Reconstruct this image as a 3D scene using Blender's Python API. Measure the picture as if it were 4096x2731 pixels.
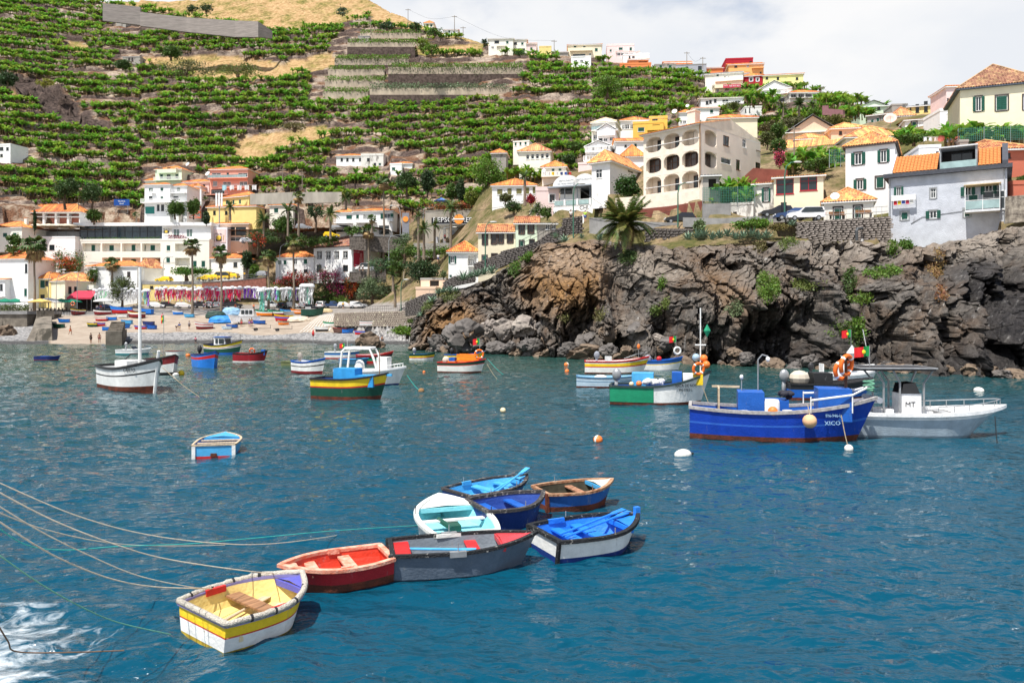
import bpy,math,random
import numpy as np
from mathutils import Vector,Matrix
for _o in list(bpy.data.objects):bpy.data.objects.remove(_o)
R=math.radians
rnd=random.Random(11)
sc=bpy.context.scene
COL=sc.collection
F,H,VH,UC=3000.0,5.0,1260.0,2048.0
cam=bpy.data.objects.new('camera',bpy.data.cameras.new('camera'))
COL.objects.link(cam);sc.camera=cam
cam.location=(0,0,H);cam.rotation_euler=(R(90),0,0)
cam.data.sensor_width=36;cam.data.lens=F/4096*36
cam.data.shift_y=-(1365.5-VH)/4096
cam.data.clip_start=.5;cam.data.clip_end=3000
SUN_EL,SUN_AZ=R(65),R(217)
wd=bpy.data.worlds.new('World');sc.world=wd;wd.use_nodes=True
def nd(nt,t,**k):
 n=nt.nodes.new(t)
 for a,b in k.items():
  if a.startswith('i_'):
   key=a[2:];n.inputs[int(key)if key.isdigit()else key.replace('_',' ')].default_value=b
  else:setattr(n,a,b)
 return n
def world():
 nt=wd.node_tree;nt.nodes.clear();L=nt.links.new
 out=nd(nt,'ShaderNodeOutputWorld')
 sky=nd(nt,'ShaderNodeTexSky',sky_type='NISHITA',sun_disc=False,sun_elevation=SUN_EL,sun_rotation=SUN_AZ,air_density=1.1,dust_density=.6,ozone_density=1.5)
 b1=nd(nt,'ShaderNodeBackground',i_Strength=.1);L(sky.outputs[0],b1.inputs[0])
 tc=nd(nt,'ShaderNodeTexCoord');sx=nd(nt,'ShaderNodeSeparateXYZ');L(tc.outputs['Generated'],sx.inputs[0])
 zc=nd(nt,'ShaderNodeMath',operation='MAXIMUM',i_1=.0);L(sx.outputs[2],zc.inputs[0])
 za=nd(nt,'ShaderNodeMath',operation='ADD',i_1=.22);L(zc.outputs[0],za.inputs[0])
 cb=nd(nt,'ShaderNodeCombineXYZ')
 for i in range(2):
  dv=nd(nt,'ShaderNodeMath',operation='DIVIDE');L(sx.outputs[i],dv.inputs[0]);L(za.outputs[0],dv.inputs[1]);L(dv.outputs[0],cb.inputs[i])
 n1=nd(nt,'ShaderNodeTexNoise',i_Scale=1.6,i_Detail=7.0,i_Roughness=.55);L(cb.outputs[0],n1.inputs[0])
 cov=nd(nt,'ShaderNodeMapRange',i_1=.12,i_2=.75,i_3=.42,i_4=-.12);L(zc.outputs[0],cov.inputs[0])
 ad=nd(nt,'ShaderNodeMath',operation='ADD');L(n1.outputs[0],ad.inputs[0]);L(cov.outputs[0],ad.inputs[1])
 mk=nd(nt,'ShaderNodeMapRange',i_1=.47,i_2=.72);mk.interpolation_type='SMOOTHSTEP';L(ad.outputs[0],mk.inputs[0])
 n2=nd(nt,'ShaderNodeTexNoise',i_Scale=2.2,i_Detail=6.0,i_Roughness=.5);L(cb.outputs[0],n2.inputs[0])
 rp=nd(nt,'ShaderNodeValToRGB');rp.color_ramp.elements[0].position=.36;rp.color_ramp.elements[0].color=(.83,.86,.91,1)
 rp.color_ramp.elements[1].position=.6;rp.color_ramp.elements[1].color=(.96,.96,.965,1);L(n2.outputs[0],rp.inputs[0])
 b2=nd(nt,'ShaderNodeBackground',i_Strength=.66);L(rp.outputs[0],b2.inputs[0])
 mx=nd(nt,'ShaderNodeMixShader');L(mk.outputs[0],mx.inputs[0]);L(b1.outputs[0],mx.inputs[1]);L(b2.outputs[0],mx.inputs[2])
 L(mx.outputs[0],out.inputs[0])
world()
sun=bpy.data.objects.new('sun',bpy.data.lights.new('sun','SUN'));COL.objects.link(sun)
sun.data.energy=5.0;sun.data.angle=R(.5);sun.data.color=(1,.955,.88)
SUNV=Vector((math.sin(SUN_AZ)*math.cos(SUN_EL),math.cos(SUN_AZ)*math.cos(SUN_EL),math.sin(SUN_EL)))
sun.rotation_euler=SUNV.to_track_quat('Z','Y').to_euler();sun.location=(-30,-30,80)
sc.view_settings.view_transform='Standard';sc.view_settings.look='None'
sc.view_settings.exposure=0.62;sc.view_settings.gamma=1;sc.view_settings.use_curve_mapping=False
def P(u,v,Y):return Vector(((u-UC)/F*Y,Y,H+(VH-v)/F*Y))
def W(u,v):
 Y=F*H/(v-VH);return Vector(((u-UC)/F*Y,Y,0))
MATS={}
def mat(name,c=(.8,.8,.8),rough=.65,var=.12,scale=2.0,bump=0.0,bscale=25.0,spec=.3,metal=0.0,c2=None,isl=0.0,thr=(.35,.65),coord='Object',stretch=None,transl=0.0,dirt=None):
 if name in MATS:return MATS[name]
 m=bpy.data.materials.new(name);m.use_nodes=True;nt=m.node_tree;L=nt.links.new
 b=nt.nodes['Principled BSDF'];b.inputs['Roughness'].default_value=rough;b.inputs['Metallic'].default_value=metal
 b.inputs['Specular IOR Level'].default_value=spec
 tc=nd(nt,'ShaderNodeTexCoord');src=tc.outputs[coord]
 if stretch:
  mp=nd(nt,'ShaderNodeMapping');mp.inputs['Scale'].default_value=stretch;L(src,mp.inputs[0]);src=mp.outputs[0]
 n=nd(nt,'ShaderNodeTexNoise',i_Scale=scale,i_Detail=6.0,i_Roughness=.6);L(src,n.inputs[0])
 r=nd(nt,'ShaderNodeValToRGB');e=r.color_ramp.elements;e[0].position,e[1].position=thr
 d=c2 or tuple(x*(1-var)for x in c);t=c if c2 else tuple(min(1,x*(1+var*.6))for x in c)
 e[0].color=(*d,1);e[1].color=(*t,1);L(n.outputs[0],r.inputs[0]);cur=r.outputs[0]
 if isl:
  g=nd(nt,'ShaderNodeNewGeometry');hs=nd(nt,'ShaderNodeHueSaturation')
  mr=nd(nt,'ShaderNodeMapRange',i_3=1-isl,i_4=1+isl);L(g.outputs['Random Per Island'],mr.inputs[0]);L(mr.outputs[0],hs.inputs['Value'])
  mh=nd(nt,'ShaderNodeMapRange',i_3=.5-isl*.07,i_4=.5+isl*.07);L(g.outputs['Random Per Island'],mh.inputs[0]);L(mh.outputs[0],hs.inputs['Hue'])
  L(cur,hs.inputs['Color']);cur=hs.outputs[0]
 if dirt:
  mp=nd(nt,'ShaderNodeMapping');mp.inputs['Scale'].default_value=(dirt[2],dirt[2],dirt[2]*.35);L(tc.outputs[coord],mp.inputs[0])
  n3=nd(nt,'ShaderNodeTexNoise',i_Scale=1.0,i_Detail=8.0,i_Roughness=.7);L(mp.outputs[0],n3.inputs[0])
  q=nd(nt,'ShaderNodeMapRange',i_1=dirt[1],i_2=dirt[1]+.08,i_3=0,i_4=.85);L(n3.outputs[0],q.inputs[0])
  mx=nd(nt,'ShaderNodeMix',data_type='RGBA');L(q.outputs[0],mx.inputs['Factor']);L(cur,mx.inputs['A']);mx.inputs['B'].default_value=(*dirt[0],1);cur=mx.outputs['Result']
 L(cur,b.inputs['Base Color'])
 if bump:
  nb=nd(nt,'ShaderNodeTexNoise',i_Scale=bscale,i_Detail=4.0);L(src,nb.inputs[0])
  bp=nd(nt,'ShaderNodeBump',i_Strength=min(1,bump),i_Distance=.05);L(nb.outputs[0],bp.inputs['Height']);L(bp.outputs[0],b.inputs['Normal'])
 if transl:
  tr=nd(nt,'ShaderNodeBsdfTranslucent');L(cur,tr.inputs[0]);ms=nd(nt,'ShaderNodeMixShader',i_0=transl)
  L(b.outputs[0],ms.inputs[1]);L(tr.outputs[0],ms.inputs[2]);L(ms.outputs[0],nt.nodes['Material Output'].inputs[0])
 MATS[name]=m;return m
def paint(name,c,rough=.35,wear=(.35,.3,.25),w=.68,sc_=5):return mat('paint_'+name,c,rough,.14,3,.25,18,.4,dirt=(wear,w,sc_))
def plaster(name,c,stain=(.32,.29,.25),t=.66):return mat('plaster_'+name,c,.85,.06,.8,.3,14,.15,dirt=(stain,t,.7))
def glassm(name='window_glass',c=(.02,.03,.035)):return mat(name,c,.08,.3,.7,0,1,.6)
class MB:
 """collects verts / faces with a material slot each, builds ONE mesh object"""
 def __init__(s):s.v=[];s.f=[];s.m=[];s.mats=[]
 def slot(s,m):
  if m not in s.mats:s.mats.append(m)
  return s.mats.index(m)
 def add(s,vs,fs,m):
  k=len(s.v);i=s.slot(m);s.v+=[tuple(p)for p in vs]
  s.f+=[tuple(a+k for a in f)for f in fs];s.m+=[i]*len(fs);return s
 def box(s,x0,x1,y0,y1,z0,z1,m,M=None):
  vs=[Vector(p)for p in((x0,y0,z0),(x1,y0,z0),(x1,y1,z0),(x0,y1,z0),(x0,y0,z1),(x1,y0,z1),(x1,y1,z1),(x0,y1,z1))]
  if M:vs=[M@p for p in vs]
  return s.add(vs,[(0,3,2,1),(4,5,6,7),(0,1,5,4),(1,2,6,5),(2,3,7,6),(3,0,4,7)],m)
 def quad(s,a,b,c,d,m):return s.add([a,b,c,d],[(0,1,2,3)],m)
 def tube(s,pts,r,m,n=6,cap=True):
  pts=[Vector(p)for p in pts];rs=r if hasattr(r,'__len__')else[r]*len(pts)
  vs=[];fs=[];prev=None
  for i,p in enumerate(pts):
   t=(pts[min(i+1,len(pts)-1)]-pts[max(i-1,0)]).normalized()
   a=Vector((0,0,1))if abs(t.z)<.9 else Vector((1,0,0))
   if prev is not None:a=prev
   x=(a-t*a.dot(t)).normalized();y=t.cross(x);prev=x
   for k in range(n):
    g=2*math.pi*k/n;vs.append(p+(x*math.cos(g)+y*math.sin(g))*rs[i])
  for i in range(len(pts)-1):
   for k in range(n):fs.append((i*n+k,i*n+(k+1)%n,(i+1)*n+(k+1)%n,(i+1)*n+k))
  if cap:fs.append(tuple(range(n-1,-1,-1)));fs.append(tuple(range((len(pts)-1)*n,len(pts)*n)))
  return s.add(vs,fs,m)
 def lathe(s,prof,m,n=12,M=None):
  vs=[];fs=[]
  for r,z in prof:
   for k in range(n):
    g=2*math.pi*k/n;p=Vector((r*math.cos(g),r*math.sin(g),z));vs.append(M@p if M else p)
  for i in range(len(prof)-1):
   for k in range(n):fs.append((i*n+k,i*n+(k+1)%n,(i+1)*n+(k+1)%n,(i+1)*n+k))
  return s.add(vs,fs,m)
 def ball(s,c,r,m,n=10,M=None):
  c=Vector(c);rr=Vector(r)if hasattr(r,'__len__')else Vector((r,r,r));k=n//2+1
  T=Matrix.Translation(c)@(M.to_4x4()if M else Matrix.Identity(4))@Matrix.Diagonal((*rr,1))
  return s.lathe([(max(1e-3,math.sin(math.pi*i/k)),-math.cos(math.pi*i/k))for i in range(k+1)],m,n,T)
 def prism(s,poly,z0,z1,m,M=None):
  n=len(poly);vs=[Vector((x,y,z0))for x,y in poly]+[Vector((x,y,z1))for x,y in poly]
  if M:vs=[M@p for p in vs]
  return s.add(vs,[tuple(range(n-1,-1,-1)),tuple(range(n,2*n))]+[(i,(i+1)%n,n+(i+1)%n,n+i)for i in range(n)],m)
 def mesh(s,name):
  me=bpy.data.meshes.new(name);me.from_pydata(s.v,[],s.f)
  for m in s.mats:me.materials.append(m)
  if len(s.mats)>1:me.polygons.foreach_set('material_index',s.m)
  return me
 def build(s,name,parent=None,loc=None,rot=None,smooth=False):
  me=s.mesh(name)
  if smooth:me.polygons.foreach_set('use_smooth',[True]*len(me.polygons))
  me.update();return link(name,me,parent,loc,rot)
def link(name,me,parent=None,loc=None,rot=None):
 o=bpy.data.objects.new(name,me);COL.objects.link(o)
 if parent is not None:o.parent=parent
 if loc is not None:o.location=loc
 if rot is not None:o.rotation_euler=rot
 return o
def thing(name,label,cat,loc=(0,0,0),rz=0,group=None):
 o=link(name,None,None,loc,(0,0,rz));return tag(o,label,cat,group)
def tag(o,label=None,cat=None,group=None,kind=None):
 for k,v in(('label',label),('category',cat),('group',group),('kind',kind)):
  if v:o[k]=v
 return o
def npmesh(name,V,Fq,mats,smooth=False,mi=None,attr=None):
 """fast mesh from numpy arrays (quads or triangles)"""
 V=np.asarray(V,np.float32);Fq=np.asarray(Fq,np.int32);me=bpy.data.meshes.new(name);n=Fq.shape[1]
 me.vertices.add(len(V));me.vertices.foreach_set('co',V.ravel())
 me.loops.add(Fq.size);me.loops.foreach_set('vertex_index',Fq.ravel())
 me.polygons.add(len(Fq));me.polygons.foreach_set('loop_start',np.arange(0,Fq.size,n,dtype=np.int32))
 for m in(mats if isinstance(mats,list)else[mats]):me.materials.append(m)
 if mi is not None:me.polygons.foreach_set('material_index',np.asarray(mi,np.int32))
 if smooth:me.polygons.foreach_set('use_smooth',np.ones(len(Fq),bool))
 if attr is not None:
  a=me.color_attributes.new('Col','FLOAT_COLOR','POINT');a.data.foreach_set('color',np.asarray(attr,np.float32).ravel())
 me.update(calc_edges=True);me.validate();return me
def gridfaces(nr,nc):
 i=np.arange(nr-1)[:,None]*nc+np.arange(nc-1)[None,:]
 return np.stack([i,i+1,i+nc+1,i+nc],-1).reshape(-1,4)
def copy_tree(o,parent=None):
 c=o.copy();COL.objects.link(c);c.parent=parent
 for ch in o.children:copy_tree(ch,c)
 return c
def hsh(ix,iy,iz,s):
 h=(ix.astype(np.int64)*374761393+iy.astype(np.int64)*668265263+iz.astype(np.int64)*2147483647+s*1274126177)&0xffffffff
 h=((h^(h>>13))*1274126177)&0xffffffff;h=((h^(h>>16))*2246822519)&0xffffffff
 return((h^(h>>15))&0xffffff)/float(0xffffff)
def vnoise(x,y,z=None,s=0):
 z=np.zeros_like(x)if z is None else z
 ix,iy,iz=np.floor(x),np.floor(y),np.floor(z);fx,fy,fz=x-ix,y-iy,z-iz
 fx,fy,fz=(q*q*(3-2*q)for q in(fx,fy,fz));r=0
 for a in(0,1):
  for b in(0,1):
   for c in(0,1):
    r=r+hsh(ix+a,iy+b,iz+c,s)*(fx if a else 1-fx)*(fy if b else 1-fy)*(fz if c else 1-fz)
 return r*2-1
def fbm(x,y,z=None,o=4,s=0):
 z=np.zeros_like(x)if z is None else z;r=0;a=1
 for k in range(o):r=r+a*vnoise(x,y,z,s+k*17);x,y,z,a=x*2.03,y*2.03,z*2.03,a*.5
 return r
def facets(x,y,z,s):
 """blocky rock: nearest cell's own offset and tilt; also the distance to the neighbouring cell"""
 ix,iy,iz=np.floor(x),np.floor(y),np.floor(z);d1=np.full(x.shape,9.);d2=d1.copy();val=np.zeros(x.shape)
 for a in(-1,0,1):
  for b in(-1,0,1):
   for c in(-1,0,1):
    jx,jy,jz=ix+a,iy+b,iz+c
    px,py,pz=x-jx-hsh(jx,jy,jz,s),y-jy-hsh(jx,jy,jz,s+1),z-jz-hsh(jx,jy,jz,s+2)
    d=px*px+py*py+pz*pz
    t=(hsh(jx,jy,jz,s+3)*2-1)+1.3*((hsh(jx,jy,jz,s+4)*2-1)*px+(hsh(jx,jy,jz,s+5)*2-1)*py+(hsh(jx,jy,jz,s+6)*2-1)*pz)
    n=d<d1;d2=np.where(n,d1,np.minimum(d2,d));val=np.where(n,t,val);d1=np.where(n,d,d1)
 return val,np.sqrt(d2)-np.sqrt(d1)
 # ================================================================ THE SETTING
def interp(u,pts):return np.interp(u,[p[0]for p in pts],[p[1]for p in pts])
def water_mat():
 m=bpy.data.materials.new('sea_water');m.use_nodes=True;nt=m.node_tree;L=nt.links.new
 b=nt.nodes['Principled BSDF'];b.inputs['Roughness'].default_value=.04;b.inputs['IOR'].default_value=1.34
 g=nd(nt,'ShaderNodeNewGeometry');pos=g.outputs['Position']
 sp=nd(nt,'ShaderNodeSeparateXYZ');L(pos,sp.inputs[0])
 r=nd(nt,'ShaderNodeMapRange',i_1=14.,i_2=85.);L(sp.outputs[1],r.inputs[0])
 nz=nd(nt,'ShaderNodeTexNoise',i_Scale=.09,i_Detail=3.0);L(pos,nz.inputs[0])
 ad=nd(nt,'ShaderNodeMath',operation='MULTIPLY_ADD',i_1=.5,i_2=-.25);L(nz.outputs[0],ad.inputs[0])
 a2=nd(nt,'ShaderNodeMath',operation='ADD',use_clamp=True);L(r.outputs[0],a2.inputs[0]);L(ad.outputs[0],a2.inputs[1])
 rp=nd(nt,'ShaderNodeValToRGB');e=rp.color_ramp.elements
 e[0].color=(.001,.050,.088,1);e[1].color=(.018,.056,.047,1);e[0].position=.1;e[1].position=.85;L(a2.outputs[0],rp.inputs[0])  # far end's green paints the hill's reflection into the water colour
 vm=nd(nt,'ShaderNodeVectorMath',operation='DISTANCE');L(pos,vm.inputs[0]);vm.inputs[1].default_value=(-9.6,10.2,0)
 fr=nd(nt,'ShaderNodeMapRange',i_1=1.6,i_2=4.4,i_3=.34,i_4=-.12);L(vm.outputs['Value'],fr.inputs[0])
 fn=nd(nt,'ShaderNodeTexNoise',i_Scale=1.5,i_Detail=9.0,i_Roughness=.66,i_Distortion=1.2);L(pos,fn.inputs[0])
 fa=nd(nt,'ShaderNodeMath',operation='ADD');L(fn.outputs[0],fa.inputs[0]);L(fr.outputs[0],fa.inputs[1])
 fm=nd(nt,'ShaderNodeMapRange',i_1=.6,i_2=.9,i_3=0,i_4=.85);L(fa.outputs[0],fm.inputs[0])
 fl=nd(nt,'ShaderNodeTexNoise',i_Scale=9.0,i_Detail=4.0,i_Roughness=.7);L(pos,fl.inputs[0])
 fl2=nd(nt,'ShaderNodeTexNoise',i_Scale=.8,i_Detail=2.0);L(pos,fl2.inputs[0])
 mm=nd(nt,'ShaderNodeMath',operation='MULTIPLY');L(fl.outputs[0],mm.inputs[0]);L(fl2.outputs[0],mm.inputs[1])
 fk=nd(nt,'ShaderNodeMapRange',i_1=.455,i_2=.49,i_3=0,i_4=.7);L(mm.outputs[0],fk.inputs[0])
 fx=nd(nt,'ShaderNodeMath',operation='MAXIMUM');L(fm.outputs[0],fx.inputs[0]);L(fk.outputs[0],fx.inputs[1])
 mx=nd(nt,'ShaderNodeMix',data_type='RGBA');L(fx.outputs[0],mx.inputs['Factor']);L(rp.outputs[0],mx.inputs['A']);mx.inputs['B'].default_value=(.8,.84,.86,1)
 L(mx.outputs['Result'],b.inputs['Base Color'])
 rr=nd(nt,'ShaderNodeMapRange',i_3=.04,i_4=.6);L(fx.outputs[0],rr.inputs[0]);L(rr.outputs[0],b.inputs['Roughness'])
 mp=nd(nt,'ShaderNodeMapping');mp.inputs['Scale'].default_value=(1,1.5,1);L(pos,mp.inputs[0])
 w1=nd(nt,'ShaderNodeTexNoise',i_Scale=4.5,i_Detail=4.0,i_Roughness=.5);L(mp.outputs[0],w1.inputs[0])
 w2=nd(nt,'ShaderNodeTexNoise',i_Scale=1.3,i_Detail=2.0,i_Roughness=.5);L(mp.outputs[0],w2.inputs[0])
 b1=nd(nt,'ShaderNodeBump',i_Strength=.9,i_Distance=.07);L(w1.outputs[0],b1.inputs['Height'])
 b2=nd(nt,'ShaderNodeBump',i_Strength=.9,i_Distance=.3);L(w2.outputs[0],b2.inputs['Height']);L(b1.outputs[0],b2.inputs['Normal']);ws=nd(nt,'ShaderNodeMapRange',i_1=.35,i_2=.65,i_3=.5,i_4=1.);L(nz.outputs[0],ws.inputs[0]);L(ws.outputs[0],b2.inputs['Strength']);L(b2.outputs[0],b.inputs['Normal'])
 return m
def sea():
 us=np.arange(-1500,5600,13.);Ys=5*np.power(1.0065,np.arange(0,520));Ys=Ys[Ys<142]
 U,Y=np.meshgrid(us,Ys);X=(U-UC)/F*Y
 Z=.075*vnoise(X*.35+9,Y*.55,s=3)+.05*vnoise(X*.8+Y*.2,Y*1.3,s=5)+.042*vnoise(X*1.9-Y*.4,Y*2.8+X*.3,s=8)*np.clip(70/Y,0,1)+.013*vnoise(X*4.5,Y*6+X,s=9)*np.clip(25/Y,0,1)
 V=np.stack([X,Y,Z],-1).reshape(-1,3)
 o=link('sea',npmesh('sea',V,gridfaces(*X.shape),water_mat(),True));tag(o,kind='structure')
sea()
DB=[(-700,182),(-200,192),(0,199),(300,206),(560,208),(1300,203),(1700,199),(2000,190),(2600,174),(3000,166),(3700,152),(4600,140)]
SL=[(-700,.92),(1500,.9),(2100,.78),(2800,.6),(3400,.55),(4600,.5)]
VT=[(-700,-420),(600,-260),(1250,-70),(1480,2),(1560,48),(1700,108),(1900,162),(2150,212),(2350,232),(2560,268),(2850,318),(3200,352),(3450,425),(3560,452),(3800,492),(4600,560)]
DZ=3.6
def hillD(u,z):s=interp(u,SL);return interp(u,DB)+(z-36)/s
def hillz(u,v):
 s,k=interp(u,SL),(VH-v)/F;return(H+k*(interp(u,DB)-36/s))/(1-k/s)
def hillP(u,v):z=float(hillz(u,v));return P(u,v,float(hillD(u,z)))
SEC=[(-9999,0.),(556,1.7),(1225,.4),(1560,2.6),(2120,1.2),(2760,3.4)]
def secoff(u):
 r=np.zeros_like(u)
 for a,b in SEC:r=np.where(u>=a,b,r)
 return r
def inpoly(u,v,poly):
 r=np.zeros(u.shape,bool);n=len(poly)
 for i in range(n):
  (x0,y0),(x1,y1)=poly[i],poly[(i+1)%n]
  c=((y0>v)!=(y1>v))&(u<(x1-x0)*(v-y0)/((y1-y0)or 1e-9)+x0);r^=c
 return r
DRY=[[(400,-600),(405,12),(560,32),(1060,112),(1300,108),(1480,62),(1500,100),(1700,118),(1900,170),(2120,220),(2300,200),(2300,-600)],[(930,300),(1180,240),(1330,205),(1345,265),(1160,300),(1000,318)],[(560,228),(900,222),(1120,250),(1000,322),(780,312),(600,262)],[(970,545),(1300,500),(1345,540),(1130,580),(1080,640),(950,650),(930,605)],[(280,165),(345,170),(350,215),(250,195)],[(1620,190),(1950,175),(1920,205),(1640,222)]]
ROCK=[[(0,300),(130,300),(250,360),(330,445),(470,510),(480,540),(330,520),(190,470),(130,400),(0,372)]]
FIELD=[[(1330,285),(1450,285),(1450,300),(1330,300)]]
def hill():
 us=np.arange(-700,4600,11.);n=len(us);so=secoff(us)
 zt=hillz(us,interp(us,VT));rows=[];prof=[(0,0,0),(.06,.3,0),(.1,.55,0),(.16,.575,1),(.4,.68,1),(.7,.84,1),(.97,.99,1)]
 for k in range(2,34):
  wv=vnoise(us*.009+k*3.7,us*0,s=31)*.55+vnoise(us*.05+k*5.1,us*0,s=32)*.2
  hw=.85+.35*vnoise(us*.013+k*7.3,us*0+k,s=40)
  for a,b,tr in prof:
   z=16+DZ*k+so+wv+DZ*(b if b>.6 else b*hw);D=hillD(us,16+DZ*k+so+DZ*a)
   v=VH-(z-H)/D*F;sm=np.zeros(n)
   for p in DRY+ROCK:sm=np.maximum(sm,inpoly(us,v,p))
   z=np.where(sm>0,16+DZ*k+so+DZ*a*1.0+wv,z)
   zb=interp(us,[(-700,33),(1500,33),(2000,26),(4600,22)]);z=np.where(z<zb,zb-6,z)
   over=z>zt
   z=np.where(over,zt+(z-zt)*-.03,z)
   D=np.where(over&(D<hillD(us,zt)+60),D,D)
   rows.append(np.stack([(us-UC)/F*D,D,z,sm*1.0,np.full(n,tr)*1.0],-1))
 A=np.stack(rows);X,Y,Z=A[...,0],A[...,1],A[...,2]
 rk=np.zeros(X.shape);vv=VH-(Z-H)/Y*F;uu=UC+X/Y*F
 for p in ROCK:rk=np.maximum(rk,inpoly(uu,vv,p))
 fz,_=facets(X*.3,Y*.3,Z*.3,60)
 Z=Z+.22*fbm(X*.25,Y*.25,o=3,s=50)+rk*(fz*1.3+fbm(X*.5,Y*.5,Z*.5,s=61)*.6);Y=Y+.35*fbm(X*.4,Z*.4,o=3,s=52)-rk*2.2*np.abs(fz)
 cov=np.clip(A[...,3]-rk,0,1)
 C=np.stack([cov,A[...,4],rk,np.ones_like(X)],-1)
 m=bpy.data.materials.new('hillside');m.use_nodes=True;nt=m.node_tree;L=nt.links.new;b=nt.nodes['Principled BSDF'];b.inputs['Roughness'].default_value=.95;b.inputs['Specular IOR Level'].default_value=.1
 g=nd(nt,'ShaderNodeNewGeometry');at=nd(nt,'ShaderNodeVertexColor',layer_name='Col');sp=nd(nt,'ShaderNodeSeparateColor');L(at.outputs[0],sp.inputs[0])
 def ramp(scale,c0,c1,p0=.35,p1=.65,det=6.0,st=None):
  src=g.outputs['Position']
  if st:mp=nd(nt,'ShaderNodeMapping');mp.inputs['Scale'].default_value=st;L(src,mp.inputs[0]);src=mp.outputs[0]
  q=nd(nt,'ShaderNodeTexNoise',i_Scale=scale,i_Detail=det,i_Roughness=.65);L(src,q.inputs[0]);r=nd(nt,'ShaderNodeValToRGB')
  r.color_ramp.elements[0].position,r.color_ramp.elements[1].position=p0,p1;r.color_ramp.elements[0].color=(*c0,1);r.color_ramp.elements[1].color=(*c1,1);L(q.outputs[0],r.inputs[0]);return r.outputs[0]
 def mix(f,a,c):x=nd(nt,'ShaderNodeMix',data_type='RGBA');L(f,x.inputs['Factor']);L(a,x.inputs['A']);L(c,x.inputs['B']);return x.outputs['Result']
 soil=mix(ramp(.25,(0,0,0),(1,1,1),.45,.6),ramp(2.5,(.06,.03,.018),(.19,.10,.06)),ramp(1.2,(.21,.16,.11),(.40,.33,.26)))
 wall=mix(ramp(.11,(0,0,0),(1,1,1),.5,.62),ramp(1.6,(.03,.022,.02),(.14,.10,.085),.3,.7,8.0,(1,1,1.8)),ramp(1.3,(.22,.165,.135),(.45,.37,.30),.3,.7,8.0))
 dry=mix(ramp(.13,(0,0,0),(1,1,1),.45,.62),ramp(.9,(.27,.16,.07),(.46,.32,.17),.35,.65,9.0),ramp(.9,(.08,.095,.02),(.30,.22,.08),.4,.62,9.0))
 rock=ramp(1.0,(.02,.015,.014),(.13,.095,.08),.35,.7,9.0)
 c=mix(sp.outputs[1],wall,soil);c=mix(sp.outputs[0],c,dry);c=mix(sp.outputs[2],c,rock);L(c,b.inputs['Base Color'])
 bn=nd(nt,'ShaderNodeTexNoise',i_Scale=2.2,i_Detail=6.0);L(g.outputs['Position'],bn.inputs[0]);bp=nd(nt,'ShaderNodeBump',i_Strength=.8,i_Distance=.5);L(bn.outputs[0],bp.inputs['Height']);L(bp.outputs[0],b.inputs['Normal'])
 o=link('terraced_hill',npmesh('terraced_hill',np.stack([X,Y,Z],-1).reshape(-1,3),gridfaces(*X.shape),m,False,None,C.reshape(-1,4)))
 tag(o,kind='structure')
hill()
GC=[(u,1384,124)for u in(-700,-300,100,500,900,1300,1600)]+[(u,1375,129)for u in(-700,-300,100,500,900,1300,1620)]
GC+=[(u,1328,151)for u in(-700,-200,200,600,1000,1300)]+[(u,1290,161)for u in(200,600,1000,1300)]+[(u,1252,173)for u in(200,600,1000,1280)]
GC+=[(u,1236,177)for u in(-700,-200,100,500,900,1300,1500)]+[(u,1232,183)for u in(-700,-100,200,500,800,1000,1200)]
GC+=[(1640,1322,118),(1500,1318,133),(1345,1304,156),(1640,1241,142),(1560,1241,150),(1450,1241,160),(1380,1242,166),(1700,1200,122),(1450,1230,183),(1600,1228,175),(1700,1215,150)]
GC+=[(-300,1130,193),(100,1130,192),(1100,1190,185),(1350,1190,186),(1560,1120,180),(1750,1060,150),(1050,1010,195),(1250,985,196),(1500,960,190),(1800,985,165)]
GC+=[(-300,900,193),(50,905,196),(300,890,197),(1400,880,192),(1650,800,184),(1950,790,164),(2100,800,156),(2350,740,160)]
GC+=[(1840,1110,118),(1960,1030,112),(2120,985,114),(2220,955,110),(2330,935,108),(2330,892,132),(2480,890,112),(1700,930,172),(2050,870,140)]
GC+=[(2600,890,98),(2800,885,95),(3000,880,92),(3200,878,90),(3400,878,88),(3600,880,86),(3900,880,84),(4200,880,82),(4700,880,78)]
GC+=[(2500,760,140),(2700,760,124),(2950,760,114),(3150,700,112),(3350,690,104),(3600,700,100),(3900,620,98),(4200,600,94),(4600,600,90)]
GC+=[(2750,600,150),(3050,590,135),(3300,575,122),(3600,535,112),(3900,540,101),(4200,535,98),(4600,530,96),(3500,470,150),(3800,450,135),(4200,440,130),(3300,470,165),(2400,650,182),(4600,450,125),(3700,430,190),(4300,470,190)]
_gp=_gw=None
def _rbf():
 p=np.array([tuple(P(*g))for g in GC]+GCX);d=np.linalg.norm(p[:,None,:2]-p[None,:,:2],axis=-1)
 n=len(p);A=np.zeros((n+1,n+1));A[:n,:n]=-d+np.eye(n)*-.6*0;A[:n,n]=1;A[n,:n]=1
 A[:n,:n]+=np.eye(n)*-1.6*0+np.eye(n)*3.0
 return p,np.linalg.solve(A,np.append(p[:,2],0))
def groundz(X,Y):
 global _gp,_gw
 if _gp is None:_gp,_gw=_rbf()
 X=np.asarray(X,float);Y=np.asarray(Y,float);r=np.full(X.shape,_gw[-1])
 for(x,y,_),w in zip(_gp,_gw):r=r-w*np.hypot(X-x,Y-y)
 return r
def gz(X,Y):return float(groundz(np.array([X]),np.array([Y]))[0])
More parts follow.
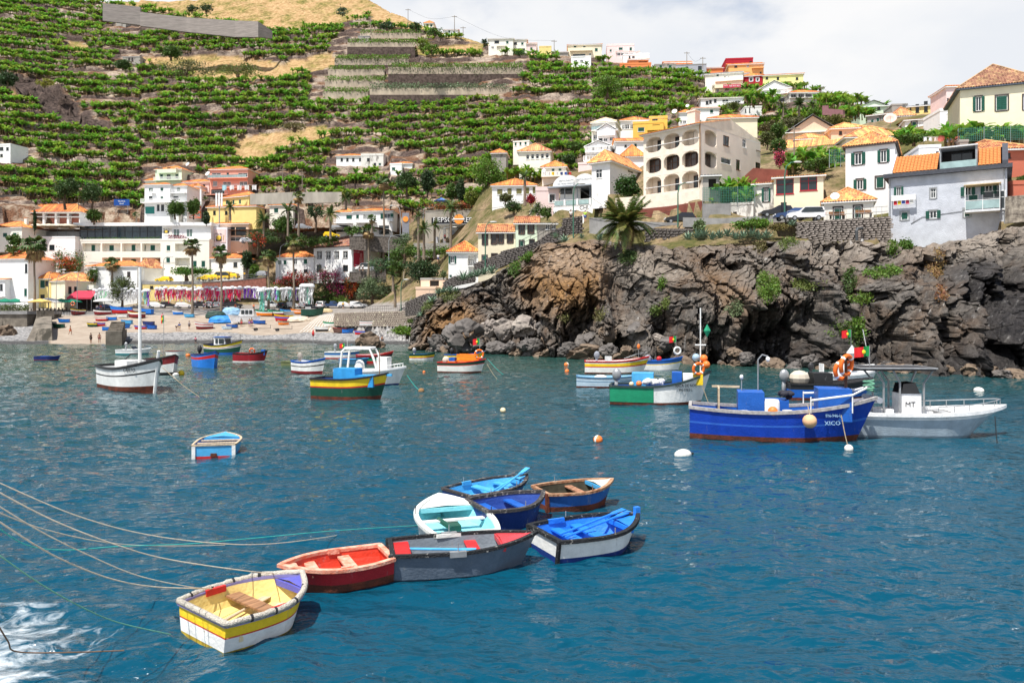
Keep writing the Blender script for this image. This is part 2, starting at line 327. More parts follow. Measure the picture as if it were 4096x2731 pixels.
CL=[(1640,1394,121,1300),(1720,1402,118,1208),(1820,1408,114,1168),(1920,1412,111,1135),(2010,1416,109,1080),(2100,1420,106,1045),(2160,1422,104,985),(2300,1428,101,965),(2450,1436,99,962),(2600,1444,94,985),(2750,1450,90,990),(2900,1456,88,985),(3100,1464,86,965),(3300,1470,84.5,968),(3500,1478,83,968),(3700,1486,81,985),(3900,1494,79,955),(4100,1502,77,905),(4400,1512,74,900),(4800,1524,70,900)]
def brow(u):return float(np.interp(u,[c[0]for c in CL],[c[2]for c in CL])),float(np.interp(u,[c[0]for c in CL],[c[3]for c in CL]))
def ground():
 us=np.arange(-900,4800,14.);t=np.linspace(0,1,150);y0=np.where(us<1640,118.,np.interp(us,[c[0]for c in CL],[c[2]+1.2 for c in CL]));y1=np.full(us.shape,232.)
 Y=y0[None]+(y1-y0)[None]*t[:,None]**1.15;X=(us-UC)[None]/F*Y;Z=groundz(X,Y)
 u2=np.broadcast_to(us,X.shape)
 hz=36+(Y-interp(u2,DB))*interp(u2,SL)-3.0;Z=np.where(Y>interp(u2,DB)-8,np.minimum(Z,np.maximum(hz,14)),Z)
 vl=interp(u2,[(-900,800),(1560,790),(2000,730),(2200,700),(2450,640),(2700,560),(3000,520),(3300,470),(3560,452),(3800,440),(4800,440)]);Z=np.minimum(Z,H+(VH-vl)/F*Y)
 vc=np.interp(Y,[0,173,183,186,190,196,206],[1250,1244,1229,1195,1130,1010,800]);Z=np.where((u2<1620)&(Y>165),np.minimum(Z,H+(VH-vc)/F*Y),Z)
 for cyp,cap in(([(2180,0),(2195,134),(2330,131),(2420,127),(2457,113.4),(2561,109.4),(2678,105.4),(2811,100.4),(2830,97),(3188,91),(3200,0),(4800,0)],[(2150,895),(2811,894),(3200,884)]),([(2140,0),(2170,104),(2357,104.5),(2449,102),(2576,99),(2732,95.4),(3027,92.6),(3170,91.4),(3188,88.7),(3552,86.8),(3560,89),(3700,88),(3800,86.5),(3900,85),(4020,82.5),(4030,0),(4800,0)],[(2150,955),(2480,948),(3000,938),(3150,940),(3188,974),(3500,974),(3700,990),(3900,960),(4020,925)])):Z=np.where(Y<interp(u2,cyp),np.minimum(Z,H+(VH-interp(u2,cap))/F*Y),Z)
 wy=interp(u2,[(-900,174),(1330,174),(1337,155),(1470,146),(1600,137),(1640,130),(4800,0)]);bp_=np.interp(Y,[110,128.5,150,156,161,173],[-1.6,0,1.6,2.1,3.2,5.5]);Z=np.where((Y<wy-.3),np.minimum(Z,bp_),Z)
 zz=brow_z(us)[None];k=np.clip((Y-y0[None])/5.,0,1);Z=np.where(u2>=1640,zz*(1-k)+Z*k-.15*(1-k),Z)
 vv=VH-(Z-H)/Y*F
 grav=np.clip((1331-vv)/-4,0,1);rub=0
 beach=(u2<1660)
 wob=2.5*vnoise(X*.12,Y*.1,s=72);peb=np.where(beach&(Y+wob<150),1.,0.);peb=np.where(beach&(u2<160+20*vnoise(Y*.2,X*0,s=73))&(Y<166),1.,peb);slip=np.where(beach&(u2>=150)&(Y<wy-.3)&(peb==0),1.,0.);slip=np.where((u2>205)&(u2<440)&(Y>129)&(Y<160),1,slip);peb=np.where(slip>0,0,peb)
 road=np.where((u2<1660)&(Z<7.6)&(Y>=np.minimum(wy-.2,171))&(Y<184),1.,0.)
 Z=Z+np.where(peb>0,.06*fbm(X*.8,Y*.8,s=70),0)+np.where((Y>186),.25*fbm(X*.3,Y*.3,s=71),0)
 C=np.stack([peb,slip,road,np.ones_like(X)],-1)
 m=bpy.data.materials.new('shore_ground');m.use_nodes=True;nt=m.node_tree;L=nt.links.new;b=nt.nodes['Principled BSDF'];b.inputs['Roughness'].default_value=.9;b.inputs['Specular IOR Level'].default_value=.15
 g=nd(nt,'ShaderNodeNewGeometry');at=nd(nt,'ShaderNodeVertexColor',layer_name='Col');sp=nd(nt,'ShaderNodeSeparateColor');L(at.outputs[0],sp.inputs[0])
 def ramp(scale,c0,c1,p0=.35,p1=.65,det=6.0):
  q=nd(nt,'ShaderNodeTexNoise',i_Scale=scale,i_Detail=det,i_Roughness=.65);L(g.outputs['Position'],q.inputs[0]);r=nd(nt,'ShaderNodeValToRGB')
  r.color_ramp.elements[0].position,r.color_ramp.elements[1].position=p0,p1;r.color_ramp.elements[0].color=(*c0,1);r.color_ramp.elements[1].color=(*c1,1);L(q.outputs[0],r.inputs[0]);return r.outputs[0]
 def mix(f,a,c):x=nd(nt,'ShaderNodeMix',data_type='RGBA');L(f,x.inputs['Factor']);L(a,x.inputs['A']);L(c,x.inputs['B']);return x.outputs['Result']
 earth=mix(ramp(.2,(0,0,0),(1,1,1),.42,.6),ramp(1.5,(.05,.06,.015),(.12,.10,.04)),ramp(1.2,(.13,.09,.055),(.30,.22,.13)))
 vo=nd(nt,'ShaderNodeTexVoronoi',i_Scale=3.2);L(g.outputs['Position'],vo.inputs[0]);hv=nd(nt,'ShaderNodeValToRGB');hv.color_ramp.elements[0].color=(.07,.07,.075,1);hv.color_ramp.elements[1].color=(.36,.35,.34,1)
 sc2=nd(nt,'ShaderNodeSeparateColor');L(vo.outputs['Color'],sc2.inputs[0]);L(sc2.outputs[0],hv.inputs[0])
 sz=nd(nt,'ShaderNodeSeparateXYZ');L(g.outputs['Position'],sz.inputs[0]);wet=nd(nt,'ShaderNodeMapRange',i_1=.28,i_2=.5,i_3=.28,i_4=1.0);L(sz.outputs[2],wet.inputs[0])
 wm=nd(nt,'ShaderNodeMix',data_type='RGBA',blend_type='MULTIPLY',i_0=1.0);L(hv.outputs[0],wm.inputs['A']);L(wet.outputs[0],wm.inputs['B'])
 c=mix(sp.outputs[0],earth,wm.outputs['Result']);c=mix(sp.outputs[1],c,ramp(.5,(.25,.20,.155),(.37,.31,.25),.3,.7,8.0));c=mix(sp.outputs[2],c,ramp(.6,(.17,.15,.135),(.27,.25,.23),.3,.7,8.0))
 L(c,b.inputs['Base Color']);bp=nd(nt,'ShaderNodeBump',i_Strength=.7,i_Distance=.12);L(vo.outputs['Distance'],bp.inputs['Height']);L(bp.outputs[0],b.inputs['Normal'])
 o=link('ground',npmesh('ground',np.stack([X,Y,Z],-1).reshape(-1,3),gridfaces(*X.shape),m,False,None,C.reshape(-1,4)));tag(o,kind='structure')
def brow_z(u):
 y=np.interp(u,[c[0]for c in CL],[c[2]for c in CL]);v=np.interp(u,[c[0]for c in CL],[c[3]for c in CL]);return H+(VH-v)/F*y
def cliff():
 us=np.arange(1640,4780,3.4);nr=250;t=np.linspace(0,1,nr)[:,None]
 cu=[c[0]for c in CL];yb=F*H/(np.interp(us,cu,[c[1]for c in CL])-VH);yt=np.interp(us,cu,[c[2]for c in CL]);zt=brow_z(us)
 tt=np.clip(t/.94,0,1);g=.52*tt+.48*tt**2.6
 Y=yb[None]-1.2+(yt-yb+1.2)[None]*g+np.where(t>.94,(t-.94)*40,0);Z=-1.0+(zt+1.0)[None]*np.clip(tt,0,1)**.92
 X=((us-UC)/F)[None]*Y
 s=(us-1560)[None]/F*85+0*Y
 def sm(a,b,x):q=np.clip((x-a)/(b-a),0,1);return q*q*(3-2*q)
 fade=sm(0,.04,t)*(1-sm(.86,.97,t))
 uu=us[None]+0*Y;hh=np.clip(tt+0*Y,0,1)
 D=0*Y
 for cu_,ch,ru,rh,dp in[(1985,.55,75,.30,3.6),(2060,.30,60,.2,2.0),(2130,.45,60,.35,2.2),(2330,.18,70,.2,3.4),(2520,.48,120,.26,3.8),(2480,.12,70,.13,2.4),(2680,.22,60,.2,3),(2640,.78,60,.14,1.4),(2850,.80,70,.12,1.6),(3010,.18,60,.22,2.6),(3170,.16,75,.24,3.6),(3400,.55,26,.42,3.4),(3700,.30,30,.3,2.4),(3560,.84,40,.09,2.4),(3800,.80,50,.12,2.0),(3930,.32,90,.30,3.2),(4060,.5,70,.45,3.6),(3270,.42,60,.12,1.8)]:
  D=D+dp*np.exp(-(((uu-cu_)/ru)**2+((hh-ch)/rh)**2)**1.5)
 for cu_,ch,ru,rh,dp in[(2230,.6,70,.4,1.8),(2360,.72,60,.26,2.6),(1890,.25,80,.25,2.6),(2200,.2,60,.22,2.5),(2420,.35,45,.25,2.2),(2590,.15,60,.2,2.2),(2900,.45,110,.2,2.6),(3080,.5,80,.2,2.0),(3270,.5,90,.12,2.2),(3330,.28,55,.25,2.2),(3560,.55,120,.2,2.4),(3640,.2,60,.3,2.2),(3830,.2,60,.35,2.4),(3830,.62,60,.1,1.8),(2780,.55,50,.3,2.0),(3000,.84,60,.12,1.5),(3160,.86,50,.1,1.6)]:
  D=D-dp*np.exp(-(((uu-cu_)/ru)**2+((hh-ch)/rh)**2)**1.5)
 wx=s+1.2*vnoise(s*.3,Z*.3,s=81);wz=Z+1.2*vnoise(s*.3,Z*.3,s=82);wy=Y*.5
 lean=wx+wz*.35
 smooth_zone=np.exp(-(((uu-2560)/190)**2+((hh-.62)/.42)**2)**2)+.8*np.exp(-(((uu-2270)/150)**2+((hh-.7)/.3)**2)**2)
 f1,e1=facets(lean*.24,wy*.2,wz*.12,83);f2,e2=facets(lean*.6,wy*.4,wz*.3,84);f3,e3=facets(wx*1.4,wy,wz*.8,85);f4,e4=facets(wx*3.0,wy*2,wz*2.6,86)
 k=1-.75*np.clip(smooth_zone,0,1)
 D=D+1.35*f1*(.5+.5*k)+.75*f2*k+.34*f3*k+.13*f4*(.3+.7*k)+1.0*np.exp(-(e2/.05)**2)*k+.42*np.exp(-(e3/.06)**2)*k+.11*fbm(wx*1.1,wz*1.1,wy,5,87)+.25*np.clip(smooth_zone,0,1)*vnoise(wx*1.6+wz*.3,wz*.16,s=88)
 D=D*1.3;Y=Y+D*fade;X=X+.25*f2*fade*k+.12*f3*fade;Z=Z+.22*f3*fade*k+.3*f1*fade*sm(.5,.8,t)
 Z=Z+sm(.88,.95,t)*.35*fbm(s*.6,Y*.6,s=89)
 oc=np.clip(np.exp(-(((uu-2260)/190)**2+((hh-.72)/.35)**2)**1.6)+.75*np.exp(-(((uu-1800)/130)**2+((hh-.4)/.4)**2)**2)+.55*np.exp(-(((uu-2860)/90)**2+((hh-.6)/.2)**2))+.3*vnoise(s*.15,Z*.2,s=90),0,1)
 wet=np.clip(sm(3700,3950,uu)*sm(.84,.6,hh+.12*vnoise(s*.3,Z*.3,s=91))+sm(.42,.05,hh+.16*vnoise(s*.35,Z*.3,s=92))*.8*sm(2650,3050,uu)+.4*sm(.25,.0,hh),0,1)  # wet rock at right and waterline, plus painted shade on the lower face
 pale=np.clip(.5*np.clip(smooth_zone,0,1)*sm(.55,.8,hh)+.5*sm(.65,.98,hh)*sm(2900,3300,uu)+.25*vnoise(s*.25+5,Z*.3,s=93),0,1)
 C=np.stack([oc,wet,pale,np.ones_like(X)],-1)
 m=bpy.data.materials.new('cliff_rock');m.use_nodes=True;nt=m.node_tree;L=nt.links.new;b=nt.nodes['Principled BSDF'];b.inputs['Specular IOR Level'].default_value=.25
 g=nd(nt,'ShaderNodeNewGeometry');at=nd(nt,'ShaderNodeVertexColor',layer_name='Col');sp=nd(nt,'ShaderNodeSeparateColor');L(at.outputs[0],sp.inputs[0])
 def ramp(scale,c0,c1,p0=.35,p1=.65,det=9.0,st=None):
  src=g.outputs['Position']
  if st:mp=nd(nt,'ShaderNodeMapping');mp.inputs['Scale'].default_value=st;L(src,mp.inputs[0]);src=mp.outputs[0]
  q=nd(nt,'ShaderNodeTexNoise',i_Scale=scale,i_Detail=det,i_Roughness=.68);L(src,q.inputs[0]);r=nd(nt,'ShaderNodeValToRGB')
  r.color_ramp.elements[0].position,r.color_ramp.elements[1].position=p0,p1;r.color_ramp.elements[0].color=(*c0,1);r.color_ramp.elements[1].color=(*c1,1);L(q.outputs[0],r.inputs[0]);return r.outputs[0]
 def mix(f,a,c):x=nd(nt,'ShaderNodeMix',data_type='RGBA');L(f,x.inputs['Factor']);L(a,x.inputs['A']);L(c,x.inputs['B']);return x.outputs['Result']
 base=ramp(.7,(.032,.021,.015),(.165,.115,.08),.34,.68)
 base=mix(ramp(.22,(0,0,0),(1,1,1),.38,.54),base,ramp(1.4,(.04,.036,.034),(.175,.155,.135),.33,.66))
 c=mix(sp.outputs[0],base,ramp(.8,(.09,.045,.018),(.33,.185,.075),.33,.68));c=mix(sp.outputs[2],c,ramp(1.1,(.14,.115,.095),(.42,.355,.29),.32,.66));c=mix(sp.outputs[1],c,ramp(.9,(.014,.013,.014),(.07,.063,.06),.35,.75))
 c=mix(ramp(1.0,(0,0,0),(.55,.55,.55),.6,.7,6.0,(1.5,1.5,.12)),c,ramp(2.0,(.30,.29,.28),(.55,.53,.5)))
 c=mix(ramp(2.4,(0,0,0),(.8,.8,.8),.62,.66,6.0),c,ramp(2.0,(.03,.026,.024),(.07,.06,.05)))
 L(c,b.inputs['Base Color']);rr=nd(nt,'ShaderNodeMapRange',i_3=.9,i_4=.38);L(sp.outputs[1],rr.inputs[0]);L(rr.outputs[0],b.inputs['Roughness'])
 bn=nd(nt,'ShaderNodeTexNoise',i_Scale=2.6,i_Detail=9.0,i_Roughness=.7);L(g.outputs['Position'],bn.inputs[0]);bp=nd(nt,'ShaderNodeBump',i_Strength=.9,i_Distance=.35);L(bn.outputs[0],bp.inputs['Height']);L(bp.outputs[0],b.inputs['Normal'])
 V=np.stack([X,Y,Z],-1)
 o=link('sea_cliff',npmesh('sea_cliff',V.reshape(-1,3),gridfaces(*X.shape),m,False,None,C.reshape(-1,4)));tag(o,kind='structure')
 return us,t[:,0],V
CLU,CLT,CLV=cliff()
def on_cliff(u,v):
 vv=VH-(CLV[...,2]-H)/CLV[...,1]*F;ux=UC+CLV[...,0]/CLV[...,1]*F
 i=np.argmin(((ux-u)**2+(vv-v)**2)+CLV[...,1]*1.5);return Vector(CLV.reshape(-1,3)[i].tolist())
 # ================================================================ BUILDINGS
TILE=mat('clay_tile',(.60,.22,.075),.8,.3,1.2,0,1,.15,isl=.24,dirt=((.24,.13,.08),.58,1.0))
TILE2=mat('clay_tile_pale',(.68,.32,.13),.8,.35,1.2,0,1,.15,isl=.28,dirt=((.26,.16,.1),.57,1.0))
TILE3=mat('clay_tile_old',(.50,.235,.12),.85,.35,1.0,0,1,.1,isl=.35)
TILEG=mat('clay_tile_weathered',(.235,.17,.155),.85,.3,.9,0,1,.1,c2=(.36,.14,.08),isl=.3)
CREAMT=mat('cream_roof_tile',(.78,.62,.42),.8,.15,1.2,0,1,.1,isl=.12)
WM={'white':plaster('white',(.80,.80,.79)),'warm':plaster('warm_white',(.80,.765,.68)),'cream':plaster('cream',(.78,.70,.52)),'yellow':plaster('yellow',(.76,.60,.24)),'palegreen':plaster('pale_green',(.64,.74,.58)),'lemon':plaster('lemon',(.80,.75,.33)),'ochre':plaster('ochre',(.76,.47,.10)),'pink':plaster('pink',(.76,.36,.27)),'palepink':plaster('pale_pink',(.76,.60,.58)),'peach':plaster('peach',(.77,.55,.40)),'red':plaster('red',(.36,.02,.035)),'orange':plaster('orange',(.74,.24,.09)),'orange2':plaster('orange2',(.78,.42,.16)),'grey':plaster('grey',(.36,.375,.42)),'concrete':plaster('concrete',(.33,.31,.28),(.12,.11,.1),.55),'terracotta':plaster('terracotta',(.50,.15,.095)),'old':plaster('old_white',(.68,.66,.62),(.22,.2,.18),.54),'shaded':plaster('shaded_white',(.74,.72,.76)),'brick':plaster('brick_red',(.34,.13,.095),(.2,.1,.09),.6)}  # the shaded entry paints wall shade into white plaster as a lilac tint
GREEN=mat('shutter_green',(.012,.085,.06),.5,.2,4);WHITE=mat('white_joinery',(.78,.78,.77),.5,.06,4);DARKST=mat('dark_stone_trim',(.075,.062,.058),.85,.3,3,.3)
BROWN=mat('brown_joinery',(.10,.045,.025),.6,.3,5);REDJ=mat('red_joinery',(.36,.015,.03),.45,.15,4);BLACKM=mat('dark_metal',(.03,.03,.032),.5,.2,4);GREYM=mat('grey_metal',(.33,.34,.35),.4,.2,4,metal=.4)
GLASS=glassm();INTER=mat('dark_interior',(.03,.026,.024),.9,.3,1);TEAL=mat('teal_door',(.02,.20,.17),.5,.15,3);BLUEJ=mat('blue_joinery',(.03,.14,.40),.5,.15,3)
OLIVE=mat('olive_shutter',(.20,.19,.07),.6,.2,4)
FR={'A':(0,600,1.912),'B':(1000,600,1.912),'C':(2000,300,1.96),'D':(2900,250,1.96),'1':(1660,60,2.613),'2':(2440,200,2.613),'3':(1950,480,3.36),'4':(0,800,3.136),'5':(560,640,3.074),'6':(3100,300,2.361),'L':(0,0,1.68),'M':(1300,0,1.68),'S':(0,0,1)}
def px(fr,x,y):a,b,s=FR[fr];return a+x/s,b+y/s
def roof_plane(mb,A,B,C,D,m,sp=.34,tl=.0,rh=.09):
 A,B,C,D=(Vector(p)for p in(A,B,C,D));mb.add([A,B,C,D]if(C-D).length>.01 else[A,B,C],[tuple(range(4 if(C-D).length>.01 else 3))],m)
 e=B-A;Ln=e.length;e.normalize();xD=(D-A).dot(e);xC=(C-A).dot(e);s=(D-A)-e*xD;sl=s.length;nrm=e.cross(s).normalized()
 if nrm.z<0:nrm=-nrm
 n=max(3,int(Ln/sp));w=Ln/n
 for i in range(n):
  x=(i+.5)*w;t=1.0
  if x<xD:t=x/max(xD,1e-3)
  if x>xC:t=min(t,(Ln-x)/max(Ln-xC,1e-3))
  if t*sl<.15:continue
  k=max(1,int(t*sl/tl))if tl else 1
  for j in range(k):
   p,q=A+e*x+s*(t*j/k),A+e*x+s*(t*(j+1)/k);h0=rh*(1.35 if tl else 1);h1=rh*.75
   a=w*.42
   mb.add([p-e*a+nrm*.01,p-e*a*.45+nrm*h0,p+e*a*.45+nrm*h0,p+e*a+nrm*.01,q-e*a+nrm*.01,q-e*a*.45+nrm*h1,q+e*a*.45+nrm*h1,q+e*a+nrm*.01],[(0,1,5,4),(1,2,6,5),(2,3,7,6),(0,3,2,1)],m)
def make_roof(par,w,d,h,kind,rh,m,over,sp,tl,eave,gm):
 mb=MB();o=over;x0,x1,y0,y1=-o,w+o,-o,d+o
 if kind in('hip','gable','gablef','shed'):
  fb=MB();fb.box(x0+.02,x1-.02,y0+.02,y1-.02,h-.16,h+.0,eave);z=h+.02
 if kind=='hip':
  if w>=d:a=(y1-y0)/2*.95;R0,R1=(x0+a,(y0+y1)/2,z+rh),(x1-a,(y0+y1)/2,z+rh)
  else:a=(x1-x0)/2*.95;R0,R1=((x0+x1)/2,y0+a,z+rh),((x0+x1)/2,y1-a,z+rh)
  c=[(x0,y0,z),(x1,y0,z),(x1,y1,z),(x0,y1,z)]
  if w>=d:pl=[(c[0],c[1],R1,R0),(c[1],c[2],R1,R1),(c[2],c[3],R0,R1),(c[3],c[0],R0,R0)]
  else:pl=[(c[0],c[1],R0,R0),(c[1],c[2],R1,R0),(c[2],c[3],R1,R1),(c[3],c[0],R0,R1)]
  for p in pl:roof_plane(mb,*p,m,sp,tl)
  rm=m
  for a_,b_ in((c[0],R0),(c[1],R1 if w>=d else R0),(R0,R1),(c[2],R1),(c[3],R0 if w>=d else R1)):mb.tube([Vector(a_)+Vector((0,0,.06)),Vector(b_)+Vector((0,0,.07))],.11,rm,5)
 elif kind=='gable':
  ym=(y0+y1)/2
  roof_plane(mb,(x0,y0,z),(x1,y0,z),(x1,ym,z+rh),(x0,ym,z+rh),m,sp,tl);roof_plane(mb,(x1,y1,z),(x0,y1,z),(x0,ym,z+rh),(x1,ym,z+rh),m,sp,tl)
  mb.tube([(x0,ym,z+rh+.06),(x1,ym,z+rh+.06)],.11,m,5)
  for x in(0,w):fb.add([(x,0,h),(x,d,h),(x,d/2,h+rh*.94)],[(0,1,2)],gm)
 elif kind=='gablef':
  xm=(x0+x1)/2
  roof_plane(mb,(x0,y1,z),(x0,y0,z),(xm,y0,z+rh),(xm,y1,z+rh),m,sp,tl);roof_plane(mb,(x1,y0,z),(x1,y1,z),(xm,y1,z+rh),(xm,y0,z+rh),m,sp,tl)
  for y in(0,d):fb.add([(0,y,h),(w,y,h),(w/2,y,h+rh*.94)],[(0,1,2)],gm)
  fb.box(0,0,0,0,0,0,eave)
 elif kind=='shed':
  roof_plane(mb,(x0,y0,z),(x1,y0,z),(x1,y1,z+rh),(x0,y1,z+rh),m,sp,tl);fb.add([(0,0,h),(0,d,h),(0,d,h+rh*.95)],[(0,1,2)],gm);fb.add([(w,0,h),(w,d,h),(w,d,h+rh*.95)],[(0,1,2)],gm);fb.add([(0,d,h),(w,d,h),(w,d,h+rh*.95),(0,d,h+rh*.95)],[(0,1,2,3)],gm)
 else:
  t=.2;fb=MB();fb.box(0,w,0,d,h-.2,h+.02,eave)
  if rh>0:
   for b in((-.06,w+.06,-.06,t),(-.06,w+.06,d-t,d+.06),(-.06,t,t,d-t),(w-t,w+.06,t,d-t)):fb.box(*b,h-.25,h+rh,m)
  return fb.build('roof',par)
 r=fb.build('roof',par);t_=mb.build('roof_tiles',r);t_['kind']='stuff';return r
def panel(mb,w,z0,z1,holes,m,T,rec=.16,rm=None):
 """wall of width w from z0 to z1 in a face frame (x along, outward -y) with recessed openings (x0,x1,z0,z1,depth,backmat)"""
 xs=sorted({0.,w,*[q for h in holes for q in(max(0,h[0]),min(w,h[1]))]});zs=sorted({z0,z1,*[q for h in holes for q in(max(z0,h[2]),min(z1,h[3]))]})
 def put(vs,mm):mb.add([T@Vector(p)for p in vs],[(0,1,2,3)],mm)
 for a,b in zip(xs,xs[1:]):
  for c,d in zip(zs,zs[1:]):
   if b-a<1e-4 or d-c<1e-4:continue
   if any(h[0]-1e-4<=a and b<=h[1]+1e-4 and h[2]-1e-4<=c and d<=h[3]+1e-4 for h in holes):continue
   put([(a,0,c),(b,0,c),(b,0,d),(a,0,d)],m)
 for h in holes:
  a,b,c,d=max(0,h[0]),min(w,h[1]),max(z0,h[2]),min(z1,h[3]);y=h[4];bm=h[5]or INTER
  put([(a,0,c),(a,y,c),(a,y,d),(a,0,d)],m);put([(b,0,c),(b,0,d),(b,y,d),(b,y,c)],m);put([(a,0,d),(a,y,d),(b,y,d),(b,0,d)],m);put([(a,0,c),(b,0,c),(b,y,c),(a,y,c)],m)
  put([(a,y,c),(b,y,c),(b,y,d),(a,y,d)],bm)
def shutter(mb,x0,x1,z0,z1,y,m,n=6):
 mb.box(x0,x1,y-.05,y,z0,z1,m);hz=(z1-z0)/n
 for i in range(n):mb.box(x0+.05,x1-.05,y-.075,y-.052,z0+hz*(i+.12),z0+hz*(i+.88),m)
def window(par,T,x,z,w,h,st,trim,yoff=0.0,sm=None):
 """window or door as a part: frame, with pane and shutters below it"""
 sm=sm or GREEN;f=MB();o=T.to_translation();rz=T.to_euler().z
 c={'O':WHITE,'G':WHITE,'S':WHITE,'A':WHITE,'D':BLACKM,'B':BROWN,'R':REDJ,'L':WHITE,'T':WHITE,'H':WHITE}.get(st,WHITE)
 t=min(.09,w*.12);y0,y1=yoff+.06,yoff+.12;g=.006
 f.box(g,t,y0,y1,g,h-g,c);f.box(w-t,w-g,y0,y1,g,h-g,c);f.box(t,w-t,y0,y1,g,t,c);f.box(t,w-t,y0,y1,h-t,h-g,c)
 if st in 'OGRBD':f.box(w/2-t*.45,w/2+t*.45,y0+.004,y1-.004,t,h-t,c)
 if st in 'GRH' and h>.9:f.box(t,w-t,y0+.006,y1-.006,h*.62,h*.62+t*.7,c)
 if trim:
  q=.16
  for b in((-q,0,-q*.6,h+q),(w,w+q,-q*.6,h+q),(0,w,h,h+q),(0,w,-q,0)):f.box(b[0],b[1],yoff-.05,yoff+.0,b[2],b[3],trim)
 else:f.box(-.06,w+.06,yoff-.07,yoff-.005,-.09,-.01,c)
 fo=f.build('door' if st in 'AT' else 'window',par,T@Vector((x,0,z)),(0,0,rz))
 if st in 'OGRBDH':p=MB();p.box(t,w-t,yoff+.085,yoff+.1,t,h-t,GLASS);p.build('pane',fo)
 if st=='S':
  for a,b in((t,w/2-.01),(w/2+.01,w-t)):p=MB();shutter(p,a,b,t,h-t,yoff+.06,sm);p.build('shutter',fo)
 if st in 'AT':p=MB();p.box(t,w-t,yoff+.07,yoff+.1,.0,h-t,TEAL if st=='T' else sm);p.build('door_leaf',fo)
 if st=='O':
  for a,b in((-w*.48-.02,-.02),(w+.02,w*1.48+.02)):p=MB();shutter(p,a,b,0,h,yoff-.02 if not trim else yoff-.06,sm);p.build('shutter',fo)
 return fo
def balcony(par,T,x0,x1,z,dep,kind,m):
 b=MB();b.box(x0,x1,-dep,-.01,z-.18,z,m)
 if kind=='wall':b.box(x0,x1,-dep,-dep+.12,z,z+.9,m);b.box(x0,x0+.12,-dep+.12,-.01,z,z+.9,m);b.box(x1-.12,x1,-dep+.12,-.01,z,z+.9,m)
 rz=T.to_euler().z;bo=b.build('balcony',par,T@Vector((0,0,0)),(0,0,rz))
 if kind!='wall':
  r=MB();mm={'rail':GREYM,'white':WHITE,'glass':GREYM,'black':BLACKM}[kind];r.box(x0,x1,-dep,-dep+.05,z+.85,z+.9,mm);n=max(3,int((x1-x0)/(.45 if kind!='white' else .3)))
  for i in range(n+1):a=x0+(x1-x0-.05)*i/n;r.box(a,a+(.05 if kind!='white' else .12),-dep+.005,-dep+.045,z,z+.85,mm)
  r.build('railing',bo)
  if kind=='glass':p=MB();p.box(x0+.05,x1-.05,-dep+.05,-dep+.06,z+.08,z+.8,mat('balcony_glass',(.30,.42,.42),.1,.2,1,spec=.6));p.build('glass_panel',bo)
 return bo
GCX=[]
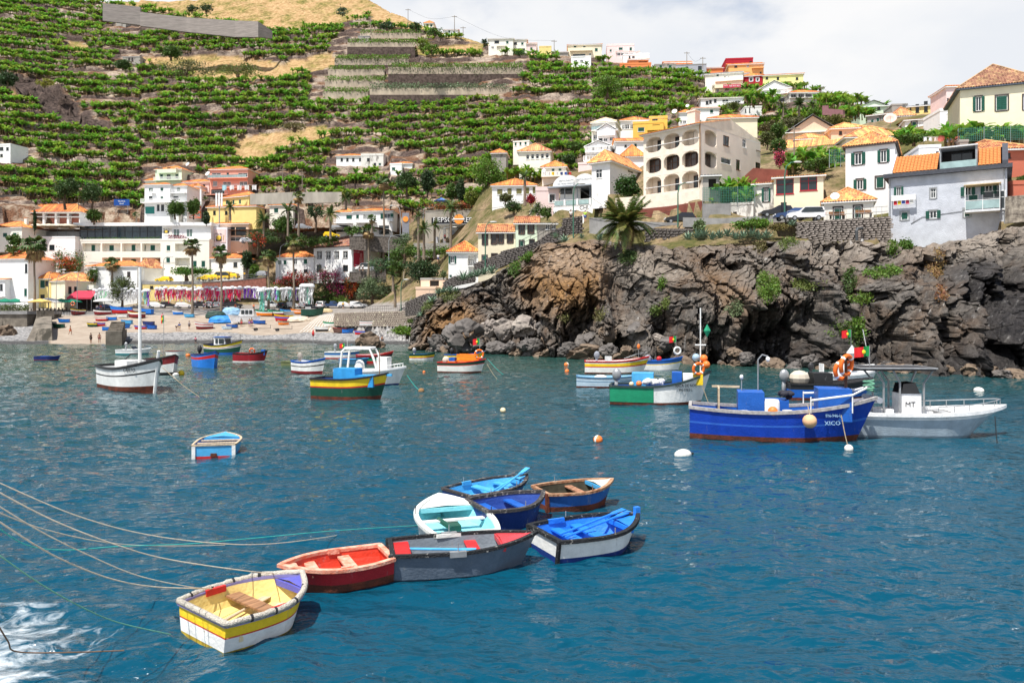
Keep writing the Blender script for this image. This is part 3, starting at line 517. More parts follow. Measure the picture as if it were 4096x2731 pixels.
def house(fr,label,x0,x1,yb,ye,Y,yaw=0,depth=7,wall='white',roof='hip',rh=1.4,rm=None,over=.35,win=(),side=(),left=(),balc=(),trim=None,found=3.0,name='house',cat='house',group=None,sp=.36,tl=0.,eave=None,shm=None,chim=(),rec=.16):
 u0,vb=px(fr,x0,yb);u1,_=px(fr,x1,yb);_,ve=px(fr,x0,ye);s=FR[fr][2];yw=R(yaw)
 if Y>=186 and vb<840:
  um=(u0+u1)/2;Y=float(hillD(um,hillz(um,vb)))-1.0
 p0=P(u0,vb,Y);c,sn=math.cos(yw),math.sin(yw)
 def along(u,ox,oy,dx,dy):k=(u-UC)/F;return(k*oy-ox)/(dx-k*dy)
 w=along(u1,p0.x,p0.y,c,sn);h=(vb-ve)/F*Y;wm=WM[wall];rm=rm or TILE
 root=thing(name,label,cat,p0,yw,group);wb=MB()
 if vb>560 and Y<192:
  for a,b in((0,0),(w,0),(w/2,depth*.6)):GCX.append((p0.x+c*a-sn*b,p0.y+sn*a+c*b,p0.z+.1))
 faces={'F':(Matrix.Identity(4),w,(p0.x,p0.y),(c,sn),win),'R':(Matrix.Translation((w,0,0))@Matrix.Rotation(R(90),4,'Z'),depth,(p0.x+w*c,p0.y+w*sn),(-sn,c),side),'L':(Matrix.Translation((0,depth,0))@Matrix.Rotation(R(-90),4,'Z'),depth,(p0.x-depth*sn,p0.y+depth*c),(sn,-c),left)}
 for k,(T,fw,(ox,oy),(dx,dy),ws)in faces.items():
  holes=[];mk=[]
  for q in ws:
   x,y,ww,hh,st=q[:5];u,v=px(fr,x,y);ww,hh=ww/s,hh/s
   a0,a1=along(u-ww/2,ox,oy,dx,dy),along(u+ww/2,ox,oy,dx,dy)
   if a1<a0:a0,a1=a1,a0
   a0,a1=max(.05,a0),min(fw-.05,a1);yc=oy+dy*(a0+a1)/2
   zc=H+(VH-v)/F*yc-p0.z;hz=hh/F*yc
   if a1-a0<.2:continue
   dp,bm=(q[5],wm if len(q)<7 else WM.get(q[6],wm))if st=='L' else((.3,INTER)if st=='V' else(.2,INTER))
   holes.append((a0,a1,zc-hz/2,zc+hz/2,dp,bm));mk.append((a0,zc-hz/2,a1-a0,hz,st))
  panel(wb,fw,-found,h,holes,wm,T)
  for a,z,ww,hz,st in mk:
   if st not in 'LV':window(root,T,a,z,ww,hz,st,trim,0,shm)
 wb.quad((w,depth,-found),(0,depth,-found),(0,depth,h),(w,depth,h),wm)
 wb.build('wall',root)
 if roof!='none':make_roof(root,w,depth,h,roof,rh,rm if roof!='flat' else(rm if rm is not TILE else wm),over if roof!='flat' else 0,sp,tl,eave or WHITE,wm)
 for x0_,x1_,y_,dep,kind in balc:
  ua,v_=px(fr,x0_,y_);ub,_=px(fr,x1_,y_);balcony(root,Matrix.Identity(4),max(-.3,along(ua,p0.x,p0.y,c,sn)),min(w+.3,along(ub,p0.x,p0.y,c,sn)),H+(VH-v_)/F*Y-p0.z,dep,kind,wm)
 for cx,cy in chim:b=MB();b.box(cx*w-.35,cx*w+.35,cy*depth-.35,cy*depth+.35,h,h+rh+.9,wm);b.box(cx*w-.45,cx*w+.45,cy*depth-.45,cy*depth+.45,h+rh+.9,h+rh+1.02,rm);b.build('chimney',root)
 root['_w'],root['_h'],root['_d']=w,h,depth
 return root
def txt(par,s,size,loc,rot,m,ext=.01,name='lettering',align='CENTER',sx=1.0):
 cu=bpy.data.curves.new('t','FONT');cu.body=s;cu.size=size;cu.extrude=ext;cu.align_x=align;cu.align_y='CENTER';cu.resolution_u=2
 t=bpy.data.objects.new('t',cu);COL.objects.link(t);bpy.context.view_layer.update()
 me=bpy.data.meshes.new_from_object(t.evaluated_get(bpy.context.evaluated_depsgraph_get()));bpy.data.objects.remove(t);bpy.data.curves.remove(cu)
 me.materials.clear();me.materials.append(m);o=link(name,me,par,loc,rot);o.scale=(sx,1,1);return o
def grid(x0,x1,n,y,w,h,st):return[(x0+(x1-x0)*i/max(1,n-1),y,w,h,st)for i in range(n)]
house('A','tall white seafront house with orange tiled roof at the left edge of the village',-60,215,1190,835,181,-8,9,'white','hip',2.2,TILE,side=[],win=[(45,1050,30,55,'D'),(195,1090,22,62,'S'),(200,905,20,70,'D')],chim=[(.6,.5)])
house('A','white balcony house with dark timber railing cut by the left photo edge',-90,38,1200,990,179,-6,5,'white','shed',.8,TILE,win=[(10,1050,22,50,'D')],balc=[(-90,60,1120,1.2,'black')])
house('A','narrow white house with cracked wall behind the tall palm on the promenade',215,300,1205,970,184,-5,8,'old','hip',1.0,TILE2,win=[(250,1040,24,62,'S')])
house('A','small mustard yellow house between two white houses on the promenade',298,388,1210,985,183,-5,8,'yellow','hip',1.6,TILE,win=[(325,1025,38,62,'S'),(358,1020,26,40,'D'),(325,1130,34,50,'D')])
house('A','cream house with pale clay roof above the red cafe awning',386,498,1215,1005,183,-32,9,'cream','hip',2.2,TILE2,side=[(535,1072,26,55,'D'),(580,1072,26,55,'D')],tl=.5)
house('A','white gallery house with open upper terrace beside the cafe awnings',618,715,1215,1060,184,-5,7,'warm','flat',.9,TILE,win=[(665,1085,85,55,'D')])
house('A','large white hall behind the small tree with an orange hipped roof',668,1050,1200,892,186,-6,9,'white','hip',1.5,TILE,win=[(985,950,26,40,'B'),(940,1050,30,40,'D')])
house('A','cream house with faded brick-red hipped roof below the hotel',1046,1090,1120,905,189,-38,9,'warm','hip',2.4,TILE3,over=.25,tl=.5,sp=.4)
def hotel():
 ro=[(x,745,140,62,'L',1.5)for x in(698,851,1004,1157)]+[(x,852,140,58,'L',1.5)for x in(851,1004,1157)]+[(1395,745,112,58,'L',1.5),(1395,855,112,60,'L',1.5),(440,760,60,62,'L',1.5)]
 w2=[(1288,750,30,42,'S'),(1286,842,30,42,'S'),(1490,872,30,50,'S'),(1555,872,30,50,'S'),(570,755,34,45,'S'),(480,760,60,45,'D')]
 r=house('A','long cream hotel with recessed loggias and a glazed rooftop restaurant',410,1600,975,690,192,-2,9,'warm','flat',.25,None,win=ro+w2,name='hotel',cat='hotel')
 w=r['_w'];h=r['_h']
 def ax(x):return(x-410)/1190*w
 def az(y):return(975-y)/1.912*192/F
 for x in(730,838,1040,1155):window(r,Matrix.Identity(4),ax(x)-.9,az(770),1.8 if x in(730,1040)else 1.3,1.55,'O' if x in(730,1040)else 'S',None,1.42)
 for x in(880,1000,1150,1210,1380):window(r,Matrix.Identity(4),ax(x)-.7,az(876),1.4,1.5,'G' if x in(1210,1380)else 'S',None,1.42)
 rb=MB()
 for x0,x1,y in((768,1240,858),(1340,1452,860)):rb.box(ax(x0)-3,ax(x1),-.12,-.07,az(y)-.05,az(y),GREYM)
 rb.build('handrail',r)
 g=MB();x0,x1=ax(578),ax(1215);z0,z1=h,h+3.7
 for i in range(12):
  a=x0+(x1-x0)*i/11;g.box(a-.07,a+.07,1.9,2.06,z0,z1,BLACKM)
 g.box(x0,x1,1.92,2.04,z0+2.3,z0+2.42,BLACKM);g.box(x0,x1,1.92,2.04,z0,z0+.35,BLACKM);gf=g.build('curtain_wall_frame',r)
 for i in range(11):
  for za,zb in((z0+.35,z0+2.3),(z0+2.42,z1)):
   p=MB();a=x0+(x1-x0)*i/11;b=x0+(x1-x0)*(i+1)/11;p.box(a+.07,b-.07,1.96,1.99,za,zb,glassm('restaurant_glass',(.03,.05,.065)));p.build('pane',gf)
 b=MB();b.box(x1+.08,w-.3,1.6,9,h-.05,z1,WM['white']);b.build('rooftop_room',r)
 window(r,Matrix.Translation((0,1.6,0)),ax(1303),z0+.9,1.7,2.0,'S',None);window(r,Matrix.Translation((0,1.6,0)),ax(1403),z0+.9,1.7,2.0,'S',None)
 b=MB();b.box(ax(543),w+.2,.9,9.6,z1,z1+.85,WHITE);b.build('flat_roof_edge',r)
 b=MB();b.box(ax(1310),ax(1340),4,5,z1+.85,z1+4.2,WM['concrete']);b.box(ax(1306),ax(1344),3.8,5.2,z1+4.2,z1+4.7,BLACKM);b.build('chimney',r)
 leafbox('planter_hedge',r,(ax(360),ax(1215)),(.3,1.2),(h+.1,h+.75),(.07,.14,.02),1600);leafbox('planter_flowers',r,(ax(1275),ax(1410)),(.3,1.2),(h+.1,h+1.3),(.22,.02,.05),500)
 s=MB();s.box(ax(1232),ax(1295),1.5,1.56,z0+1.3,z0+3.3,WM['warm']);so=s.build('sign_board',r);e=MB();cx=ax(1258);e.box(cx-.9,cx+.5,1.44,1.49,z0+1.9,z0+2.5,BLACKM);e.lathe([(.001,0),(.4,.01),(.3,.05),(.001,.06)],mat('sign_yellow',(.72,.5,.06)),12,Matrix.Translation((cx-.2,1.43,z0+2.25))@Matrix.Rotation(R(90),4,'X'));e.build('emblem',so)
 txt(so,'Vila do Peixe',.42,(cx,1.46,z0+2.85),(R(90),0,0),BLACKM)
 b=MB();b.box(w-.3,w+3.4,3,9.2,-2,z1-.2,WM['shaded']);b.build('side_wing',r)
 sg=MB();sx=w-2.35+2.1;sg.box(sx+.1,sx+3.3,2.9,2.96,z0-.4,z1-.7,WM['palepink']);sg2=sg.build('wall_sign',r)
 e=MB();e.box(sx+.75,sx+2.2,2.84,2.89,z0-.1,z0+1.2,BLACKM);e.lathe([(.001,0),(.62,.01),(.5,.05),(.001,.06)],mat('sign_yellow'),14,Matrix.Translation((sx+1.5,2.83,z0+.75))@Matrix.Rotation(R(90),4,'X'));e.build('emblem',sg2)
 txt(sg2,'Vila do',.62,(sx+1.45,2.84,z0+1.75),(R(90),0,0),BLACKM);txt(sg2,'Peixe',.6,(sx+2.7,2.84,z0+.8),(R(90),R(90),0),mat('sign_ochre',(.6,.4,.1)));txt(sg2,'RESTAURANTE',.3,(sx+.42,2.84,z0+.8),(R(90),R(-90),0),BLACKM)
def leafbox(name,par,xr,yr,zr,c,n,s=.28,label=None,cat=None):
 rs=np.random.RandomState(n);p=np.stack([rs.uniform(*xr,n),rs.uniform(*yr,n),rs.uniform(*zr,n)],-1)
 o=link(name,leafmesh(p,s,c,name,rs),par);
 if label:tag(o,label,cat)
 return o
def leafmesh(p,s,c,nm,rs,asp=.55,mats=None,mi=None):
 n=len(p);a=rs.normal(size=(n,3));a/=np.linalg.norm(a,axis=1)[:,None];b=np.cross(a,rs.normal(size=(n,3)));b/=np.linalg.norm(b,axis=1)[:,None]
 sz=s*rs.uniform(.6,1.3,n)[:,None];a=a*sz*.5;b=b*sz*.5*asp
 V=np.stack([p-a,p+b*.9,p+a,p-b*.9],1).reshape(-1,3);Fq=np.arange(4*n).reshape(-1,4)
 m=mats or leafmat(c);return npmesh(nm,V,Fq,m,False,mi)
def leafmat(c):return mat('leaf_%02d_%02d_%02d'%tuple(int(x*99)for x in c),c,.55,.35,.6,0,1,.35,isl=.42,transl=.28)
hotel()
house('A','long hillside school building with white piers and orange roof behind the parasols',-120,610,600,480,198,-2,5,'white','hip',2.4,TILE,over=.7,win=[(x+8,y,78,hh,'L',1.3,'brick')for x in(-50,90,185,278,371,464,557)if x!=-50 for y,hh in((496,22),(540,52))]+[(-8,496,78,22,'L',1.3,'brick'),(-8,540,78,52,'L',1.3,'brick')],name='school_building',cat='school',found=9)
house('A','white terrace block left of the hotel carrying the cream parasols',235,575,990,665,190.5,-2,8,'white','flat',.12,None,name='terrace_block',cat='building',win=[(397,745,40,40,'D')])
house('A','white house with green shutters and skylights at the left photo edge',-80,168,690,595,187,-8,8,'warm','hip',1.9,TILE,win=[(38,650,34,34,'S'),(112,650,30,34,'S')],chim=[(.75,.5)])
house('A','white villa with red-edged dormer high on the left slope',1188,1390,265,152,200,-8,8,'palegreen','hip',1.6,TILE,win=[(1225,148,40,22,'D'),(1350,148,24,22,'S'),(1290,152,26,36,'D'),(1235,202,24,34,'S'),(1290,205,28,36,'D'),(1352,202,24,36,'S')],balc=[(1215,1360,178,.9,'wall'),(1190,1400,236,1.0,'white')])
house('A','small orange roofed wing beside the white villa on the left slope',1112,1215,262,238,199,-6,6,'warm','hip',1.2,TILE,found=6)
house('A','white terraced villa, its leftmost block with balustrade and green garage door',1106,1300,500,268,195,-6,9,'white','hip',1.0,TILE,win=[(1155,303,34,26,'S'),(1238,300,24,26,'S'),(1152,366,28,26,'D'),(1238,366,24,22,'S'),(1142,460,82,60,'T'),(1210,442,20,48,'D'),(1243,442,24,48,'D')],balc=[(1066,1300,405,1.4,'white'),(1160,1190,330,.6,'white')])
house('A','white terraced villa, its middle block with long balustrade under the pink house',1300,1430,500,278,195.5,-6,9,'white','hip',1.0,TILE,win=[(1365,303,28,30,'S'),(1345,368,38,28,'D')],balc=[(1290,1430,332,1.1,'white'),(1290,1440,400,1.4,'white')])
house('A','white terraced villa, its rightmost block on tall concrete posts',1430,1535,370,280,196.5,-6,8,'white','hip',1.0,TILE,win=[(1470,303,26,28,'S'),(1508,303,22,28,'S')],balc=[(1432,1530,345,1.2,'rail')],found=2)
house('A','low white cottages with little orange roofs between the villa and pink house',1400,1600,310,248,199,-4,6,'palepink','hip',1.2,TILE,win=[(1560,272,20,16,'D')])
house('A','large pink house with long balconies and washing on the line',1605,1895,345,152,199,-6,10,'pink','hip',1.7,TILE,win=[(1655,192,70,32,'G'),(1742,185,18,20,'D'),(1858,192,74,32,'G'),(1645,258,34,38,'S'),(1735,260,62,32,'G'),(1862,258,60,32,'G'),(1665,318,100,32,'D')],side=[(1930,300,20,16,'D')],balc=[(1605,1900,222,1.3,'glass'),(1690,1900,295,1.3,'rail'),(1535,1760,345,1.4,'rail')],shm=GREYM)
house('A','yellow villa with two tiers of orange roof beneath the pink house',1700,1905,480,368,201,-24,9,'yellow','hip',1.9,TILE,win=[(1735,400,18,34,'S'),(1785,398,16,34,'S'),(1835,396,16,34,'S'),(1860,465,18,28,'S'),(1785,470,22,30,'D')],over=.4)
house('A','low yellow front wing of the yellow villa with an orange roof',1585,1960,540,440,199,-10,6,'yellow','hip',1.1,TILE,win=[(1640,480,20,30,'D'),(1730,480,20,30,'D')],name='house_wing')
house('A','white shop building with glazed upper floor and orange roof beside the hotel',1625,1900,700,565,196,-3,8,'peach','hip',.9,TILE,win=[(1755,620,85,62,'D'),(1842,620,78,62,'D'),(1668,620,70,62,'D'),(1800,680,170,30,'G')],name='shop_building',cat='shop')
house('B','white house with orange roof behind the palms right of the yellow villa',150,330,520,425,199,-6,8,'warm','hip',2.2,TILE,win=[(200,462,34,36,'S'),(290,462,30,34,'D')])
house('A','low white house with orange roof behind the row of yellow taxis',1615,1860,975,830,189,-4,8,'white','hip',1.4,TILE,win=[(1800,877,30,36,'D'),(1690,880,30,36,'D'),(1680,945,30,26,'D'),(1775,950,50,26,'D')],sp=.3)
house('A','tiny house with orange roof squeezed between the hotel and the palms',1545,1640,830,752,193,-4,6,'warm','hip',.9,TILE,win=[(1580,790,30,40,'D')])
house('B','white house with green shutters and orange roof left of the slate-roofed house',196,486,950,822,190,-4,8,'white','hip',1.9,TILE,win=[(226,860,24,34,'S'),(268,860,26,36,'S'),(348,855,26,42,'G'),(424,853,30,40,'S'),(425,925,30,26,'D'),(345,925,26,30,'D')],over=.25)
r=house('B','white mansion with weathered slate-red roof and red for-sale hoarding',488,782,960,748,190,-26,12,'white','hip',3.6,TILEG,trim=DARKST,win=[(532,805,28,52,'G'),(598,805,28,52,'G'),(664,804,28,52,'G'),(730,803,28,52,'G'),(528,905,30,46,'D'),(730,905,32,40,'D')],tl=.6,sp=.4,eave=DARKST,found=2)
def hoarding():
 b=MB();w=r['_w'];b.box(.5,4.4,-.12,-.03,1.9,7.1,mat('hoarding_red',(.50,.03,.06),.5));o=b.build('hoarding',r,(w,0,0),(0,0,R(90)));wl=WHITE
 txt(o,'VENDE-SE',.62,(1.55,-.14,6.55),(R(90),0,0),wl);txt(o,'CASA DO LARGO',.3,(1.5,-.14,5.6),(R(90),0,0),wl);txt(o,'SALES 965 412',.26,(1.6,-.14,2.4),(R(90),0,0),wl)
 q=MB();pk=mat('hoarding_figure',(.62,.22,.24));q.box(2.7,4.0,-.17,-.13,2.5,4.3,pk);q.box(2.95,3.75,-.17,-.13,4.35,5.6,pk);q.box(2.7,4.0,-.19,-.14,5.5,5.75,mat('hoarding_shade',(.30,.03,.05)));q.build('printed_figure',o)
hoarding()
house('B','white two storey house with green shutters and balustrade above the street',660,790,640,478,192,-4,8,'white','hip',1.2,TILE,win=[(758,515,46,36,'S'),(700,600,100,50,'D')],balc=[(600,790,560,1.2,'white')])
house('B','white house with corner balustrade and blue shop sign beside the petrol station',790,1090,650,470,190,-6,9,'white','hip',1.2,TILE,win=[(822,512,24,36,'S'),(905,510,80,40,'L',1.2),(1048,505,50,38,'O'),(1025,612,82,70,'G'),(850,615,60,50,'D')],balc=[(815,970,556,1.0,'white'),(1070,1130,548,1.0,'white')])
house('B','long white farmhouse with orange roof on the slope above the palms',660,850,112,48,196,-4,7,'white','hip',1.2,TILE,win=[(702,74,18,24,'D'),(745,74,18,24,'D'),(790,74,18,24,'D'),(845,74,22,22,'D')])
house('B','rough white flat-topped extension of the farmhouse on the slope',850,1020,128,40,195,-4,6,'old','flat',.4,None,win=[(905,74,20,22,'D'),(955,110,20,20,'D'),(993,110,20,20,'S')])
house('B','small white block with orange roof right of the farmhouse extension',1075,1240,150,108,193,-8,7,'white','hip',1.0,TILE,win=[(1098,140,26,22,'S')])
house('B','white cube house with one green shutter below the farmhouse',1072,1160,190,108,191,-6,5,'white','flat',.2,None,win=[(1098,145,28,24,'S')])
def station():
 o=thing('petrol_station','petrol station with black REPSOL canopy under the concrete retaining wall','petrol station',P(*px('B',1290,690),164),R(-3));s=164/F/1.912
 def X(x):return(x-1290)*s
 def Z(y):return(690-y)*s
 b=MB();b.box(X(1400),X(1825),-2,7,Z(572),Z(528),mat('canopy_black',(.02,.02,.024),.35));c=b.build('canopy',o)
 b=MB();b.box(X(1400),X(1820),-1.9,6.9,Z(580),Z(573),WHITE);b.build('canopy_soffit',o)
 for x in(1480,1745):p=MB();p.box(X(x)-.3,X(x)+.3,1.5,2.1,Z(720),Z(581),WHITE);p.build('pillar',o)
 txt(c,'REPSOL',1.5,(X(1500),-2.05,Z(546)),(R(90),0,0),WHITE,.03,'lettering');txt(c,'REPSOL',1.5,(X(1715),-2.05,Z(548)),(R(90),0,0),WHITE,.03,'lettering')
 g=MB();g.lathe([(.001,0),(1.05,.0),(1.05,.12),(.001,.12)],mat('logo_orange',(.85,.30,.05)),20,Matrix.Translation((X(1608),-2.06,Z(541)))@Matrix.Rotation(R(90),4,'X'));g.box(X(1608)-1.25,X(1608)+1.25,-2.24,-2.19,Z(541)-.12,Z(541)+.12,WHITE);g.build('emblem',c)
 k=MB();k.box(X(1500),X(1585),4,7,Z(715),Z(585),WHITE);k.build('kiosk',o)
 k=MB();k.box(X(1520),X(1545),3.9,3.96,Z(670),Z(600),mat('poster_grey',(.45,.5,.6)));k.build('poster',o)
 for x in(1420,1640):p=MB();p.box(X(x)-.4,X(x)+.4,1.2,2,Z(712),Z(660),mat('pump_grey',(.4,.4,.42)));p.build('fuel_pump',o)
 r_=MB()
 for i in range(20):r_.box(X(1600)+i*.75,X(1600)+i*.75+.05,-2.6,-2.55,Z(725),Z(690),GREYM)
 r_.box(X(1600),X(1745),-2.6,-2.55,Z(690)-.05,Z(690),GREYM);r_.build('railing',o)
 f=MB();f.box(X(1270),X(1750),-3,9,Z(830),Z(722),WM['concrete']);f.build('forecourt_base',o)
 t=thing('price_totem','tall grey price totem with orange disc beside the petrol station','sign',P(*px('B',1190,640),166));b=MB();b.box(-.75,.75,0,.4,-1,4.6,mat('totem_grey',(.22,.22,.25)));b.build('panel',t)
 e=MB();e.lathe([(.001,0),(.62,0),(.62,.1),(.001,.1)],mat('logo_orange'),18,Matrix.Translation((0,-.02,3.2))@Matrix.Rotation(R(90),4,'X'));e.build('emblem',t)
station()
def slab(name,label,cat,fr,pts,Y,thick,m,low=None,cap=None):
 """upright wall whose top edge follows the given pixels (x, y_top, y_bottom, depth offset)"""
 mb=MB();n=len(pts);a=[]
 for q in pts:
  x,yt,yb=q[:3];d=Y+(q[3]if len(q)>3 else 0);u,v=px(fr,x,yt);u2,v2=px(fr,x,yb);a.append((P(u,v,d),P(u2,v2,d)))
 o=a[0][1].copy()
 if Y<192:
  for _,b0 in a:GCX.append((b0.x,b0.y-.4,b0.z+.25))
 for(t0,b0),(t1,b1)in zip(a,a[1:]):
  d=(t1-t0);nn=Vector((-d.y,d.x,0)).normalized()*thick
  if nn.y<0:nn=-nn
  vs=[b0,b1,t1,t0,b0+nn,b1+nn,t1+nn,t0+nn];mb.add([p-o for p in vs],[(0,1,2,3),(3,2,6,7),(4,7,6,5),(1,5,6,2),(0,3,7,4)],m)
  if cap:mb.add([p-o for p in(t0-nn*.15+Vector((0,0,.02)),t1-nn*.15+Vector((0,0,.02)),t1+nn*1.1+Vector((0,0,.02)),t0+nn*1.1+Vector((0,0,.02)),t0-nn*.15+Vector((0,0,.18)),t1-nn*.15+Vector((0,0,.18)),t1+nn*1.1+Vector((0,0,.18)),t0+nn*1.1+Vector((0,0,.18)))],[(4,5,6,7),(0,1,5,4),(2,3,7,6)],cap)
 w=mb.build(name,None,o);return tag(w,label,cat)
CONC=mat('raw_concrete',(.40,.365,.31),.9,.22,.5,.3,8,.1,stretch=(1,1,.3));CONCG=mat('grey_concrete',(.27,.265,.26),.9,.25,.7,.3,8,.1);STONEW=mat('dark_stone_wall',(.20,.175,.155),.9,.5,2.2,1,6,.1,c2=(.05,.042,.038));BRICKW=mat('red_block_wall',(.27,.115,.085),.9,.3,1.5,.5,10,.1);ROUGH=mat('rubble_wall',(.42,.37,.30),.9,.5,1.7,1,5,.1,c2=(.12,.10,.085))
slab('retaining_wall','tall board-marked concrete wall behind the petrol station','wall','B',[(1340,470,760),(1640,458,760),(1985,448,760)],176,.5,CONC,cap=CONC)
slab('retaining_wall','pale concrete wall beneath the banana rows right of the pink house','wall','B',[(0,335,420),(330,322,410),(700,322,400)],192,.5,CONC)
slab('retaining_wall','dark stone wall under the street left of the petrol station','wall','B',[(760,660,760),(1100,665,790),(1230,690,800)],184,.5,STONEW,cap=CONCG)
slab('retaining_wall','dark stone wall above the school building road','wall','A',[(-150,350,480,-8),(300,335,470,0),(800,360,500,6),(1010,390,520,4)],204,.6,STONEW)
slab('retaining_wall','red block wall with graffiti below the parked taxis','wall','A',[(1545,1015,1100),(1800,1000,1100),(2035,975,1100)],184,.5,BRICKW,cap=CONCG)
slab('retaining_wall','low dark wall beside the white van below the mansion','wall','B',[(760,935,1010),(1040,918,1010)],184,.5,STONEW,cap=CONCG)
house('A','low yellow harbour building with a flat terrace roof behind the jellyfish garlands',1090,1545,1130,1020,185.5,-2,6,'yellow','flat',.5,CONCG,win=[(1160,1050,26,22,'D'),(1240,1050,26,22,'D'),(1390,1050,26,22,'D'),(1480,1050,26,22,'D')],name='harbour_building',cat='building',found=4)
house('B','small peach kiosk building at the end of the harbour road',1268,1420,1135,1052,124,-6,5,'peach','flat',.15,None,name='kiosk_building',cat='building')
house('B','upper peach block with washing under its flat roof by the stone stairs',1305,1500,1055,982,127,-4,5,'peach','flat',.1,WM['concrete'],win=[(1410,1020,70,44,'V')],name='kiosk_building',cat='building')
house('B','white house with orange roof and balcony at the foot of the stone stairs',1518,1745,990,782,119,-3,7,'white','hip',1.9,TILE,win=[(1548,838,28,56,'O'),(1700,845,66,84,'L',1.2),(1535,965,20,20,'S')],balc=[(1668,1712,886,.5,'black')],tl=.5,sp=.3)
house('B','cream house with brown windows on the stone stairs, left of the mint one',1745,2030,860,632,116,-2,7,'cream','gable',1.6,TILE3,trim=DARKST,win=[(1797,685,34,74,'B'),(1866,680,36,76,'B'),(1918,675,36,76,'B'),(1990,672,38,74,'B'),(1794,830,32,44,'S'),(1868,804,36,16,'B')],tl=.5,sp=.3)
house('C','mint green house with brown windows at the top of the stone stairs',122,295,1330,1165,115,-3,7,'palegreen','gable',1.4,TILE3,trim=DARKST,win=[(170,1210,38,70,'B'),(242,1205,40,72,'B'),(170,1322,30,44,'S'),(250,1312,30,36,'D')],tl=.5,sp=.3)
house('C','rough block annex with blue panels beside the mint house',295,440,1260,1165,114,4,6,'concrete','shed',.6,CONCG,win=[(372,1190,30,44,'G'),(420,1190,28,36,'G')])
house('3','long white house with olive shutters behind the fan palm',62,650,1110,888,146,-4,9,'white','hip',2.0,TILE,shm=OLIVE,win=[(165,965,78,78,'S'),(296,962,66,92,'S'),(424,958,80,80,'S'),(532,950,66,96,'S'),(625,945,40,92,'S')],sp=.3)
house('3','flat-roofed pink house with boarded window left of the seafood restaurant',650,965,1290,935,134,-2,7,'palepink','flat',.5,None,win=[(868,1055,70,105,'B')],trim=WHITE)
house('3','little terrace house with laundry on its balcony and an orange roof',735,1050,830,640,150,-10,6,'warm','hip',1.6,TILE,win=[(882,685,42,62,'S'),(975,680,42,60,'S'),(965,800,42,40,'D')],balc=[(735,1130,770,1.2,'wall')])
house('3','cream house with five tall windows and faded pyramid roof on the slope',418,845,610,430,160,-6,8,'warm','hip',2.4,TILE3,win=[(541,498,44,66,'H'),(606,494,44,66,'H'),(671,490,44,66,'H'),(738,486,44,66,'H'),(802,480,44,66,'H')],sp=.4)
house('3','plain cream flat-roofed house with three green shutters under the banana rows',345,560,430,290,172,-14,7,'warm','flat',.1,None,win=[(378,325,28,48,'S'),(443,318,28,48,'S'),(512,312,30,50,'S'),(412,418,30,26,'D')])
house('3','small brown shed house with orange roof at the left of the slope cluster',55,250,520,450,168,-5,5,'concrete','hip',1.2,TILE)
house('3','pale house with glass balcony at the top of the white stack of houses',1400,1720,300,45,168,-16,8,'warm','hip',1.6,CREAMT,win=[(1493,105,40,66,'G'),(1572,100,40,66,'G'),(1650,85,44,40,'G'),(1450,228,52,56,'G')],balc=[(1405,1600,155,1.0,'glass')])
house('3','white gabled house with three brown windows in the middle of the stack',1470,1730,330,150,160,-12,8,'white','gablef',1.5,WHITE,win=[(1520,268,50,40,'D'),(1586,266,50,44,'G'),(1672,255,62,50,'G'),(1640,158,48,30,'G')],balc=[(1480,1720,215,.8,'wall')])
house('3','white house with deep ochre terrace and washing below the stack',1320,1650,590,365,152,-14,9,'white','gablef',1.2,WHITE,win=[(1420,385,30,40,'D'),(1524,372,30,44,'G'),(1612,368,30,34,'D'),(1480,495,300,70,'L',1.6,'ochre')],balc=[(1320,1650,440,1.0,'white'),(1230,1600,560,1.3,'white')])
house('3','pink base house with roof terrace under the ochre terrace house',1220,1560,660,585,149,-12,6,'palepink','flat',.2,None)
house('3','low white house with long orange roof left of the big arched house',1730,2110,440,290,150,-2,7,'white','gable',1.3,TILE,win=[(1857,348,30,28,'D'),(1990,348,38,60,'S'),(2180,350,36,60,'S')])
house('3','orange-roofed attic house with white dormer beside the big arched house',1790,2110,560,500,138,-6,8,'white','hip',2.6,TILE,found=5)
house('3','big white villa with broad orange hipped roof above the restaurant',1400,1645,960,590,128,-34,12,'white','hip',2.4,TILE2,over=.6,win=[(1498,722,84,120,'G'),(1385,760,30,100,'D')],side=[(1925,698,76,36,'G'),(2060,715,70,50,'G')],sp=.3,tl=.5)
house('3','low round-fronted house with tiled rim behind the restaurant vault',975,1250,960,845,134,-4,7,'white','hip',1.0,TILE,win=[(1060,930,160,120,'D')])
house('2','ochre yellow house with curved balconies on the slope',240,560,880,765,176,-10,9,'ochre','flat',.3,None,win=[(325,832,70,44,'S'),(482,805,78,48,'D')],balc=[(390,560,850,1.0,'wall')])
house('2','upper block of the ochre house with terrace rail',410,600,790,712,179,-10,8,'ochre','flat',.4,None,win=[(470,730,60,40,'D')],balc=[(405,560,760,.9,'rail')])
house('2','white house with arched windows left of the ochre house',110,400,870,742,180,-6,8,'white','hip',1.6,TILE,win=[(180,805,48,48,'G'),(228,805,34,48,'G'),(140,810,30,40,'G')])
house('2','white house with green shutters and orange roof right of the dish',862,1140,780,612,186,-4,8,'white','hip',1.0,TILE,win=[(925,643,38,38,'S'),(1062,642,36,38,'S'),(930,750,52,30,'S')])
house('2','small white house with bay window left of the shuttered white house',725,862,800,660,187,-6,7,'white','hip',1.2,TILE,win=[(780,755,34,30,'G'),(745,755,24,30,'G'),(832,755,16,20,'D')])
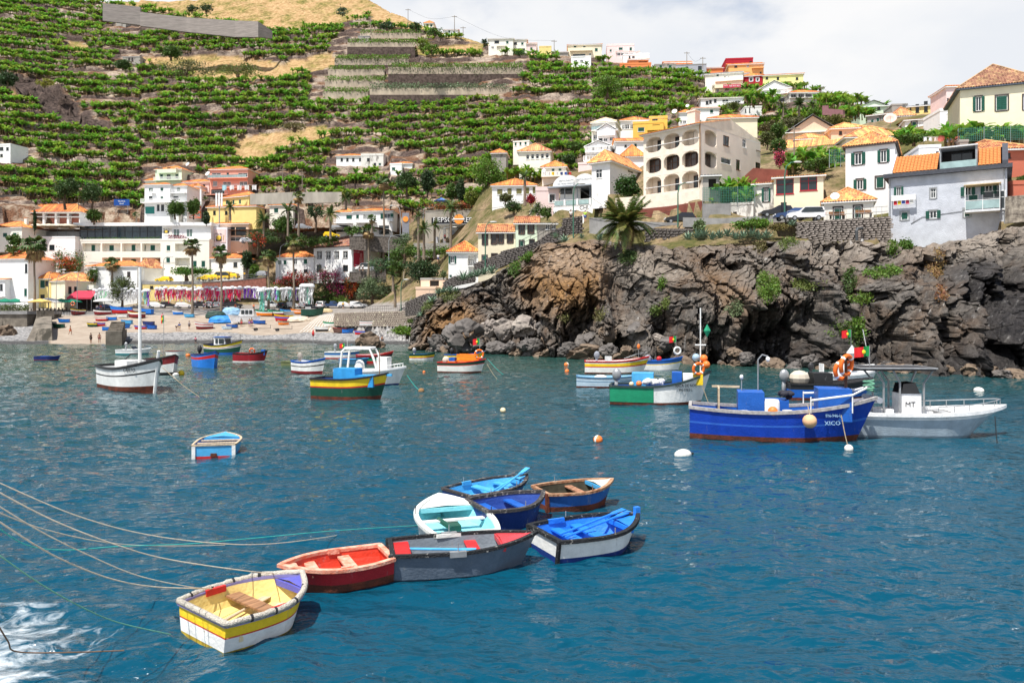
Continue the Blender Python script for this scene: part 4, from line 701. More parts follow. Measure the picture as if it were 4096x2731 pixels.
house('2','white modern house with pale sloping roofs and vine pergola',950,1400,620,510,196,-6,9,'white','gable',1.2,CREAMT,win=[(1015,552,30,36,'D'),(1050,542,26,36,'D'),(1100,532,26,34,'D'),(1205,530,66,26,'G'),(1335,542,66,22,'G'),(1210,605,40,40,'D'),(1340,618,40,34,'D')])
house('2','plain white annex with orange base right of the modern white house',1410,1585,730,592,190,-4,7,'white','flat',.1,None,win=[(1460,632,12,46,'D'),(1418,635,12,40,'D')])
house('2','house with broad orange hipped roof directly behind the arched house',1030,1540,790,720,160,-6,9,'cream','hip',1.8,TILE,found=5)
house('2','cream three-storey house with solar panels on the ridge',995,1390,430,262,226,-14,9,'warm','gable',1.6,CONCG,win=[(1125,268,28,24,'S'),(1200,290,18,24,'G'),(1240,292,18,24,'G'),(1275,293,18,24,'G')],balc=[(1100,1390,345,1.0,'wall')])
house('2','pale yellow house with orange roof and sales banner below the solar house',1085,1410,450,372,220,-8,8,'cream','shed',1.2,TILE,win=[(1125,425,28,40,'G'),(1225,430,46,36,'D'),(1285,430,26,28,'D'),(1358,432,44,20,'D')],balc=[(1090,1420,405,1.0,'wall')])
house('2','crimson house with white window frames on the ridge',1380,1600,395,282,228,-14,8,'red','hip',1.6,TILE,trim=WHITE,win=[(1475,308,34,40,'H'),(1543,310,28,36,'H'),(1475,380,44,30,'H')])
house('2','crimson and white box house with roof tanks at the top of the ridge',1210,1495,195,98,246,-6,8,'red','flat',.3,None,win=[(1470,132,24,26,'D')])
house('2','apricot house with roof terrace below the crimson box house',1240,1605,270,160,238,-8,8,'orange2','gable',1.6,TILE,win=[(1315,175,30,20,'D'),(1440,170,26,20,'G'),(1575,240,18,22,'D')],balc=[(1480,1605,205,.8,'rail')])
house('2','white house with orange roof tucked below the apricot house',1290,1450,300,250,234,-8,7,'white','hip',1.4,TILE)
house('2','lemon yellow block with orange roof at the right end of the ridge',1600,2020,390,272,232,-10,9,'lemon','hip',1.5,TILE,win=[(1640,295,26,26,'D'),(1755,298,26,30,'D'),(1835,305,26,32,'G'),(1955,300,28,26,'D'),(1960,382,30,26,'D'),(1655,350,16,16,'D')],balc=[(1780,1890,345,.8,'wall')])
house('2','white gabled chalet with green shutters below the lemon block',1545,1890,520,430,214,-20,9,'white','gablef',2.6,WHITE,win=[(1765,440,46,40,'S'),(1838,450,24,40,'G'),(1795,520,60,30,'D')],balc=[(1720,1900,485,1.0,'white')],found=4)
house('2','grey verandah house with posts and little orange roof on the spur',1875,2180,560,450,204,-4,7,'old','hip',1.6,TILE,win=[(1920,480,60,44,'V'),(2000,480,60,44,'V'),(2080,478,60,40,'V'),(2140,478,40,40,'V')],balc=[(1875,2180,505,.7,'rail')])
house('2','white house with red rim behind the orange ridge house',138,300,115,52,240,-3,7,'white','flat',.3,TILE,win=[(205,78,18,26,'D'),(245,75,26,16,'D')])
house('2','bright orange house with washing on its terrace on the ridge',105,430,215,148,232,-4,8,'orange','flat',.3,None,win=[(145,182,28,18,'D'),(200,180,36,18,'D')])
house('2','upper room of the bright orange house with hipped roof',195,400,160,105,234,-4,6,'orange','hip',1.0,TILE,win=[(345,135,90,30,'V')],name='house_upper_room')
house('2','white cube house on the skyline behind the orange house',305,410,100,38,244,-3,6,'white','flat',.1,None)
house('2','grey unfinished block building with open doorway on the ridge',465,690,220,152,230,-3,7,'concrete','flat',.1,None,win=[(530,182,34,44,'S'),(628,182,36,44,'S')])
house('2','dark grey concrete shed with open window on the ridge',690,1008,215,158,230,-6,7,'grey','flat',.1,CONCG,win=[(805,190,24,30,'D'),(940,190,40,42,'D')])
house('2','low orange roof of a house behind the grey sheds',570,860,150,138,240,-4,7,'orange','gable',1.5,TILE,found=4)
house('2','low orange-roofed house right of the grey sheds',1008,1180,215,192,236,-4,7,'orange','gable',1.2,TILE,found=4)
house('1','pink flat-topped house with small tower on the skyline',2005,2290,420,322,238,-5,8,'palepink','flat',.5,None,win=[(2150,355,44,28,'S'),(2255,358,28,36,'S'),(2045,375,24,26,'S')])
house('1','pink bay-fronted wing with arched windows below the pink skyline house',2110,2340,430,395,234,-4,5,'palepink','hip',.8,TILE3,win=[(2130,412,30,26,'G'),(2170,412,30,26,'G'),(2215,412,30,26,'G'),(2265,412,30,26,'G')],found=3)
house('1','cream house with red-posted verandah and orange roof on the skyline',1598,1950,420,318,232,-4,9,'cream','hip',1.5,TILE,win=[(1672,345,30,44,'S'),(1770,348,28,44,'S'),(1825,358,26,30,'S'),(1895,366,34,36,'S'),(1830,412,24,16,'S')],balc=[(1620,1850,385,1.2,'wall')])
house('1','white flat house with glazed porch below the cream verandah house',1632,1840,540,440,222,-6,7,'white','flat',.2,None,win=[(1680,487,30,26,'G'),(1742,484,30,26,'G'),(1715,425,130,30,'D')])
house('1','long cream house with flat roof line on the skyline, left unit',768,1025,415,255,236,-3,9,'warm','gable',1.5,CREAMT,win=[(855,283,48,28,'D'),(965,288,28,30,'S'),(812,342,28,20,'G'),(910,345,110,40,'L',1.2)])
house('1','long cream house with flat roof line on the skyline, right unit',1027,1168,380,262,236,-3,9,'warm','gable',1.3,CREAMT,win=[(1050,300,32,24,'D'),(1122,302,28,28,'S'),(1090,362,120,20,'D')])
house('1','small white house with orange rim right of the cream skyline house',1170,1268,385,305,233,-3,6,'palepink','hip',.7,TILE,win=[(1217,358,26,36,'S')])
house('1','plain yellow gable-end house on the skyline',1298,1425,425,330,234,-3,7,'yellow','flat',.1,None,win=[(1382,330,16,10,'D')],found=2)
house('1','low grey-roofed shed right of the yellow skyline house',1430,1600,425,392,236,-3,6,'concrete','shed',.8,TILE3)
house('1','little cream house with orange pyramid roof on the upper left skyline',95,195,148,90,246,-3,6,'cream','hip',1.6,TILE,win=[(130,112,26,28,'S'),(170,112,24,28,'S')])
house('1','low white cottage with two windows on the upper skyline',300,445,200,160,243,-3,6,'white','gable',1.1,TILE,win=[(358,176,20,28,'S'),(408,180,16,20,'S')])
house('L','small grey hut with two red doors among the upper banana rows',825,942,432,385,232,-4,4,'concrete','flat',.15,CONCG,win=[(868,400,14,30,'B'),(890,400,14,30,'B')],name='hut',cat='hut',found=1)
house('L','grey concrete cistern hut at the foot of the great wall',782,845,192,145,258,-4,4,'concrete','flat',.12,CONCG,name='hut',cat='hut')
house('M','dark grey field hut on the green terraces',222,300,278,245,244,-3,4,'concrete','flat',.12,CONCG,name='hut',cat='hut',found=1)
house('L','white house half cut by the left photo edge among the bananas',-40,70,1085,975,186,-12,6,'white','flat',.2,None,win=[(10,1000,26,22,'D'),(10,1045,18,18,'D'),(50,1000,18,20,'D')])
slab('great_wall','high grey concrete retaining wall below the dry grass slope','wall','L',[(690,22,140,-4),(942,48,170),(943,82,175),(1250,118,215,2),(1580,140,250,2),(1735,145,250),(1830,210,260,5)],262,.8,mat('wall_block_grey',(.29,.255,.235),.9,.2,.8,.4,6,.1,stretch=(.4,.4,3)))
# ================================================================ HOUSES ON THE CLIFF TOP
STUC=mat('rough_stucco',(.76,.67,.56),.9,.1,1.0,1.0,7,.1);STUCS=mat('smooth_stucco',(.77,.68,.59),.9,.05,.6,.2,20,.1,dirt=((.4,.34,.28),.68,.5));GREYR=mat('grey_render',(.50,.525,.58),.9,.12,1.0,1.0,9,.1,dirt=((.25,.25,.26),.66,.6));WM['stuc']=STUCS;WM['greyr']=GREYR
MAROON=mat('maroon_render',(.19,.065,.05),.9,.15,1.0,.9,9,.1)
def bigarch():
 r=house('C','large beige house with three tiers of arched balconies on the cliff road',1125,1572,945,478,111,-46,17.0,'stuc','none',0,name='arched_house',win=[],side=[(1773,517,46,78,'B'),(1915,537,28,68,'G'),(2030,557,44,72,'B'),(1771,675,76,46,'H'),(2025,710,42,46,'B'),(1866,705,30,80,'B')])
 for o in list(r.children):
  if o.name.startswith('roof'):bpy.data.objects.remove(o)
  elif o.name.startswith('wall'):bpy.data.objects.remove(o)
 w,h,d=r['_w'],r['_h'],r['_d'];st=h/2.72
 wb=MB();I=Matrix.Identity(4);TR=Matrix.Translation((w,0,0))@Matrix.Rotation(R(90),4,'Z')
 cols=[(.05+i*.32)*w for i in range(3)];cw=.275*w;lv=[(0,.78*st),(st*.93,st*.93+.72*st),(1.86*st,1.86*st+.72*st)]
 holes=[(c,c+cw,a+.05,b,1.7,STUCS)for c in cols for a,b in lv]
 panel(wb,w,-4,h,holes,STUC,I)
 bay=[(.06*d,.25*d,a+.05,b,1.7,STUCS)for a,b in lv[1:]]
 def rect(o):q=o.location;return q
 wh=[]
 for o in r.children:
  if o.name.startswith('window'):
   p=TR.inverted()@o.location;bx=[v.co for v in o.data.vertices];wx=max(v.x for v in bx);wz=max(v.z for v in bx);wh.append((p.x,p.x+wx,p.z,p.z+wz,.2,INTER))
 panel(wb,d,-4,h,bay+[x for x in wh if x[2]>-3 and x[3]<h],STUCS,TR)
 wb.add([TR@Vector(p)for p in((0,0,h),(d,0,h),(d,0,h+.2),(d*.47,0,h+2.1),(0,0,h+.3))],[(0,1,2,3,4)],STUC)
 wb.quad((0,d,-4),(0,0,-4),(0,0,h),(0,d,h),STUCS);wb.quad((w,d,-4),(0,d,-4),(0,d,h),(w,d,h),STUCS);wb.build('wall',r)
 def infill(T,a,b,z0,z1,bottom):
  m=MB();n=10;rise=(z1-z0)*.28;sag=(z1-z0)*.2
  for i in range(n):
   x0,x1=a+(b-a)*i/n,a+(b-a)*(i+1)/n
   f=lambda x:math.sqrt(max(0,1-((x-a)/(b-a)*2-1)**2))
   za,zb_=z1-rise+rise*f(x0)-.04,z1-rise+rise*f(x1)-.04
   m.add([T@Vector(p)for p in((x0,.02,za),(x1,.02,zb_),(x1,.02,z1+.01),(x0,.02,z1+.01),(x0,.3,za),(x1,.3,zb_))],[(0,1,2,3),(0,4,5,1)],STUC)
   if bottom:
    c0,c1=z0+sag*(1-f(x0))+.02,z0+sag*(1-f(x1))+.02
    m.add([T@Vector(p)for p in((x0,.02,z0),(x1,.02,z0),(x1,.02,c1),(x0,.02,c0),(x0,.3,c0),(x1,.3,c1))],[(0,1,2,3),(3,2,5,4)],STUC)
  return m.build('arch',r)
 for i,(a,b)in enumerate(lv):
  for c in cols:infill(I,c,c+cw,a+.05,b,i>0)
  if i:infill(TR,.06*d,.25*d,a+.05,b,True)
 for i,(a,b)in enumerate(lv):
  for c in cols:
   if i==1:
    p=MB();p.box(c,c+cw,.9,.93,a+.1,b-.1,mat('brown_glazing',(.045,.03,.026),.12,.4,.6,spec=.6));q=p.build('glazing',r);f=MB()
    for k in range(4):f.box(c+cw*k/3-.04,c+cw*k/3+.04,.82,.89,a+.1,b-.1,BROWN)
    f.box(c,c+cw,.83,.88,a+1.25,a+1.33,BROWN);f.build('frame',q)
   else:window(r,Matrix.Translation((0,1.7,0)),c+cw*.35,a+.15,1.3,1.95,'B',None,-.25)
  if i==2:window(r,Matrix.Translation((w-1.7,0,0))@Matrix.Rotation(R(90),4,'Z'),.11*d,a+.15,1.3,1.9,'B',None,-.25)
  if i==1:p=MB();p.box(-.03,0,.07*d,.24*d,a+.1,b-.1,mat('brown_glazing'));p.build('glazing',r,(w-.9,0,0))
 hr=MB()
 for a,b in(lv[0],lv[2]):hr.tube([(.03*w,-.05,a+.95),(w,-.05,a+.95)],.045,WHITE,5)
 hr.build('handrail',r)
 pb=MB();roof_plane(pb,(-.5,-.6,h+.02),(w+.1,-.6,h+.02),(w+.1,d*.47,h+2.0),(-.5,d*.47,h+2.0),TILE,.3,.5);rf=MB();rf.box(-.4,w,-.5,d,h-.1,h,WHITE);rf.quad((w,d*.47,h+2.05),(w,d,h+.15),(-.4,d,h+.15),(-.4,d*.47,h+2.05),STUC);ro=rf.build('roof',r);t=pb.build('roof_tiles',ro);t['kind']='stuff'
 c=MB();c.box(w-4.2,w-2.9,3.2,4.5,h+.5,h+3.0,STUC);c.box(w-4.3,w-2.8,3.1,4.6,h+3.0,h+3.2,STUC);c.build('chimney',ro)
 dp=MB();dp.tube([(w-.02,-.12,-1),(w-.02,-.12,h+.3)],.1,mat('rusty_pipe',(.30,.17,.08),.8,.4,3),6);dp.build('drainpipe',r)
 return r
bigarch()
slab('garden_wall','beige scalloped wall capping the maroon wall below the arched house','wall','C',[(905,965,1075,8),(1100,950,1055,4),(1330,935,1030),(1560,905,990,-4),(1590,780,985,-5)],106,.4,STUC)
slab('garden_wall','long maroon rendered wall below the arched house','wall','C',[(895,1068,1180,8),(1100,1052,1170,4),(1330,1028,1165),(1590,988,1160,-5)],105.7,.4,MAROON)
slab('garden_wall','maroon sloping wall right of the arched house','wall','C',[(1800,900,960),(1985,730,960,-2),(2250,745,900,-5)],108,.4,MAROON)
slab('block_wall','pierced grey block wall under the green garden net','wall','C',[(1590,1010,1130),(1810,1005,1130)],98,.3,CONCG)
house('C','grey stone lean-to at the corner of the arched house',1590,1720,930,790,101,-10,4,'concrete','shed',.2,CONCG,win=[(1665,850,60,70,'V')],name='shed',cat='shed')
def churchill():
 r=house('3',"two storey white restaurant with the name CHURCHILL'S and a covered terrace",868,1550,1385,1165,134,-24,7,'white','flat',0.0,None,name='restaurant',cat='restaurant',win=[(940,1310,65,130,'D'),(1100,1290,100,110,'V'),(1195,1270,60,110,'D'),(1490,1235,46,150,'D')])
 w,h=r['_w'],r['_h'];M_=mat('terrace_cover',(.30,.33,.37),.5,.1,1)
 n=4;rl=MB();rl.box(0,w,.02,.12,h+.95,h+1.03,WHITE);ro=rl.build('railing',r)
 for i in range(n+1):p=MB();x=w*i/n;p.box(x-.18 if i else 0,x+.18 if i<n else w,.0,.3,h,h+1.1,WHITE);p.build('pillar',r)
 for i in range(n):p=MB();p.box(w*i/n+.25,w*(i+1)/n-.25,.05,.08,h+.12,h+.92,mat('balcony_glass',(.30,.42,.42),.1,.2,1,spec=.6));p.build('glass_panel',ro)
 for i in range(n+1):p=MB();p.box(w*i/n-.07 if i else .02,w*i/n+.07 if i<n else w-.02,.1,.24,h+1.1,h+3.15,M_);p.build('post',r)
 p=MB();p.box(-.6,w+.6,-.8,5,h+3.2,h+3.45,M_);p.build('canopy',r)
 p=MB();p.box(.5,w-.5,4.5,4.6,h,h+3.2,INTER);p.build('back_wall',r)
 for k,(x,ln)in enumerate(((w*.3,2.5),(w*.66,2.1))):
  v=MB();n_=12;f=[(x+ln*math.cos(math.pi*i/n_),h+3.45+1.9*math.sin(math.pi*i/n_))for i in range(n_+1)]
  v.add([(a,y,z)for y in(-.5,4.5)for a,z in f],[(i,i+1,n_+2+i,n_+1+i)for i in range(n_)],M_);v.add([(a,-.5,z)for a,z in f],[tuple(range(n_+1))],WHITE)
  vo=v.build('barrel_vault',r);txt(vo,'RESTAURANTE',.42,(x,-.53,h+4.35),(R(90),0,0),M_);
  if k==0:txt(vo,'DO PEIXE FRESCO',.4,(x,-.53,h+3.8),(R(90),0,0),M_)
 txt(r,"CHURCHILL'S",1.0,(w*.865,-.03,h-.55),(R(90),0,0),BLACKM);txt(r,'ANTET  IADE',.7,(w*.22,-.03,h-1.15),(R(90),0,0),BLACKM)
 for k in range(6):
  t=thing('cafe_table','small dark table on the restaurant terrace','table',r.matrix_basis@Vector((1+k*w/6.5,1.6,h)),0,'tables on the restaurant terrace');q=MB();q.box(-.4,.4,-.4,.4,.7,.74,BROWN);q.build('table_top',t);q=MB();q.box(-.04,.04,-.04,.04,.03,.7,BLACKM);q.build('leg',t);q=MB();q.box(-.22,.22,-.22,.22,0,.03,BLACKM);q.build('base',t)
 s=MB()
 for i in range(10):s.box(w*.56+i*.28,w*.56+(i+1)*.28,-1.1,-.06,h*.32+i*.26-.26 if False else-.5,.3+i*.27,WHITE)
 s.build('outside_stairs',r)
churchill()
def greyhouse():
 r=house('D','grey rendered house with orange roof built on the cliff edge',1283,2212,1335,908,89,-33,8.5,'greyr','none',0,name='cliff_house',found=4.0,trim=GREYM,win=[(1362,1012,36,70,'O'),(1632,1026,40,74,'G'),(1904,1010,56,70,'O'),(2068,998,62,72,'O'),(1408,1202,58,62,'S'),(1632,1192,58,60,'O'),(1898,1178,50,62,'S')],shm=GREEN)
 w,h,d=r['_w'],r['_h'],r['_d']
 for o in list(r.children):
  if o.name.startswith('roof'):bpy.data.objects.remove(o)
 BAND=mat('dark_band',(.075,.08,.095),.85,.15,2,1,10,.1);f=MB();f.box(-.5,w+.5,-.55,d+.3,h-.05,h+.42,BAND);ro=f.build('roof',r)
 rh,z=2.7,h+.45;xa,xb=w*.45,w*.755
 g=MB();g.add([(.1,-.3,z),(w-.1,-.3,z),(w-.1,d*.5,z+rh),(.1,d*.5,z+rh),(.1,d,z),(w-.1,d,z)],[(2,3,4,5),(0,3,4)[::-1],(1,5,2)],GREYR);g.build('roof_deck',ro)
 e=Vector((0,d*.5+.3,rh));L_=e.length;e.normalize();nr=10;cw=.36;tl=L_/nr
 tm=MB();tm.add([(.01,0,.0),(cw*.3,0,.075),(cw*.6,0,.075),(cw-.02,0,.0),(.01,tl*1.06,-.03),(cw*.3,tl*1.06,.03),(cw*.6,tl*1.06,.03),(cw-.02,tl*1.06,-.03)],[(0,1,5,4),(1,2,6,5),(2,3,7,6),(0,3,2,1)],TILE);me=tm.mesh('tile');an=math.atan2(rh,d*.5+.3)
 for x0,x1 in((.35,xa-.1),(xb+.15,w-.5)):
  for j in range(nr):
   for i in range(int((x1-x0)/cw)):link('tile',me,ro,Vector((x0+i*cw,-.32,z+.03))+e*(tl*j)+Vector((0,0,rnd.uniform(0,.015))),(an,0,rnd.uniform(-.01,.01)))
 for x in(-.1,w-.45):
  p=MB();p.add([(x,-.5,z-.05),(x,-.5,z+.35),(x,d*.5,z+rh+.4),(x,d+.3,z+.35),(x,d+.3,z-.05)]+[(x+.55,-.5,z-.05),(x+.55,-.5,z+.35),(x+.55,d*.5,z+rh+.4),(x+.55,d+.3,z+.35),(x+.55,d+.3,z-.05)],[(0,1,2,3,4),(9,8,7,6,5),(0,5,6,1),(1,6,7,2),(2,7,8,3)],mat('parapet_cap',(.62,.63,.65),.8)if x<1 else BAND);p.build('gable_parapet',ro)
 dm=MB();dm.box(xa-.1,xb+.15,-.4,d*.5,z+2.35,z+2.5,mat('parapet_cap'));dm.box(xa,xa+.15,-.2,d*.5,z,z+2.35,GREYM);dm.box(xb-.1,xb+.1,-.2,d*.5,z,z+2.35,GREYM);do=dm.build('roof_terrace',ro)
 p=MB();p.box(xa+.15,xb-.1,2.0,2.1,z,z+2.35,INTER);p.build('terrace_back',do);p=MB();p.box(xa+.05,xb,-.38,-.34,z+.02,z+.75,mat('balcony_glass',(.30,.42,.42),.1,.2,1,spec=.6));p.build('glass_panel',do)
 window(do,Matrix.Translation((0,2.0,0)),xa+1,z+.2,2.2,1.9,'D',None,-.2)
 def ax(x):return(x-1283)/929*w
 bx0,bx1=w*.665,w*.945;bz=h*.29
 b=MB();b.box(bx0,bx1,-1.7,.0,bz-.25,bz,mat('parapet_cap'));bo=b.build('balcony',r)
 q=MB();q.box(bx0,bx1,-1.68,-1.64,bz+1.0,bz+1.06,WHITE);
 for x in(bx0,(bx0+bx1)/2,bx1-.06):q.box(x,x+.06,-1.69,-1.63,bz,bz+2.7 if x!=(bx0+bx1)/2 else bz+1,WHITE)
 q.build('railing',bo);q=MB();q.box(bx0+.06,bx1-.06,-1.66,-1.65,bz+.08,bz+.98,mat('balcony_glass'));q.build('glass_panel',bo)
 q=MB();q.box(bx0-.1,bx1+.1,-1.8,.0,bz+2.72,bz+2.8,mat('awning_tan',(.55,.40,.2)));q.build('awning',bo)
 q=MB();q.box(bx1-.05,bx1,-1.6,0,bz+.1,bz+2.6,mat('balcony_glass'));q.build('side_screen',bo)
 window(bo,I4,bx0+1.6,bz+.05,2.2,2.1,'G',None,-.18);window(bo,I4,bx0+.25,bz+.6,1.0,1.3,'S',None,-.18)
 p=MB()
 for i in range(5):p.box(.35,2.9,-.75,-.68,h*.56+i*.13,h*.56+i*.13+.1,WHITE)
 p.box(.35,.42,-.68,-.02,h*.56,h*.56+.6,WHITE);p.box(2.83,2.9,-.68,-.02,h*.56,h*.56+.6,WHITE);so=p.build('window_shelf',r)
 for i in range(5):c=MB();c.box(.6+i*.42,.95+i*.42,-.6,-.57,h*.56-.5+rnd.uniform(0,.2),h*.56,mat('cloth%d'%i,[(.6,.02,.03),(.7,.5,.02),(.05,.1,.45),(.6,.05,.1),(.75,.75,.7)][i]));c.build('garment',so)
 c=MB();c.tube([(w*.2,-.04,.9),(w*.3,-.05,1.6),(w*.42,-.04,1.75),(w*.65,-.05,2.0)],.025,BLACKM,4);c.build('cable',r)
 for x in(.15,w-.25):c=MB();c.tube([(x,-.08,-1.5),(x,-.08,h)],.055,GREYM,6);c.build('drainpipe',r)
 return r
I4=Matrix.Identity(4)
greyhouse()
house('D','white house with dark green shutters and dark eaves beside the grey cliff house',945,1332,1215,665,97,-30,9,'white','hip',2.2,TILE2,over=.35,trim=DARKST,eave=DARKST,win=[(1044,755,56,92,'O'),(1243,735,48,94,'O'),(1058,957,50,80,'O'),(1215,940,64,90,'S')],side=[(1435,728,66,92,'S')],sp=.3,tl=.4)
house('D','white annex wall between the shuttered house and the roof terrace',1520,1690,1000,655,94,-12,6,'white','flat',.1,None,win=[(1665,725,22,55,'D')])
house('D','single storey white house with pale tiled roof behind the street railing',775,1165,1240,1100,90.5,-22,6,'warm','hip',2.0,TILE2,trim=DARKST,win=[(886,1185,62,96,'S'),(1042,1172,58,96,'S')],side=[(1240,1160,44,80,'S')],sp=.3,tl=.4)
house('D','cream house with crimson framed windows and curtains on the cliff road',383,772,1230,905,99,-20,6,'cream','shed',.7,TILE2,win=[(470,972,138,120,'R'),(655,945,136,118,'R'),(460,1110,46,26,'D'),(662,1150,28,44,'R')],side=[(862,898,40,36,'R')],sp=.3,tl=.4)
house('D','whitewashed cottage with one shuttered window left of the crimson windows',222,383,1225,955,101,-20,6,'old','shed',.7,TILE2,trim=DARKST,win=[(322,1040,34,100,'O')],sp=.3,tl=.4)
house('D','crumbling low white wall-house with a small brown door on the cliff road',45,222,1225,1105,100,-18,3,'old','flat',.1,None,win=[(78,1190,30,40,'B')],name='outbuilding',cat='outbuilding')
house('D','broad cream house with green shutters and brown tiled roof at top right',1843,2480,560,212,100,-22,10,'cream','hip',4.0,mat('brown_tile',(.34,.19,.12),.85,.4,1.0,0,1,.1,isl=.35),over=.5,trim=DARKST,eave=mat('slate_blue',(.09,.11,.15)),win=[(1988,325,46,112,'O'),(2170,318,92,116,'S'),(2385,310,92,116,'S'),(1965,500,80,30,'S')],left=[],sp=.3,tl=.45)
house('D','terracotta red house with old tiled roof behind the grey house',1895,2420,900,690,90,-6,8,'terracotta','hip',1.9,TILE3,win=[(2225,730,30,40,'D')],sp=.3,tl=.4,over=.5)
house('D','red railed terrace block at the right photo edge',2255,2460,1040,940,83,-6,5,'terracotta','flat',.2,None,name='terrace_block',cat='building')
house('D','long low house with peach tiled roof behind the oleander',405,948,700,690,132,-26,8,'peach','gable',2.3,TILE2,over=.6,found=6,sp=.3)
house('D','cream house with wide peach hipped roof and dish behind the shuttered house',950,1440,660,592,121,-8,9,'warm','hip',2.7,TILE2,over=.5,found=5,sp=.3)
house('D','small square cupola room with peach roof on the long low house',548,790,650,606,134,-14,5,'peach','hip',1.4,TILE2,over=.4,found=3,win=[(615,628,26,20,'B')],name='roof_room')
house('D','upper peach cupola room with tiled roof beside the satellite dish',832,1090,610,522,130,-10,6,'peach','hip',1.5,TILE2,over=.4,found=2,win=[(906,552,24,30,'B')],name='roof_room')
house('D','pink gabled house with grey roof edge behind the tiled cupolas',492,885,640,555,145,-12,8,'peach','gablef',3.3,GREYM,over=.6,win=[(735,545,28,20,'G'),(832,545,34,20,'G')],sp=.8)
house('D','grey stone house with three tall windows left of the big dish',1115,1300,500,420,150,-28,7,'concrete','shed',.9,TILE3,win=[(1155,470,26,46,'S'),(1198,458,26,48,'S'),(1245,442,28,52,'S')])
house('D','pale house with brown hipped roof right of the grey stone house',1320,1480,520,425,146,-10,7,'palepink','hip',2.2,TILE3,win=[(1370,487,36,54,'S')],sp=.4)
house('D','white house with two green shuttered windows below the yellow house',1412,1685,545,455,132,-18,7,'white','shed',1.0,TILE3,trim=DARKST,win=[(1483,497,38,66,'S'),(1583,478,38,66,'S')],sp=.4)
house('D','yellow house with slanting roof line and tall windows on the skyline',1432,1735,420,350,150,-20,8,'yellow','shed',2.2,GREYM,win=[(1508,360,28,66,'D'),(1575,345,30,84,'D'),(1455,362,12,20,'D')],sp=.8)
house('D','pink stair tower with red rim left of the broad cream house',1735,1880,380,192,128,-6,6,'palepink','hip',.5,TILE,over=.3,win=[(1748,290,14,20,'D')])
house('D','white terrace house with pink balcony wall under the pink tower',1685,1830,560,370,120,-6,6,'white','flat',.2,None,win=[(1752,413,34,22,'S')],balc=[(1730,1820,460,1.2,'wall')])
house('D','pale green bungalow with grey eaves on the right skyline',1055,1275,395,350,172,-10,7,'palegreen','gablef',1.4,GREYM,win=[(1155,358,24,26,'S'),(1205,360,24,26,'D')],sp=.8)
house('D','weathered grey gable wall house left of the yellow house',1310,1430,400,330,155,-8,5,'concrete','flat',.1,None,win=[])
house('6','cracked concrete parapet block at the roof terrace',1745,1825,800,615,93,-8,2,'concrete','flat',.05,None,name='parapet_block',cat='wall')
house('6','orange brick infill wall under the roof terrace',1560,1690,800,700,94,-8,2,'orange','flat',.05,None,name='brick_infill',cat='wall')
slab('garden_wall','purple garden wall on the spur below the bananas','wall','6',[(450,290,380),(505,290,380),(506,320,400),(660,330,405)],165,.3,mat('purple_block',(.27,.13,.14),.9))
def stonewall(name,label,fr,pts,Y,m,n_max,size=(.55,.26),thick=.5,back=STONEW):
 """dry stone wall: a backing and single stones laid in uneven courses; pts = (x, top, bottom, depth offset)"""
 o=slab(name,label,'wall',fr,pts,Y,thick,back);rs=random.Random(len(label));protos=[]
 for k in range(5):
  b=MB();s0=[rs.uniform(.75,1)for _ in range(8)]
  vs=[(x*.5*s0[i],y,z*.5*s0[(i*3)%8])for i,(x,y,z)in enumerate(((-1,.05,-1),(1,.05,-1),(1,.05,1),(-1,.05,1),(-.8,-.14,-.75),(.75,-.17,-.8),(.8,-.12,.75),(-.75,-.16,.8)))]
  b.add(vs,[(4,5,6,7),(0,1,5,4),(1,2,6,5),(2,3,7,6),(3,0,4,7)],m);protos.append(b.mesh('stone'))
 cnt=0;pos=[]
 for q0,q1 in zip(pts,pts[1:]):
  c=[]
  for q in(q0,q1):
   d=Y+(q[3]if len(q)>3 else 0);u,t=px(fr,q[0],q[1]);_,bt=px(fr,q[0],q[2]);c.append((P(u,t,d),P(u,bt,d)))
  (t0,b0),(t1,b1)=c;L_=(t1-t0).length;hh=max((t0-b0).length,(t1-b1).length);ang=math.atan2(t1.y-t0.y,t1.x-t0.x);nrow=max(1,int(hh/size[1]))
  for j in range(nrow):
   x=rs.uniform(-.2,0)
   while x<L_-.1:
    sw=size[0]*rs.uniform(.6,1.5);a=min(1,max(0,(x+sw/2)/L_));p=(b0.lerp(b1,a)).lerp(t0.lerp(t1,a),(j+.5)/nrow);pos.append((p,ang,sw,size[1]*rs.uniform(.85,1.05)*1.05*(t0-b0).lerp(t1-b1,a).length/hh));x+=sw*1.02
 rs.shuffle(pos)
 for p,ang,sw,sh in pos[:n_max]:
  s=link('stone',rs.choice(protos),o,p-o.location,(rs.uniform(-.04,.04),rs.uniform(-.06,.06),ang));s.scale=(sw,1,sh)
 if len(pos)>n_max:
  mb=MB()
  for p,ang,sw,sh in pos[n_max:]:
   me=rs.choice(protos);T=Matrix.Translation(p-o.location)@Matrix.Rotation(ang,4,'Z')@Matrix.Diagonal((sw,1,sh,1));mb.add([T@v.co for v in me.vertices],[tuple(f.vertices)for f in me.polygons],m)
  k=mb.build('stones',o);k['kind']='stuff'
 return o
STONE=mat('lava_stone',(.30,.265,.235),.9,.35,1.5,.6,12,.1,isl=.45);STONED=mat('dark_lava_stone',(.15,.135,.125),.9,.35,1.5,.6,12,.1,isl=.5)
_r=STONE.node_tree
stonewall('stone_wall','dry stone retaining wall under the street railing on the cliff','D',[(565,1250,1370,1.5),(800,1235,1420,.8),(1050,1222,1430,0),(1300,1205,1430,-.6)],87.4,STONE,300)
slab('road_parapet','grey netted concrete parapet along the cliff road','wall','D',[(-330,1215,1290,4),(0,1222,1290,2.5),(250,1205,1280,1.2),(480,1195,1270,.3),(565,1245,1275,0)],92,.35,CONCG)
